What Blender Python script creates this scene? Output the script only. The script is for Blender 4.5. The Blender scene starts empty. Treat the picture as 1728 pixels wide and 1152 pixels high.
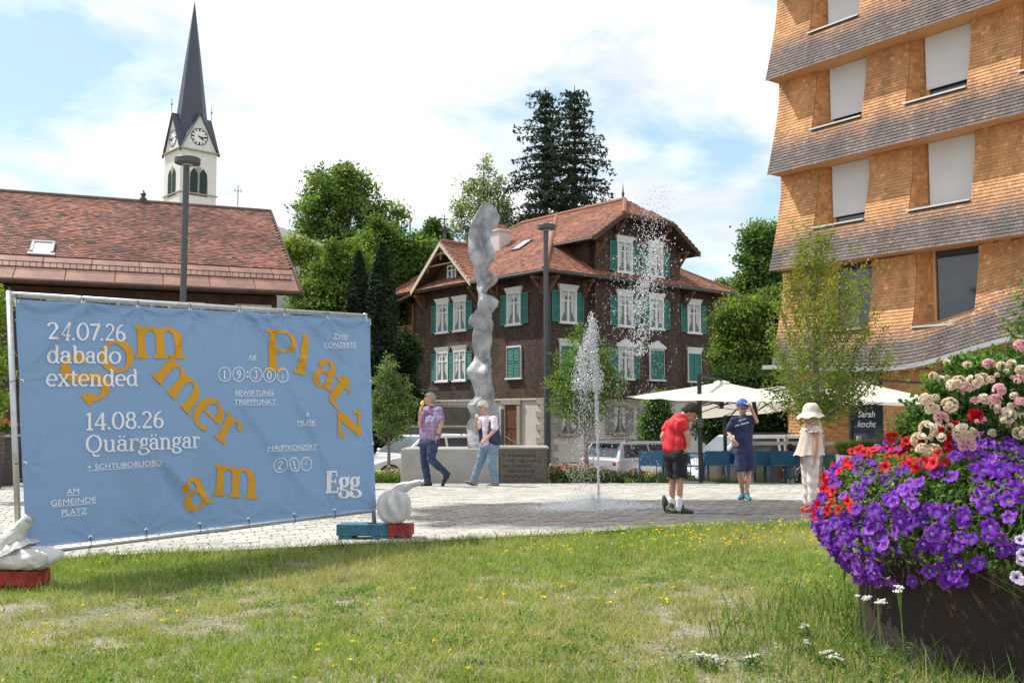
import bpy,bmesh,math,random
import numpy as np
from mathutils import Vector,Matrix
rnd=random.Random(11)
rng=np.random.default_rng(11)
sc=bpy.context.scene
COL=sc.collection
PI=math.pi
R=math.radians
FPX=1650.0
PITCH=R(4.3)
E=1.37
cam_d=bpy.data.cameras.new('camera')
cam_d.sensor_width=36.0
cam_d.lens=36.0*FPX/1728.0
cam_d.clip_start=0.05
cam_d.clip_end=3000
cam=bpy.data.objects.new('camera',cam_d)
COL.objects.link(cam)
cam.location=(0,0,E)
cam.rotation_euler=(PI/2+PITCH,0,0)
sc.camera=cam
SUN_EL=R(55)
SUN_DIR=Vector((-0.90*math.cos(SUN_EL),0.44*math.cos(SUN_EL),math.sin(SUN_EL))).normalized()
world=bpy.data.worlds.new('World')
sc.world=world
world.use_nodes=True
wn,wl=world.node_tree.nodes,world.node_tree.links
wn.clear()
w_out=wn.new('ShaderNodeOutputWorld')
w_bg=wn.new('ShaderNodeBackground')
w_bg.inputs['Strength'].default_value=0.10
sky=wn.new('ShaderNodeTexSky')
sky.sky_type='NISHITA'
sky.sun_disc=False
sky.sun_elevation=SUN_EL
sky.sun_rotation=math.atan2(SUN_DIR.x,SUN_DIR.y)
sky.altitude=560
sky.air_density=1.0
sky.dust_density=1.2
tc=wn.new('ShaderNodeTexCoord')
sep=wn.new('ShaderNodeSeparateXYZ')
wl.new(tc.outputs['Generated'],sep.inputs[0])
def wmath(op,a,b=None,clamp=False):
 n=wn.new('ShaderNodeMath');n.operation=op;n.use_clamp=clamp
 for i,v in enumerate((a,b)):
  if v is None:continue
  if isinstance(v,(int,float)):n.inputs[i].default_value=v
  else:wl.new(v,n.inputs[i])
 return n.outputs[0]
zz=wmath('ADD',wmath('MAXIMUM',sep.outputs['Z'],0.0),0.22)
cmb=wn.new('ShaderNodeCombineXYZ')
wl.new(wmath('DIVIDE',sep.outputs['X'],zz),cmb.inputs[0])
wl.new(wmath('DIVIDE',sep.outputs['Y'],zz),cmb.inputs[1])
mp=wn.new('ShaderNodeMapping')
mp.inputs['Location'].default_value=(3.3,1.9,0.4)
wl.new(cmb.outputs[0],mp.inputs[0])
n1=wn.new('ShaderNodeTexNoise');n1 .inputs['Scale'].default_value=1.9;n1 .inputs['Detail'].default_value=9;n1 .inputs['Roughness'].default_value=0.56;n1 .inputs['Distortion'].default_value=0.35
n2=wn.new('ShaderNodeTexNoise');n2 .inputs['Scale'].default_value=2.8;n2 .inputs['Detail'].default_value=8;n2 .inputs['Roughness'].default_value=0.55
wl.new(mp.outputs[0],n1 .inputs['Vector']);wl.new(mp.outputs[0],n2 .inputs['Vector'])
r1=wn.new('ShaderNodeValToRGB')
r1 .color_ramp.elements[0].position=0.38;r1 .color_ramp.elements[1].position=0.53
wl.new(n1 .outputs['Fac'],r1 .inputs['Fac'])
r2=wn.new('ShaderNodeValToRGB')
r2 .color_ramp.elements[0].position=0.38;r2 .color_ramp.elements[0].color=(6.6,7.0,7.9,1)
r2 .color_ramp.elements[1].position=0.58;r2 .color_ramp.elements[1].color=(9.6,9.6,9.6,1)
wl.new(n2 .outputs['Fac'],r2 .inputs['Fac'])
veil=wn.new('ShaderNodeMix');veil.data_type='RGBA'
veil.inputs['Factor'].default_value=0.45
veil.inputs['B'].default_value=(5.6,7.6,9.2,1)
skyg=wn.new('ShaderNodeMix');skyg.data_type='RGBA';skyg.blend_type='MULTIPLY';skyg.inputs['Factor'].default_value=1
skyg.inputs['B'].default_value=(1.25,1.35,1.25,1)
wl.new(sky.outputs[0],skyg.inputs['A'])
wl.new(skyg.outputs['Result'],veil.inputs['A'])
mx=wn.new('ShaderNodeMix');mx.data_type='RGBA'
wl.new(r1 .outputs['Color'],mx.inputs['Factor'])
wl.new(veil.outputs['Result'],mx.inputs['A']);wl.new(r2 .outputs['Color'],mx.inputs['B'])
wl.new(mx.outputs['Result'],w_bg.inputs['Color'])
wl.new(w_bg.outputs[0],w_out.inputs['Surface'])
sun_d=bpy.data.lights.new('sun','SUN')
sun_d.energy=4.3
sun_d.angle=R(0.53)
sun_d.color=(1.0,0.95,0.86)
sun=bpy.data.objects.new('sun',sun_d)
COL.objects.link(sun)
sun.location=(-30,10,60)
sun.rotation_euler=(-SUN_DIR).to_track_quat('-Z','Y').to_euler()
vs=sc.view_settings
vs.view_transform='Standard';vs.look='None';vs.gamma=1.0;vs.use_curve_mapping=False
vs.exposure=0.42
def P(px,py,Y):
 """world point seen at photograph pixel (px,py) at forward distance Y"""
 a,b=(px-864)/FPX,(576-py)/FPX
 y=math.cos(PITCH)-math.sin(PITCH)*b
 z=math.sin(PITCH)+math.cos(PITCH)*b
 return Vector((a/y*Y,Y,E+z/y*Y))
def sm(a,b,x):
 t=np.clip((np.asarray(x,dtype=float)-a)/(b-a),0,1)
 return t*t*(3-2*t)
_gy=np.array([-50,0,9.5,12,19,24,32,60,3000.0])
_gz=np.array([0.22,0.22,0.2,0.155,0.0,-0.28,-1.0,-1.1,-1.1])
def g(x,y):
 z=np.interp(y,_gy,_gz)+0.022*np.clip(x,-6,6)*(1-sm(11,17,y))
 z=z+60*sm(90,700,y)*1.0
 return z if np.ndim(z)else float(z)
def hit(px,py):
 """point of the ground seen at a pixel"""
 lo,hi=2.0,80.0
 for _ in range(50):
  m=(lo+hi)/2
  p=P(px,py,m)
  if p.z>g(p.x,p.y):lo=m
  else:hi=m
 p=P(px,py,lo)
 return Vector((p.x,p.y,g(p.x,p.y)))
def link(o,parent=None):
 COL.objects.link(o)
 if parent is not None:o.parent=parent
 return o
def thing(name,label,cat,loc=(0,0,0),rz=0.0,group=None):
 o=bpy.data.objects.new(name,None)
 o.empty_display_size=0.3
 COL.objects.link(o)
 o.location=loc;o.rotation_euler=(0,0,rz)
 return tag(o,label,cat,group)
def tag(o,label,cat=None,group=None,kind=None):
 if label:o['label']=label
 if cat:o['category']=cat
 if group:o['group']=group
 if kind:o['kind']=kind
 return o
def copy_tree(o,parent=None):
 c=o.copy();COL.objects.link(c)
 if parent is not None:c.parent=parent
 for ch in list(o.children):
  copy_tree(ch,c)
 return c
class MB:
 def __init__(self):
  self.v=[];self.f=[];self.m=[];self.c=[]
 def add(self,vs_,fs,mi=0,col=None):
  n=len(self.v)
  self.v+=[tuple(p)for p in vs_]
  self.f+=[tuple(i+n for i in f)for f in fs]
  self.m+=[mi]*len(fs)
  self.c+=[col or(1,1,1)]*len(vs_)
  return self
 def box(self,x0,y0,z0,x1,y1,z1,mi=0,col=None,M=None):
  vv=[Vector((x,y,z))for z in(z0,z1)for y in(y0,y1)for x in(x0,x1)]
  if M is not None:vv=[M@p for p in vv]
  return self.add(vv,[(0,2,3,1),(4,5,7,6),(0,1,5,4),(2,6,7,3),(0,4,6,2),(1,3,7,5)],mi,col)
 def tube(self,pts,rads,n=10,mi=0,col=None,caps=True):
  pts=[Vector(p)for p in pts]
  if isinstance(rads,(int,float)):rads=[rads]*len(pts)
  vv,ff=[],[]
  prev=None
  for i,p in enumerate(pts):
   d=(pts[min(i+1,len(pts)-1)]-pts[max(i-1,0)])
   d=d.normalized()if d.length>1e-9 else Vector((0,0,1))
   if prev is None:
    up=Vector((0,0,1))if abs(d.z)<0.9 else Vector((1,0,0))
    a=d.cross(up).normalized()
   else:
    a=(prev-d*prev.dot(d))
    a=a.normalized()if a.length>1e-6 else d.orthogonal().normalized()
   prev=a
   b=d.cross(a)
   for k in range(n):
    t=2*PI*k/n
    vv.append(p+(a*math.cos(t)+b*math.sin(t))*rads[i])
  for i in range(len(pts)-1):
   for k in range(n):
    k2=(k+1)%n
    ff.append((i*n+k,i*n+k2,(i+1)*n+k2,(i+1)*n+k))
  if caps:
   ff.append(tuple(range(n))[::-1]);ff.append(tuple(range((len(pts)-1)*n,len(pts)*n)))
  return self.add(vv,ff,mi,col)
 def lathe(self,prof,c=(0,0,0),n=24,mi=0,col=None,sx=1,sy=1):
  vv,ff=[],[]
  for r,z in prof:
   for k in range(n):
    t=2*PI*k/n
    vv.append((c[0]+r*sx*math.cos(t),c[1]+r*sy*math.sin(t),c[2]+z))
  for i in range(len(prof)-1):
   for k in range(n):
    k2=(k+1)%n
    ff.append((i*n+k,i*n+k2,(i+1)*n+k2,(i+1)*n+k))
  ff.append(tuple(range(n))[::-1]);ff.append(tuple(range((len(prof)-1)*n,len(prof)*n)))
  return self.add(vv,ff,mi,col)
 def ball(self,c,r,n=12,m=8,mi=0,col=None,M=None):
  if isinstance(r,(int,float)):r=(r,r,r)
  c=Vector(c)
  vv,ff=[],[]
  for i in range(m+1):
   ph=PI*i/m
   for k in range(n):
    t=2*PI*k/n
    p=Vector((r[0]*math.sin(ph)*math.cos(t),r[1]*math.sin(ph)*math.sin(t),-r[2]*math.cos(ph)))
    if M is not None:p=M@p
    vv.append(c+p)
  for i in range(m):
   for k in range(n):
    k2=(k+1)%n
    ff.append((i*n+k,i*n+k2,(i+1)*n+k2,(i+1)*n+k))
  return self.add(vv,ff,mi,col)
 def poly_prism(self,poly,z0,z1,mi=0,col=None,f=None):
  """poly: 2D points; f maps (a,b,z)->xyz"""
  f=f or(lambda a,b,z:(a,b,z))
  n=len(poly)
  vv=[f(a,b,z0)for a,b in poly]+[f(a,b,z1)for a,b in poly]
  ff=[tuple(range(n))[::-1],tuple(range(n,2*n))]
  for k in range(n):
   k2=(k+1)%n
   ff.append((k,k2,n+k2,n+k))
  return self.add(vv,ff,mi,col)
 def mesh(self,name,mats,smooth=False):
  me=bpy.data.meshes.new(name)
  me.from_pydata([tuple(p)for p in self.v],[],self.f)
  mats=mats if isinstance(mats,(list,tuple))else[mats]
  for m in mats:me.materials.append(m)
  if len(mats)>1:me.polygons.foreach_set('material_index',self.m)
  if smooth:me.polygons.foreach_set('use_smooth',[True]*len(self.f))
  if any(c!=(1,1,1)for c in self.c):
   at=me.color_attributes.new('Col','FLOAT_COLOR','POINT')
   arr=np.ones((len(self.v),4),dtype=np.float32);arr[:,:3]=np.array(self.c)
   at.data.foreach_set('color',arr.ravel())
  me.update()
  return me
 def build(self,name,mats,parent=None,smooth=False,kind=None):
  o=bpy.data.objects.new(name,self.mesh(name,mats,smooth))
  link(o,parent)
  if kind:o['kind']=kind
  return o
def place(me_or_obj,name,parent,loc=(0,0,0),rot=(0,0,0),scale=(1,1,1)):
 me=me_or_obj.data if hasattr(me_or_obj,'data')else me_or_obj
 o=bpy.data.objects.new(name,me)
 link(o,parent)
 o.location=loc;o.rotation_euler=rot;o.scale=scale
 return o
def npmesh(name,V,F,mat,parent=None,cols=None,smooth=False,kind=None):
 V=np.ascontiguousarray(V,dtype=np.float32);F=np.ascontiguousarray(F,dtype=np.int32)
 me=bpy.data.meshes.new(name)
 me.vertices.add(len(V));me.vertices.foreach_set('co',V.ravel())
 k=F.shape[1]
 me.loops.add(F.size);me.loops.foreach_set('vertex_index',F.ravel())
 me.polygons.add(len(F));me.polygons.foreach_set('loop_start',np.arange(0,F.size,k,dtype=np.int32))
 me.update(calc_edges=True)
 me.polygons.foreach_set('use_smooth',np.full(len(F),smooth,dtype=bool))
 me.materials.append(mat)
 if cols is not None:
  at=me.color_attributes.new('Col','FLOAT_COLOR','POINT')
  arr=np.ones((len(V),4),dtype=np.float32);arr[:,:3]=cols
  at.data.foreach_set('color',arr.ravel())
 o=bpy.data.objects.new(name,me)
 link(o,parent)
 if kind:o['kind']=kind
 return o
def nboxes(C,A,B,N,ha,hb,hn,taper=1.0):
 """many open-bottomed boxes. C,A,B,N: (n,3); ha.. (n,) half sizes. returns V (8n,3), F (5n,4)"""
 n=len(C)
 ha,hb,hn=[np.broadcast_to(np.asarray(h,float),(n,))[:,None]for h in(ha,hb,hn)]
 vs_=[]
 for s3 in(-1,1):
  t=1.0 if s3<0 else taper
  for s2 in(-1,1):
   for s1 in(-1,1):
    vs_.append(C+A*ha*s1*t+B*hb*s2*t+N*hn*s3)
 V=np.stack(vs_,axis=1).reshape(-1,3)
 base=(np.arange(n)*8)[:,None]
 f=np.array([(4,5,7,6),(0,1,5,4),(2,6,7,3),(0,4,6,2),(1,3,7,5)])
 F=(base[:,None,:]+f[None,:,:]).reshape(-1,4)
 return V,F
def unit(v):
 return v/(np.linalg.norm(v,axis=-1,keepdims=True)+1e-12)
MATS={}
def mat(name,col=(0.5,0.5,0.5),rough=0.75,var=0.12,scale=6.0,bump=0.0,bscale=60.0,metal=0.0,attr=False,trans=0.0,tcol=None,spec=0.4,col2=None,emit=None,coat=0.0,alpha=None,
stretch=None,detail=6):
 m=bpy.data.materials.new(name);m.use_nodes=True
 nt=m.node_tree;N,L=nt.nodes,nt.links
 b=N['Principled BSDF']
 b.inputs['Roughness'].default_value=rough
 b.inputs['Metallic'].default_value=metal
 b.inputs['Specular IOR Level'].default_value=spec
 if coat:b.inputs['Coat Weight'].default_value=coat
 t=N.new('ShaderNodeTexCoord')
 mpn=N.new('ShaderNodeMapping')
 if stretch:mpn.inputs['Scale'].default_value=stretch
 L.new(t.outputs['Object'],mpn.inputs[0])
 nz=N.new('ShaderNodeTexNoise');nz.inputs['Scale'].default_value=scale;nz.inputs['Detail'].default_value=detail
 L.new(mpn.outputs[0],nz.inputs['Vector'])
 rm=N.new('ShaderNodeMapRange')
 rm.inputs['From Min'].default_value=0.3;rm.inputs['From Max'].default_value=0.7
 L.new(nz.outputs['Fac'],rm.inputs['Value'])
 if attr:
  at=N.new('ShaderNodeAttribute');at.attribute_name='Col'
  src=at.outputs['Color']
 else:
  rgb=N.new('ShaderNodeRGB');rgb.outputs[0].default_value=(*col,1);src=rgb.outputs[0]
 if col2 is not None:
  mm=N.new('ShaderNodeMix');mm.data_type='RGBA'
  L.new(rm.outputs[0],mm.inputs['Factor']);L.new(src,mm.inputs['A']);mm.inputs['B'].default_value=(*col2,1)
  out=mm.outputs['Result']
 elif var>0:
  rm.inputs['To Min'].default_value=1-var;rm.inputs['To Max'].default_value=1+var
  mm=N.new('ShaderNodeVectorMath');mm.operation='SCALE'
  L.new(src,mm.inputs[0]);L.new(rm.outputs[0],mm.inputs['Scale'])
  out=mm.outputs[0]
 else:out=src
 L.new(out,b.inputs['Base Color'])
 if emit:
  b.inputs['Emission Color'].default_value=(*emit,1);b.inputs['Emission Strength'].default_value=1
 if bump>0:
  n3=N.new('ShaderNodeTexNoise');n3 .inputs['Scale'].default_value=bscale;n3 .inputs['Detail'].default_value=4
  L.new(mpn.outputs[0],n3 .inputs['Vector'])
  bp_=N.new('ShaderNodeBump');bp_.inputs['Strength'].default_value=bump;bp_.inputs['Distance'].default_value=0.02
  L.new(n3 .outputs['Fac'],bp_.inputs['Height']);L.new(bp_.outputs[0],b.inputs['Normal'])
 if trans>0:
  tr=N.new('ShaderNodeBsdfTranslucent');ms=N.new('ShaderNodeMixShader')
  if tcol:
   tm=N.new('ShaderNodeMix');tm.data_type='RGBA';tm.blend_type='MULTIPLY';tm.inputs['Factor'].default_value=1
   L.new(out,tm.inputs['A']);tm.inputs['B'].default_value=(*tcol,1);L.new(tm.outputs['Result'],tr.inputs['Color'])
  else:L.new(out,tr.inputs['Color'])
  ms.inputs[0].default_value=trans
  o=N['Material Output']
  L.new(b.outputs[0],ms.inputs[1]);L.new(tr.outputs[0],ms.inputs[2]);L.new(ms.outputs[0],o.inputs['Surface'])
 MATS[name]=m
 return m
M_leaf=mat('leaf_green',attr=True,rough=0.55,var=0.1,scale=1.5,trans=0.42,tcol=(1.3,1.35,0.55),spec=0.25)
M_needle=mat('needle_green',attr=True,rough=0.7,var=0.1,scale=1.5,trans=0.12,spec=0.2)
M_grass=mat('grass_blade',attr=True,rough=0.6,var=0.1,scale=2,trans=0.38,tcol=(1.2,1.25,0.6),spec=0.25)
M_petal=mat('petal',attr=True,rough=0.6,var=0.06,scale=20,trans=0.3,spec=0.2)
M_bark=mat('bark',(0.10,0.075,0.055),0.9,0.35,14,0.6,50)
M_barkl=mat('young_bark',(0.20,0.17,0.14),0.9,0.3,20,0.4,60)
M_galv=mat('galvanised_steel',(0.52,0.54,0.55),0.42,0.12,25,0.05,80,metal=0.65)
M_dark=mat('dark_grey_metal',(0.085,0.09,0.095),0.5,0.08,10,metal=0.3)
M_black=mat('black_paint',(0.02,0.02,0.022),0.5,0.1,10)
M_white=mat('white_paint',(0.78,0.78,0.76),0.55,0.04,8)
M_conc=mat('light_concrete',(0.31,0.30,0.28),0.85,0.10,5,0.25,120)
M_slab=mat('dark_stone',(0.10,0.085,0.07),0.6,0.25,12,0.3,90)
M_glass=mat('window_glass',(0.035,0.045,0.055),0.06,0.3,1.2,spec=0.9)
M_skin=mat('skin',(0.50,0.27,0.185),0.5,0.08,20,spec=0.35)
M_bld=mat('plaster_white',(0.70,0.68,0.63),0.85,0.07,1.2,0.15,60)
_ep=[hit(a,b)for a,b in[(-500,985),(0,958),(170,944),(400,935),(560,926),(720,920),(860,912),(1000,904),(1150,893),(1300,890),(1500,885),(1900,880),(2600,872)]]
_ex=np.array([p.x for p in _ep]);_ey=np.array([p.y for p in _ep])
_ex=np.concatenate([[-40],_ex,[40]]);_ey=np.concatenate([[_ey[0]-8],_ey,[_ey[-1]+1]])
def edge_y(x):return np.interp(x,_ex,_ey)
PLAZA_BACK=22.6
def soil_mat():
 m=bpy.data.materials.new('dry_soil');m.use_nodes=True
 N,L=m.node_tree.nodes,m.node_tree.links;b=N['Principled BSDF'];b.inputs['Roughness'].default_value=0.95
 t=N.new('ShaderNodeTexCoord')
 a=N.new('ShaderNodeTexNoise');a.inputs['Scale'].default_value=1.6;a.inputs['Detail'].default_value=8
 v=N.new('ShaderNodeTexVoronoi');v.inputs['Scale'].default_value=55
 n=N.new('ShaderNodeTexNoise');n.inputs['Scale'].default_value=90;n.inputs['Detail'].default_value=4
 for q in(a,v,n):L.new(t.outputs['Object'],q.inputs['Vector'])
 r=N.new('ShaderNodeValToRGB')
 r.color_ramp.elements[0].position=0.35;r.color_ramp.elements[0].color=(0.16,0.17,0.065,1)
 r.color_ramp.elements[1].position=0.62;r.color_ramp.elements[1].color=(0.31,0.25,0.16,1)
 L.new(a.outputs['Fac'],r.inputs['Fac'])
 mx_=N.new('ShaderNodeMix');mx_.data_type='RGBA';mx_.blend_type='OVERLAY';mx_.inputs['Factor'].default_value=0.5
 L.new(r.outputs[0],mx_.inputs['A']);bw=N.new('ShaderNodeRGBToBW');L.new(v.outputs['Color'],bw.inputs[0]);L.new(bw.outputs[0],mx_.inputs['B'])
 hs=N.new('ShaderNodeHueSaturation');hs.inputs['Saturation'].default_value=0.75
 L.new(mx_.outputs['Result'],hs.inputs['Color']);L.new(hs.outputs[0],b.inputs['Base Color'])
 bp_=N.new('ShaderNodeBump');bp_.inputs['Strength'].default_value=0.7;bp_.inputs['Distance'].default_value=0.02
 ad=N.new('ShaderNodeMath');ad.operation='ADD'
 L.new(n.outputs['Fac'],ad.inputs[0]);L.new(v.outputs['Distance'],ad.inputs[1])
 L.new(ad.outputs[0],bp_.inputs['Height']);L.new(bp_.outputs[0],b.inputs['Normal'])
 return m
M_soil=soil_mat()
M_asph=mat('asphalt',(0.06,0.06,0.062),0.9,0.2,3,0.4,150)
M_gravel=mat('pale_gravel',(0.30,0.27,0.22),0.95,0.35,30,0.8,90)
def sheet(name,xs,ys,zoff,m,smooth=True):
 X,Y=np.meshgrid(xs,ys);Z=g(X,Y)+zoff
 V=np.stack([X,Y,Z],-1).reshape(-1,3)
 nx,ny=len(xs),len(ys)
 i=np.arange(nx-1)[None,:]+np.arange(ny-1)[:,None]*nx
 F=np.stack([i,i+1,i+nx+1,i+nx],-1).reshape(-1,4)
 o=npmesh(name,V,F,m,smooth=smooth);o['kind']='structure'
 return o
xs=np.concatenate([np.linspace(-1500,-45,12),np.linspace(-40,40,81),np.linspace(45,1500,12)])
ys=np.concatenate([np.linspace(-60,-4,6),np.linspace(-3,40,130),np.linspace(42,120,26),np.linspace(150,1500,14)])
sheet('ground',xs,ys,0.0,M_soil)
def curved_sheet(name,xs,y0f,y1f,n,zoff,m):
 X=np.repeat(xs[None,:],n,0)
 T=np.linspace(0,1,n)[:,None]
 Y=y0f(xs)[None,:]*(1-T)+y1f(xs)[None,:]*T
 V=np.stack([X,Y,g(X,Y)+zoff],-1).reshape(-1,3)
 nx=len(xs)
 i=np.arange(nx-1)[None,:]+np.arange(n-1)[:,None]*nx
 F=np.stack([i,i+1,i+nx+1,i+nx],-1).reshape(-1,4)
 o=npmesh(name,V,F,m,smooth=True);o['kind']='structure'
 return o
px_=np.linspace(-26,26,105)
WET=(1.62,12.2)
def stone_mat(name,dry,attr=True):
 """granite setts; darker and shinier where the fountain has wetted them"""
 m=bpy.data.materials.new(name);m.use_nodes=True
 N,L=m.node_tree.nodes,m.node_tree.links;b=N['Principled BSDF']
 geo=N.new('ShaderNodeNewGeometry')
 sp=N.new('ShaderNodeSeparateXYZ');L.new(geo.outputs['Position'],sp.inputs[0])
 def mth(op,a,c=None):
  n=N.new('ShaderNodeMath');n.operation=op
  for i,v in enumerate((a,c)):
   if v is None:continue
   if isinstance(v,(int,float)):n.inputs[i].default_value=v
   else:L.new(v,n.inputs[i])
  return n.outputs[0]
 dx=mth('DIVIDE',mth('SUBTRACT',sp.outputs[0],WET[0]),3.35)
 dy=mth('DIVIDE',mth('SUBTRACT',sp.outputs[1],WET[1]),2.35)
 d=mth('SQRT',mth('ADD',mth('MULTIPLY',dx,dx),mth('MULTIPLY',dy,dy)))
 nz=N.new('ShaderNodeTexNoise');nz.inputs['Scale'].default_value=1.1;nz.inputs['Detail'].default_value=5
 L.new(geo.outputs['Position'],nz.inputs['Vector'])
 d2=mth('ADD',d,mth('MULTIPLY',mth('SUBTRACT',nz.outputs['Fac'],0.5),0.9))
 wet=N.new('ShaderNodeMapRange');wet.inputs['From Min'].default_value=1.08;wet.inputs['From Max'].default_value=0.86
 L.new(d2,wet.inputs['Value'])
 fine=N.new('ShaderNodeTexNoise');fine.inputs['Scale'].default_value=60;fine.inputs['Detail'].default_value=3
 L.new(geo.outputs['Position'],fine.inputs['Vector'])
 big=N.new('ShaderNodeTexNoise');big.inputs['Scale'].default_value=0.5;big.inputs['Detail'].default_value=3
 L.new(geo.outputs['Position'],big.inputs['Vector'])
 if attr:
  at=N.new('ShaderNodeAttribute');at.attribute_name='Col';src=at.outputs['Color']
 else:
  rgb=N.new('ShaderNodeRGB');rgb.outputs[0].default_value=(*dry,1);src=rgb.outputs[0]
 oi=N.new('ShaderNodeObjectInfo')
 k=mth('ADD',mth('ADD',mth('MULTIPLY',fine.outputs['Fac'],0.35),mth('MULTIPLY',big.outputs['Fac'],0.3)),0.60)
 if not attr:k=mth('MULTIPLY',k,mth('ADD',mth('MULTIPLY',oi.outputs['Random'],0.3),0.85))
 sc1=N.new('ShaderNodeVectorMath');sc1 .operation='SCALE';L.new(src,sc1 .inputs[0]);L.new(k,sc1 .inputs['Scale'])
 drk=N.new('ShaderNodeVectorMath');drk.operation='MULTIPLY';L.new(sc1 .outputs[0],drk.inputs[0]);drk.inputs[1].default_value=(0.23,0.22,0.22)
 mx_=N.new('ShaderNodeMix');mx_.data_type='RGBA'
 L.new(wet.outputs[0],mx_.inputs['Factor']);L.new(sc1 .outputs[0],mx_.inputs['A']);L.new(drk.outputs[0],mx_.inputs['B'])
 L.new(mx_.outputs['Result'],b.inputs['Base Color'])
 rr=N.new('ShaderNodeMapRange');rr.inputs['To Min'].default_value=0.85;rr.inputs['To Max'].default_value=0.5
 L.new(wet.outputs[0],rr.inputs['Value']);L.new(rr.outputs[0],b.inputs['Roughness'])
 bp_=N.new('ShaderNodeBump');bp_.inputs['Strength'].default_value=0.35;bp_.inputs['Distance'].default_value=0.01
 L.new(fine.outputs['Fac'],bp_.inputs['Height']);L.new(bp_.outputs[0],b.inputs['Normal'])
 return m
M_sett=stone_mat('granite_sett',(0.5,0.48,0.45))
M_sett1=stone_mat('granite_sett_single',(0.45,0.425,0.385),attr=False)
M_joint=stone_mat('joint_sand',(0.33,0.30,0.26),attr=False)
plaza=curved_sheet('plaza',px_,lambda x:edge_y(x),lambda x:np.full_like(x,PLAZA_BACK),60,0.006,M_joint)
curved_sheet('gravel_strip',px_,lambda x:np.full_like(x,PLAZA_BACK),lambda x:np.full_like(x,27.5),16,0.008,M_gravel)
curved_sheet('parking_road',np.linspace(-60,60,61),lambda x:np.full_like(x,27.5),lambda x:np.full_like(x,47.0),20,0.004,M_asph)
ANG=R(19)
ca,sa=math.cos(ANG),math.sin(ANG)
LU,LV=0.235,0.155
us,vs2=np.meshgrid(np.arange(-14,26,LU),np.arange(-4,30,LV))
row=np.round(vs2/LV).astype(int)
us=us+(row%2)*LU*0.5+((row*37)%7)*0.006
X=(us*ca-vs2*sa).ravel();Y=(us*sa+vs2*ca).ravel()
keep=(Y>edge_y(X)+0.09)&(Y<PLAZA_BACK-0.1)&(np.abs(X)<0.56*Y+1.2)
X,Y=X[keep],Y[keep]
n=len(X)
dist=np.hypot(X,Y)
vis=np.abs(X)<0.52*Y
order=np.argsort(dist+(~vis)*50)
def sett_frame(X,Y):
 e=0.05
 nx_=-(g(X+e,Y)-g(X-e,Y))/(2*e);ny_=-(g(X,Y+e)-g(X,Y-e))/(2*e)
 Nn=unit(np.stack([nx_+rng.normal(0,0.008,len(X)),ny_+rng.normal(0,0.008,len(X)),np.ones(len(X))],-1))
 A0=np.tile(np.array([ca,sa,0.0]),(len(X),1))
 A=unit(A0-Nn*(A0*Nn).sum(-1,keepdims=True));B=np.cross(Nn,A)
 return A,B,Nn
near=order[:300];rest=order[300:]
A,B,Nn=sett_frame(X[rest],Y[rest])
C=np.stack([X[rest],Y[rest],g(X[rest],Y[rest])+0.006+rng.normal(0,0.0015,len(rest))],-1)
V,F=nboxes(C,A,B,Nn,LU/2-0.004-rng.random(len(rest))*0.003,LV/2-0.004-rng.random(len(rest))*0.002,0.012,0.95)
base=np.array([0.45,0.425,0.385])*(1+rng.normal(0,0.085,(len(rest),1)))*(1+rng.normal(0,0.02,(len(rest),3)))
npmesh('paving_stones',V,F,M_sett,plaza,np.repeat(base,8,0),kind='stuff')
mbs=MB();mbs.box(-0.5,-0.5,-0.5,0.5,0.5,0.5)
mb_s=MB()
hu,hv=LU/2-0.005,LV/2-0.005
vv=[(-hu,-hv,-.012),(hu,-hv,-.012),(hu,hv,-.012),(-hu,hv,-.012),(-hu,-hv,.007),(hu,-hv,.007),(hu,hv,.007),(-hu,hv,.007),(-hu+.008,-hv+.008,.012),(hu-.008,-hv+.008,.012),(hu-.008,
hv-.008,.012),(-hu+.008,hv-.008,.012)]
ff=[(8,9,10,11)]
for k in range(4):
 k2=(k+1)%4
 ff+=[(k,k2,4+k2,4+k),(4+k,4+k2,8+k2,8+k)]
mb_s.add(vv,ff)
me_sett=mb_s.mesh('paving_stone',M_sett1)
A,B,Nn=sett_frame(X[near],Y[near])
for i,q in enumerate(near):
 o=bpy.data.objects.new('paving_stone',me_sett);link(o,plaza)
 s1,s2=1-rnd.random()*0.04,1-rnd.random()*0.05
 M4=Matrix(((A[i][0],B[i][0],Nn[i][0],X[q]),(A[i][1],B[i][1],Nn[i][1],Y[q]),(A[i][2],B[i][2],Nn[i][2],g(X[q],Y[q])+0.006+rnd.gauss(0,0.0015)),(0,0,0,1)))
 o.matrix_local=M4@Matrix.Diagonal((s1,s2,1,1))
mb=MB()
xx=np.linspace(-20,20,161);pts=[(x,float(edge_y(x))+0.03,g(x,float(edge_y(x)))+0.012)for x in xx]
for p,q in zip(pts[:-1],pts[1:]):
 a=Vector(p);b=Vector(q);d=(b-a).normalized();nn=Vector((-d.y,d.x,0))*0.022
 mb.add([a-nn+Vector((0,0,-.03)),b-nn+Vector((0,0,-.03)),b+nn+Vector((0,0,-.03)),a+nn+Vector((0,0,-.03)),a-nn+Vector((0,0,.022)),b-nn+Vector((0,0,.022)),b+nn+Vector((0,0,
.022)),a+nn+Vector((0,0,.022))],[(4,5,6,7),(0,1,5,4),(3,7,6,2)])
o=mb.build('lawn_kerb',mat('rusty_edging',(0.14,0.09,0.06),0.85,0.3,30));o['kind']='structure'
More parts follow.
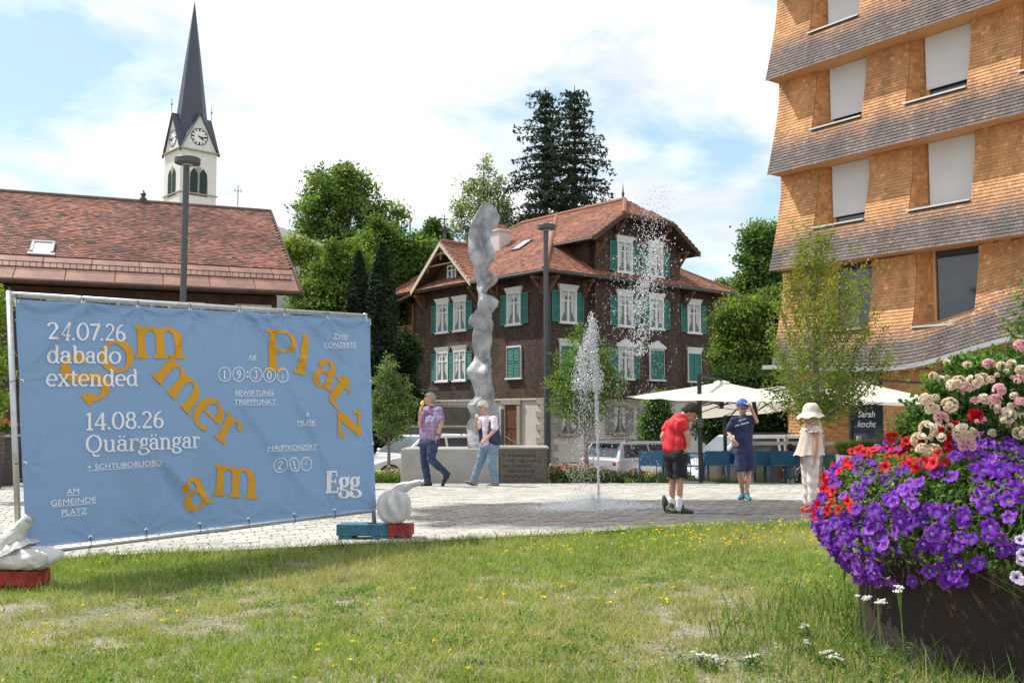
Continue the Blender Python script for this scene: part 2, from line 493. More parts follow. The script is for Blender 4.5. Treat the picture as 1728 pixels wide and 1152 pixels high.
def blades(X,Y,h,w,lean,cols,zoff=0.0):
 n=len(X)
 a=rng.random(n)*2*PI
 side=np.stack([np.cos(a),np.sin(a),np.zeros(n)],-1)*w[:,None]
 b=rng.random(n)*2*PI
 ld=np.stack([np.cos(b),np.sin(b),np.zeros(n)],-1)*(lean*h)[:,None]
 P0=np.stack([X,Y,g(X,Y)+zoff],-1)
 up=np.array([0,0,1.0])*h[:,None]
 m1=P0+up*0.55+ld*0.35
 m2=P0+up+ld
 V=np.stack([P0-side,P0+side,m1+side*0.8,m1-side*0.8,m2+side*0.15,m2-side*0.15],1).reshape(-1,3)
 i=(np.arange(n)*6)[:,None]
 F=np.concatenate([i+np.array([0,1,2,3]),i+np.array([3,2,4,5])],0)
 return V,F,np.repeat(cols,6,0)
def vnoise(x,y,s,seed=0):
 r_=np.random.default_rng(seed);T=r_.random((64,64))
 xi,yi=x*s+100,y*s+100
 x0,y0=np.floor(xi).astype(int),np.floor(yi).astype(int);fx,fy=xi-x0,yi-y0
 fx=fx*fx*(3-2*fx);fy=fy*fy*(3-2*fy)
 q=lambda a,b:T[a%64,b%64]
 return(q(x0,y0)*(1-fx)+q(x0+1,y0)*fx)*(1-fy)+(q(x0,y0+1)*(1-fx)+q(x0+1,y0+1)*fx)*fy
def lawn_points(n,y0=3.3):
 y=y0+(10.6-y0)*rng.random(n)**0.85
 x=(rng.random(n)*2-1)*(0.56*y+0.9)
 k=(y<edge_y(x)-0.0)
 return x[k],y[k]
PLC=(2.78,4.75);PLR=1.06
cx,cy=lawn_points(21000)
dens=0.36*vnoise(cx,cy,1.1,1)+0.34*vnoise(cx,cy,3.6,2)+.30*vnoise(cx,cy,8.0,3)
k=dens>0.425-0.16*sm(5.5,8.5,cy)-0.16*rng.random(len(cx))
cx,cy,dens=cx[k],cy[k],dens[k]
nb=19
clr=rng.random(len(cx))
X=np.repeat(cx,nb)+rng.normal(0,0.035,len(cx)*nb)
Y=np.repeat(cy,nb)+rng.normal(0,0.035,len(cx)*nb)
cl=np.repeat(clr,nb);dn=np.repeat(dens,nb)
k=(Y<edge_y(X)+0.02+0.12*(rng.random(len(X))<0.08))&(np.hypot(X-PLC[0],Y-PLC[1])>PLR-0.02)
X,Y,cl,dn=X[k],Y[k],cl[k],dn[k]
n=len(X)
far=sm(7.0,9.2,Y)
h=(0.012+0.042*rng.random(n)**1.7)*(0.6+0.9*dn)*(1+0.8*far)
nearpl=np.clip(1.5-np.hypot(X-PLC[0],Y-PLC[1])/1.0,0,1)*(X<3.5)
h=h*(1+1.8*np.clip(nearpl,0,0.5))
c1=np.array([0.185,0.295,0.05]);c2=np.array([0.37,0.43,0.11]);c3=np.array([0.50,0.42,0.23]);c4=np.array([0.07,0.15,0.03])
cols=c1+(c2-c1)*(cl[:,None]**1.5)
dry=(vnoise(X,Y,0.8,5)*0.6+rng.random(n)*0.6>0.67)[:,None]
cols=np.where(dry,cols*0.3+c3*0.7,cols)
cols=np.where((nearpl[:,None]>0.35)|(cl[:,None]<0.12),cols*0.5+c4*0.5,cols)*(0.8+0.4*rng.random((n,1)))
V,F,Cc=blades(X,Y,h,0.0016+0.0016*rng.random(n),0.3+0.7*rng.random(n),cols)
parts=[(V,F,Cc)]
x,y=lawn_points(3200)
n=len(x)
parts.append(blades(x,y,0.07+0.15*rng.random(n)**1.5,np.full(n,0.0014),0.15+0.5*rng.random(n),np.array([0.48,0.42,0.24])*(0.7+0.5*rng.random((n,1)))))
x=rng.random(9000)*12-6;y=edge_y(x)-np.abs(rng.normal(0,0.22,9000))+0.05
k=vnoise(x,y,2.0,9)>0.35;x,y=x[k],y[k];n=len(x)
parts.append(blades(x,y,0.03+0.09*rng.random(n)**2,np.full(n,0.003),0.3+0.6*rng.random(n),np.array([0.12,0.21,0.04])*(0.7+0.6*rng.random((n,1)))))
x=PLC[0]+rng.normal(0,1.2,9000);y=PLC[1]+rng.normal(0,1.2,9000)
d=np.hypot(x-PLC[0],y-PLC[1]);k=(d>PLR+0.01)&(d<PLR+0.75)&(rng.random(9000)<1.25-(d-PLR));x,y=x[k],y[k];n=len(x)
parts.append(blades(x,y,0.05+0.17*rng.random(n)**1.6,np.full(n,0.0028),0.2+0.6*rng.random(n),np.array([0.11,0.20,0.04])*(0.7+0.6*rng.random((n,1)))))
off=0;VV,FF,CC=[],[],[]
for V,F,Cc in parts:
 VV.append(V);FF.append(F+off);CC.append(Cc);off+=len(V)
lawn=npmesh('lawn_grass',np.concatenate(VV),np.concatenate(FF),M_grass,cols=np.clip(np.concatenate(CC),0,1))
tag(lawn,'patchy sunlit lawn of short green and dry grass in front of the paving','grass',kind='stuff')
def cards(C,size,up=0.5,aspect=0.55):
 """diamond leaf cards, random orientation leaning towards facing up. C (n,3)"""
 n=len(C)
 nrm=unit(rng.normal(0,1,(n,3))+np.array([0,0,up*2.0]))
 t=unit(rng.normal(0,1,(n,3)));a=unit(np.cross(nrm,t));b=np.cross(nrm,a)
 s=np.broadcast_to(size,(n,))[:,None]
 V=np.stack([C-a*s,C-b*s*aspect,C+a*s,C+b*s*aspect],1).reshape(-1,3)
 F=(np.arange(n)*4)[:,None]+np.arange(4)
 return V,F
cx,cy=lawn_points(3000)
k=vnoise(cx,cy,1.4,12)>0.5
k|=np.hypot(cx-PLC[0],cy-PLC[1])<PLR+0.7
cx,cy=cx[k],cy[k]
nb=30
X=np.repeat(cx,nb)+rng.normal(0,0.045,len(cx)*nb);Y=np.repeat(cy,nb)+rng.normal(0,0.045,len(cx)*nb)
kk=(np.hypot(X-PLC[0],Y-PLC[1])>PLR+0.01)&(Y<edge_y(X));X,Y=X[kk],Y[kk]
n=len(X)
C=np.stack([X,Y,g(X,Y)+0.008+0.03*rng.random(n)],-1)
V,F=cards(C,0.006+0.006*rng.random(n),0.9,0.8)
cols=np.array([0.13,0.24,0.04])*(0.6+0.8*np.repeat(rng.random(n)[:,None],1,1))
tag(npmesh('low_weeds',V,F,M_grass,cols=np.repeat(cols,4,0)),'low broad-leaved weeds and clover creeping between the lawn grass','ground cover',kind='stuff')
cx,cy=lawn_points(5200)
k=(vnoise(cx,cy,1.3,21)>0.60)|((np.abs(cx-1.6)<1.9)&(cy>7.9)&(rng.random(len(cx))<0.65)&(vnoise(cx,cy,2.5,4)>0.38))
cx,cy=cx[k],cy[k];sel=(rng.random(len(cx))<0.12)|((cy>7.9)&(cx>-0.2)&(rng.random(len(cx))<.7));cx,cy=cx[sel],cy[sel]
nb=4
X=np.repeat(cx,nb)+rng.normal(0,0.009,len(cx)*nb);Y=np.repeat(cy,nb)+rng.normal(0,0.009,len(cx)*nb);n=len(X)
C=np.stack([X,Y,g(X,Y)+np.repeat(0.05+0.06*rng.random(len(cx)),nb)+0.008*rng.random(n)],-1)
V,F=cards(C,0.006+0.0035*rng.random(n),0.5,0.9)
tag(npmesh('yellow_wildflowers',V,F,M_petal,cols=np.repeat(np.array([[0.85,0.62,0.03]])*(0.8+0.4*rng.random((n,1))),4,0)),'small yellow wild flowers scattered through the lawn',
'wild flowers',kind='stuff')
x,y=lawn_points(9000)
k=vnoise(x,y,1.1,1)*0.55+vnoise(x,y,3.2,2)*0.45<0.5;x,y=x[k],y[k];n=len(x)
C=np.stack([x,y,g(x,y)+0.001],-1)
nr=unit(rng.normal(0,.3,(n,3))+np.array([0,0,1.0]));A=unit(np.cross(nr,rng.normal(0,1,(n,3))));B=np.cross(nr,A)
V,F=nboxes(C,A,B,nr,0.004+0.009*rng.random(n)**2,0.004+0.006*rng.random(n),0.003+0.004*rng.random(n),0.6)
tag(npmesh('lawn_gravel',V,F,mat('pebble',attr=True,rough=0.9,var=0.1),cols=np.repeat(np.array([[0.42,0.36,0.29]])*(0.6+0.7*rng.random((n,1))),8,0)),'loose pale gravel lying on bare patches of the lawn',
'gravel',kind='stuff')
M_tileA=mat('barn_tile',attr=True,rough=0.85,var=0.4,scale=0.55,bump=0.2,bscale=30)
M_tileH=mat('house_tile',attr=True,rough=0.8,var=0.28,scale=0.6)
M_copper=mat('weathered_copper_sheet',(0.21,0.10,0.07),0.6,0.4,2.5,stretch=(1,0.3,1))
M_darkwood=mat('dark_brown_wood',(0.075,0.042,0.030),0.85,0.35,3,0.4,30)
M_shingle_old=None
M_timber=mat('carved_timber',(0.20,0.10,0.055),0.8,0.3,4)
M_cream=mat('cream_trim',(0.60,0.54,0.42),0.7,0.08,4)
M_slate=mat('blue_grey_slate',(0.050,0.055,0.078),0.5,0.18,3,0.15,8,stretch=(1,1,6),spec=0.6)
M_zinc=mat('zinc_sheet',(0.34,0.35,0.36),0.5,0.1,3,metal=0.5)
M_stone=mat('sandstone',(0.36,0.32,0.27),0.85,0.15,6,0.2,60)
M_green=mat('green_shutter_paint',(0.05,0.215,0.185),0.55,0.15,3)
M_gshut=mat('grey_shutter_paint',(0.33,0.32,0.31),0.7,0.1,3)
M_curt=mat('curtain_cloth',(0.55,0.56,0.54),0.8,0.15,10)
def tiles_on(name,O,A,B,inside,La,Lb,w,e,col,parent,m,cvar=0.16,darkp=0.12,th=0.012,kind='stuff',tint=None):
 """courses of roof tiles on the plane O + a*A + b*B (B up the slope)"""
 O=np.array(O,float);A=np.array(A,float);B=np.array(B,float);Nn=np.cross(A,B)
 if Nn[2]<0:Nn=-Nn
 aa,bb=np.meshgrid(np.arange(La[0],La[1],w),np.arange(Lb[0],Lb[1],e))
 rowi=np.round(bb/e).astype(int)
 aa=(aa+(rowi%2)*w/2).ravel();bb=bb.ravel()
 k=inside(aa,bb);aa,bb=aa[k],bb[k];n=len(aa)
 tilt=0.11
 Bt=unit(B+Nn*(-tilt)+rng.normal(0,0.012,(n,3)))
 At=np.tile(A,(n,1));Nt=np.cross(At,Bt);Nt*=np.sign(Nt@Nn)[:,None]
 C=O+aa[:,None]*A+bb[:,None]*B+Nn*(0.03+rng.normal(0,0.003,(n,1)))
 V,F=nboxes(C,At,Bt,Nt,w/2-0.006,e*0.62,th)
 c=np.array(col)*(1+rng.normal(0,cvar,(n,1)))*(1+rng.normal(0,0.04,(n,3)))
 dk=rng.random(n)<darkp+0.35*np.clip(vnoise(aa,bb,0.45,33)-0.45,0,1)
 c[dk]=c[dk]*0.25+np.array([0.07,0.055,0.05])*0.75
 if tint is not None:c=tint(aa,bb,c)
 return npmesh(name,V,F,m,parent,np.repeat(np.clip(c,0.01,1),8,0),kind=kind)
g0=g(-9,34)
BZ=E+4.3-g0
barn=thing('old_farmhouse','long dark timber house with a red-brown tiled roof behind the blue banner','house',(-7.42,34.0,g0),math.atan2(0.37,0.929))
L_=27.0;DEP=8.0;RISE=4.36
mb=MB();mb.box(-L_,0.95,-0.5,-0.65,2*DEP-1.0,BZ-0.1);mb.build('wall',M_darkwood,barn)
mb=MB()
zt=lambda y:BZ+RISE*(y/DEP if y<DEP else(2*DEP-y)/DEP)
mb.add([(-0.66,1.0,BZ-.1),(-0.66,2*DEP-1,BZ-.1),(-0.66,DEP,BZ+RISE-.25),(-0.85,1.0,BZ-.1),(-0.85,2*DEP-1,BZ-.1),(-0.85,DEP,BZ+RISE-.25)],[(0,1,2),(3,5,4),(0,3,4,1),(1,4,5,
2),(2,5,3,0)])
mb.build('gable',M_darkwood,barn)
sl=math.hypot(DEP,RISE);cb,sb_=DEP/sl,RISE/sl
mb=MB()
def roofslab(mb,y0,z0,y1,z1,x0,x1,th=0.16,mi=0):
 mb.add([(x0,y0,z0),(x1,y0,z0),(x1,y1,z1),(x0,y1,z1),(x0,y0,z0-th),(x1,y0,z0-th),(x1,y1,z1-th),(x0,y1,z1-th)],[(0,1,2,3),(4,7,6,5),(0,4,5,1),(1,5,6,2),(2,6,7,3),(3,7,4,0)],
mi)
roofslab(mb,0.0,BZ,DEP,BZ+RISE,-L_-.4,0)
roofslab(mb,DEP,BZ+RISE,2*DEP,BZ,-L_-.4,0)
roof=mb.build('roof',mat('roof_boarding',(0.10,0.055,0.04),0.85,0.2,4),barn)
BB=2.05
def barn_in(a,b):
 sk=~((a>-17.95)&(a<-17.1)&(b>BB+0.05)&(b<BB+1.05))if False else np.ones_like(a,bool)
 return(b>BB)&(b<sl-0.05)&(a>-24.2)&(a<-0.05)
tiles_on('roof_tiles',(0,0,BZ),(1,0,0),(0,cb,sb_),barn_in,(-24.2,0),(BB,sl),0.19,0.165,(0.215,0.088,0.062),roof,M_tileA,0.27,0.18)
xx=-0.02;mbp=MB();mbp.add([(-0.49,0.02,0.022),(0.49,0.02,0.022),(0.49,1.0,0.022),(-0.49,1.0,0.022),(-0.49,0.02,0.0),(0.49,0.02,0.0),(0.49,1.0,0.0),(-0.49,1.0,0.0)],[(0,1,
2,3),(0,4,5,1),(1,5,6,2),(3,7,4,0)])
me_sheet=mbp.mesh('eave_sheet',M_copper)
ang=math.atan2(sb_,cb)
for r_,(b0,ww)in enumerate(((0.0,0.98),(1.0,1.05))):
 x=-0.76-(0.75 if r_ else 0)
 if r_:place(me_sheet,'eave_sheet',barn,(-.385,b0*cb,BZ+b0*sb_+0.004),(ang,0,0),(.75,ww,1))
 while x>-24:
  o=place(me_sheet,'eave_sheet',barn,(x,b0*cb,BZ+b0*sb_+0.004),(ang,0,0),(1.5,ww,1))
  x-=1.5
mb=MB()
for q in(0.0,0.17):
 b=0.95
 mb.tube([(-24,b*cb,BZ+b*sb_+0.06+q),(-0.15,b*cb,BZ+b*sb_+0.06+q)],0.018,6)
x=-0.2
while x>-24:
 mb.tube([(x,0.95*cb,BZ+.95*sb_),(x,0.95*cb,BZ+.95*sb_+0.25)],0.011,4);x-=0.20
mb.build('snow_guard',mat('rusty_iron',(0.09,0.05,0.04),0.8,0.3,20),barn)
mb=MB();mb.tube([(-24,-0.06,BZ-0.07),(0.05,-0.06,BZ-0.07)],0.075,8);mb.build('gutter',M_darkwood,barn)
mb=MB();mb.tube([(-24.3,DEP,BZ+RISE+0.03),(0.03,DEP,BZ+RISE+0.03)],0.11,10);mb.build('ridge_cap',mat('ridge_tile',(0.14,0.09,0.075),0.85,0.3,8),barn)
mb=MB()
mb.add([(0.01,-0.05,BZ-.2),(0.07,-0.05,BZ-.2),(0.07,DEP,BZ+RISE-.17),(0.01,DEP,BZ+RISE-.17),(0.01,-0.05,BZ+.05),(0.07,-0.05,BZ+.05),(0.07,DEP,BZ+RISE+.1),(0.01,DEP,BZ+RISE+.1)],
[(0,1,2,3),(4,7,6,5),(0,4,5,1),(1,5,6,2),(2,6,7,3),(3,7,4,0)])
mb.build('verge_board',M_darkwood,barn)
def on_roof(px,py):
 """local coordinates where the ray through a pixel meets the front roof slope"""
 Mw=Matrix.Translation(barn.location)@Matrix.Rotation(barn.rotation_euler.z,4,'Z');Mi=Mw.inverted()
 a=Mi@Vector((0,0,E));b=Mi@P(px,py,40.0);d=b-a
 t=(BZ+a.y*RISE/DEP-a.z)/(d.z-d.y*RISE/DEP)
 return a+d*t
p=on_roof(72,421)
mb=MB();Mr=Matrix.Translation(p)@Matrix.Rotation(ang,4,'X')
mb.box(-0.36,-0.5,0,-0.28,0.5,0.14,M=Mr);mb.box(0.28,-0.5,0,0.36,0.5,0.14,M=Mr);mb.box(-0.36,0.42,0,0.36,0.52,0.15,M=Mr);mb.box(-0.42,-0.72,0,0.42,-0.5,0.10,M=Mr)
sk=mb.build('skylight',M_zinc,barn)
mb=MB();mb.box(-0.28,-0.5,0.06,0.28,0.42,0.1,M=Mr);mb.build('pane',mat('bright_glass',(0.75,0.8,0.85),0.15,0.03,2),sk)
M_red=mat('dark_red_shutter',(0.13,0.022,0.02),0.6,0.15,5)
def facade_x(px):
 r=(px-864)/FPX;c_,s_=0.929,0.37
 bx,by=-7.42-0.95*s_,34+0.95*c_
 return(r*by-bx)/(c_-r*s_)
mbw=MB();mbw.box(-0.62,-0.09,1.32,0.62,0.0,1.46);mbw.box(-0.58,-0.07,0,-0.48,0,1.32);mbw.box(0.48,-0.07,0,0.58,0,1.32);mbw.box(-0.6,-0.12,-0.08,0.6,0,0.0);mbw.box(-0.03,-0.05,
0,0.03,0,1.32);mbw.box(-0.48,-0.05,0.85,-0.03,0,0.9);mbw.box(0.03,-0.05,0.85,0.48,0,0.9)
me_w=mbw.mesh('window',M_cream)
mbg=MB();mbg.box(-0.48,-0.02,0,0.48,0.0,1.32);me_g=mbg.mesh('pane',M_glass)
mbr=MB();mbr.box(-0.24,-0.045,0,0.24,0.0,1.3);
for q in range(9):mbr.box(-0.2,-0.06,0.06+q*.135,0.2,-0.045,0.12+q*.135)
me_r=mbr.mesh('shutter',M_red)
for pxx in(108,224,310,425):
 x=facade_x(pxx)
 wz=BZ-0.42-1.46
 for lv,zz_ in enumerate((wz,wz-2.7)):
  w=place(me_w,'window',barn,(x,0.95,zz_));place(me_g,'pane',w)
  for s in(-1,1):place(me_r,'shutter',w,(s*0.86,0,0))
def barn_ridge_x(px):
 r=(px-864)/FPX;c_,s_=0.929,0.37
 bx,by=-7.42-DEP*s_,34+DEP*c_
 return(r*by-bx)/(c_-r*s_)
xr=barn_ridge_x(233)
mb=MB();mb.lathe([(0.14,0),(0.14,.1),(0.06,.14),(0.10,.22),(0.12,.28),(0.05,.36),(0.03,.42),(0.0,.44)],(xr,DEP,BZ+RISE+.1),10);mb.build('finial',M_dark,barn)
xr=barn_ridge_x(395)
mb=MB();z0=BZ+RISE+.1
mb.tube([(xr,DEP,z0),(xr,DEP,z0+0.95)],0.018,6)
mb.tube([(xr-.13,DEP,z0+.72),(xr+.13,DEP,z0+.72)],0.012,5)
for s in(-.13,0,.13):mb.tube([(xr+s,DEP,z0+.66),(xr+s,DEP,z0+.82)],0.012,5)
mb.build('roof_antenna',M_dark,barn)
CHY=150.0
W=6.0
cpt=P(303,330,CHY);cz=g(0,CHY)-6
ch=thing('church_tower','white church tower with a clock and a tall dark slate spire above the rooftops','church',(cpt.x,CHY,cz),R(42.5))
zE=P(303,249,CHY).z-cz
zS=P(326,1,CHY+4).z-cz
zG=P(334,191,CHY+2).z-cz
mb=MB();mb.box(0,0,0,W,W,zE)
for f_ in(lambda a,d,z:(a,-d,z),lambda a,d,z:(-d,a,z),lambda a,d,z:(a,W+d,z),lambda a,d,z:(W+d,a,z)):
 mb.add([f_(0,0,zE),f_(W,0,zE),f_(W/2,0,zG),f_(0,-.3,zE),f_(W,-.3,zE),f_(W/2,-.3,zG)],[(0,1,2),(3,5,4),(0,2,5,3),(1,4,5,2)])
mb.build('wall',M_bld,ch)
mb=MB()
for z,d,t in((zE-.1,.42,.16),(zE-7.0,.18,.2)):
 mb.box(-d,-d,z,W+d,-.004,z+t);mb.box(-d,-.004,z,-.004,W+d,z+t)
 mb.box(-.004,W+.004,z,W+d,W+d,z+t);mb.box(W+.004,-.004,z,W+d,W+.004,z+t)
mb.build('cornice',M_stone,ch)
mb=MB();c=W/2;o=0.35
za=zE-.25;zg=zG+.12
quads=[]
def gableroof(f_):
 a0,a1=f_(-o,o,za),f_(W+o,o,za)
 ap=f_(c,o,zg);cc=f_(c,-c,zg)
 b0,b1=f_(-o,-.0,za),f_(W+o,-.0,za)
 mb.add([a0,ap,cc,f_(0.0,0.0,za+.25)],[(0,1,2,3)])
 mb.add([a1,ap,cc,f_(W,0.0,za+.25)],[(0,3,2,1)])
 lo=lambda p,k=.28:(p[0],p[1],p[2]-k)
 mb.add([a0,ap,lo(ap),lo(a0)],[(0,1,2,3)]);mb.add([a1,ap,lo(ap),lo(a1)],[(0,1,2,3)])
 i0,ip,i1=f_(-o,.02,za-.28),f_(c,.02,zg-.28),f_(W+o,.02,za-.28)
 mb.add([lo(a0),lo(ap),ip,i0],[(0,1,2,3)]);mb.add([lo(a1),lo(ap),ip,i1],[(0,1,2,3)])
for f_ in(lambda a,d,z:(a,-d,z),lambda a,d,z:(-d,a,z),lambda a,d,z:(a,W+d,z),lambda a,d,z:(W+d,a,z)):gableroof(f_)
mb.build('gable_roof',M_slate,ch)
mb=MB();rb=W*0.60
prof=[(2.8,za+.4),(2.5,za+(zS-za)*.2),(1.3,za+(zS-za)*.6),(0.02,zS)]
n8=8;vv=[];ff=[]
for i,(r_,z)in enumerate(prof):
 for k in range(n8):
  t=2*PI*(k+.5)/n8;vv.append((c+r_*math.cos(t),c+r_*math.sin(t),z))
for i in range(len(prof)-1):
 for k in range(n8):
  k2=(k+1)%n8;ff.append((i*n8+k,i*n8+k2,(i+1)*n8+k2,(i+1)*n8+k))
mb.add(vv,ff);mb.build('spire',M_slate,ch)
mb=MB()
for(a,b)in((c,-o),(-o,c),(W+o,c)):
 mb.tube([(a,b,zg),(a,b,zg+2.2)],.05,5);mb.ball((a,b,zg+1.3),.16,8,6)
for(a,b)in((0.2,0.2),):pass
mb.build('finial',M_dark,ch)
def clock(f_,zc):
 mb=MB();n=40;r0,r1=1.38,1.27
 def P_(r,t,d):return f_(c+r*math.sin(t),d,zc+r*math.cos(t))
 for k in range(n):
  t0,t1=2*PI*k/n,2*PI*(k+1)/n
  mb.add([P_(r0,t0,.06),P_(r0,t1,.06),P_(r1,t1,.06),P_(r1,t0,.06)],[(0,1,2,3)])
  mb.add([P_(r0,t0,.06),P_(r0,t1,.06),P_(r0,t1,.0),P_(r0,t0,.0)],[(0,1,2,3)])
 for k in range(12):
  t=2*PI*k/12;w=.10 if k%3 else .15;l=.85 if k%3==0 else .95
  du,dv=math.cos(t)*w/1,math.sin(t)*w
  a=(l*math.sin(t),l*math.cos(t));b=(1.24*math.sin(t),1.24*math.cos(t))
  mb.add([f_(c+a[0]-du,.065,zc+a[1]+dv),f_(c+a[0]+du,.065,zc+a[1]-dv),f_(c+b[0]+du,.065,zc+b[1]-dv),f_(c+b[0]-du,.065,zc+b[1]+dv)],[(0,1,2,3)])
 cd=mb.build('clock_dial',M_black,ch)
 mb=MB();n=32
 vv=[P_(r0-.02,2*PI*k/n,.045)for k in range(n)]
 mb.add(vv,[tuple(range(n))]);mb.build('clock_face',M_white,cd)
 for l,w,t in((1.25,.10,2*PI*15.5/60),(0.85,.16,2*PI*3.27/12+.45)):
  mb=MB();s,q=math.sin(t),math.cos(t)
  pt=lambda a,b,d:f_(c+a*s+b*q,d,zc+a*q-b*s)
  mb.add([pt(-.25,-w*.6,.09),pt(-.25,w*.6,.09),pt(l*.8,w,.09),pt(l,0,.09),pt(l*.8,-w,.09)],[(0,1,2,3,4)])
  mb.build('clock_hand',M_black,cd)
clock(lambda a,d,z:(a,-d,z),P(335,231,CHY+2).z-cz)
clock(lambda a,d,z:(-d,a,z),P(288,233,CHY+2).z-cz)
def lancet(f_,ac,w,z0,z1,m,d=.03,name='louvre_window',parent=None):
 mb=MB();pts=[(ac-w,z0),(ac+w,z0),(ac+w,z1-w*1.6)]
 for k in range(1,6):
  t=k/5;pts.append((ac+w*(1-t**1.6),z1-w*1.6*(1-t)**1.0*1.0+0.0 if k<5 else z1))
 for k in range(4,0,-1):
  t=k/5;pts.append((ac-w*(1-t**1.6),z1-w*1.6*(1-t)))
 pts.append((ac-w,z1-w*1.6))
 mb.add([f_(a,d,z)for a,z in pts],[tuple(range(len(pts)))])
 n=len(pts)
 mb.add([f_(a,d,z)for a,z in pts]+[f_(a,0,z)for a,z in pts],[(k,(k+1)%n,n+(k+1)%n,n+k)for k in range(n)])
 return mb.build(name,m,parent)
zb0,zb1=P(330,325,CHY).z-cz,P(330,279,CHY).z-cz
M_louv=mat('dark_green_louvre',(0.02,0.045,0.04),0.6,0.1,5)
for f_ in(lambda a,d,z:(a,-d,z),lambda a,d,z:(-d,a,z)):
 w=lancet(f_,c+.02,1.55,zb0-.15,zb1+.6,M_stone,.02,'window_surround',ch)
 lancet(f_,c-.75,.62,zb0,zb1,M_louv,.05,'louvre_window',w);lancet(f_,c+.8,.62,zb0,zb1,M_louv,.05,'louvre_window',w)
 o_=MB()
 for ac in(c-.75,c+.8):
  for q in range(9):
   a0,a1=ac-.55,ac+.55;zz_=zb0+.1+q*.42
   o_.add([f_(a0,.07,zz_),f_(a1,.07,zz_),f_(a1,.13,zz_+.1),f_(a0,.13,zz_+.1)],[(0,1,2,3)])
 o_.build('louvres',M_louv,w)
wb=thing('white_outbuilding','pale building with a grey pitched roof between the farmhouse gable and the trees','house',tuple(P(560,700,70)),R(32))
wb.location.z=g(0,70)
mb=MB();zt_=P(500,415,66).z-wb.location.z
mb.box(-6.8,-3,0,-1.5,8,zt_)
mb.build('wall',mat('bluish_plaster',(0.50,0.54,0.55),0.8,.06,3),wb)
mb=MB();z1_=P(452,368,72).z-wb.location.z
mb.add([(-1.0,-3.5,zt_-.2),(-7,-3.5,zt_-.2),(-7,2.5,z1_-.6),(-4.6,2.5,z1_-.6),(-1.0,8.5,zt_-.2),(-7,8.5,zt_-.2)],[(0,3,2,1),(0,4,3),(3,4,5,2)])
mb.add([(-1.0,-3.5,zt_-.2),(-7,-3.5,zt_-.2),(-7,-3.5,zt_-.4),(-1.0,-3.5,zt_-.4),(-1,8.5,zt_-.2),(-1,8.5,zt_-.4)],[(0,1,2,3),(0,3,5,4)])
mb.build('roof',mat('grey_roof_tile',(0.20,0.20,0.19),0.85,.2,6,.3,20),wb)
def house_wall_mat():
 m=bpy.data.materials.new('old_wood_shingle');m.use_nodes=True
 N,L=m.node_tree.nodes,m.node_tree.links;b=N['Principled BSDF'];b.inputs['Roughness'].default_value=.9
 t=N.new('ShaderNodeTexCoord');s=N.new('ShaderNodeSeparateXYZ');L.new(t.outputs['Object'],s.inputs[0])
 ad=N.new('ShaderNodeMath');ad.operation='ADD';L.new(s.outputs[0],ad.inputs[0]);L.new(s.outputs[1],ad.inputs[1])
 cb_=N.new('ShaderNodeCombineXYZ');L.new(ad.outputs[0],cb_.inputs[0]);L.new(s.outputs[2],cb_.inputs[1])
 br=N.new('ShaderNodeTexBrick');br.inputs['Scale'].default_value=1.0
 br.inputs['Brick Width'].default_value=0.13;br.inputs['Row Height'].default_value=0.12;br.inputs['Mortar Size'].default_value=0.012
 br.inputs['Color1'].default_value=(0.058,0.035,0.028,1);br.inputs['Color2'].default_value=(0.135,0.075,0.05,1);br.inputs['Mortar'].default_value=(0.018,0.012,0.01,1)
 L.new(cb_.outputs[0],br.inputs['Vector'])
 n=N.new('ShaderNodeTexNoise');n.inputs['Scale'].default_value=0.9;n.inputs['Detail'].default_value=8
 mp_=N.new('ShaderNodeMapping');mp_.inputs['Scale'].default_value=(1,1,.35);L.new(t.outputs['Object'],mp_.inputs[0]);L.new(mp_.outputs[0],n.inputs['Vector'])
 r=N.new('ShaderNodeMapRange');r.inputs['From Min'].default_value=.3;r.inputs['From Max'].default_value=.7;r.inputs['To Min'].default_value=.6;r.inputs['To Max'].default_value=1.5
 L.new(n.outputs['Fac'],r.inputs['Value'])
 v=N.new('ShaderNodeVectorMath');v.operation='SCALE';L.new(br.outputs['Color'],v.inputs[0]);L.new(r.outputs[0],v.inputs['Scale'])
 L.new(v.outputs[0],b.inputs['Base Color'])
 bp_=N.new('ShaderNodeBump');bp_.inputs['Strength'].default_value=.8;bp_.inputs['Distance'].default_value=.03
 L.new(br.outputs['Fac'],bp_.inputs['Height']);bp_.invert=True;L.new(bp_.outputs[0],b.inputs['Normal'])
 return m
M_hw=house_wall_mat()
hz=E-2.45
HA=math.atan2(0.636,0.772)
hs=thing('timber_villa','large dark brown shingled house with green shutters and a red hipped roof','house',(1.76,50.0,hz),HA)
HE=2.45
U,VV_=13.5,12.0
zA,zB_,zEv,zR=3.35,6.2,HE+7.35,HE+12.1
mb=MB();mb.box(0.02,0.02,-0.6,U-.02,VV_,zA);mb.build('plinth_storey',mat('house_plaster',(0.60,0.56,0.50),0.9,.1,.9,.2,40),hs)
mb=MB();mb.box(-.04,-.04,zA,U+.04,VV_+.04,zEv+.05)
mb.box(3.05,-.45,zA+.0,9.9,-.04,zEv+1.95)
mb.box(4.0,-.04,zEv+.05,9.0,4.5,zEv+2.6)
mb.build('wall',M_hw,hs)
mb=MB()
gu0,gu1,gc,gz0=2.2,10.7,6.45,HE+9.3
mb.add([(3.05,-.45,zEv+1.9),(9.9,-.45,zEv+1.9),(9.0,-.45,HE+10.75),(8.3,-.45,HE+10.9),(4.6,-.45,HE+10.9),(3.9,-.45,HE+10.3)],[(0,1,2,3,4,5)])
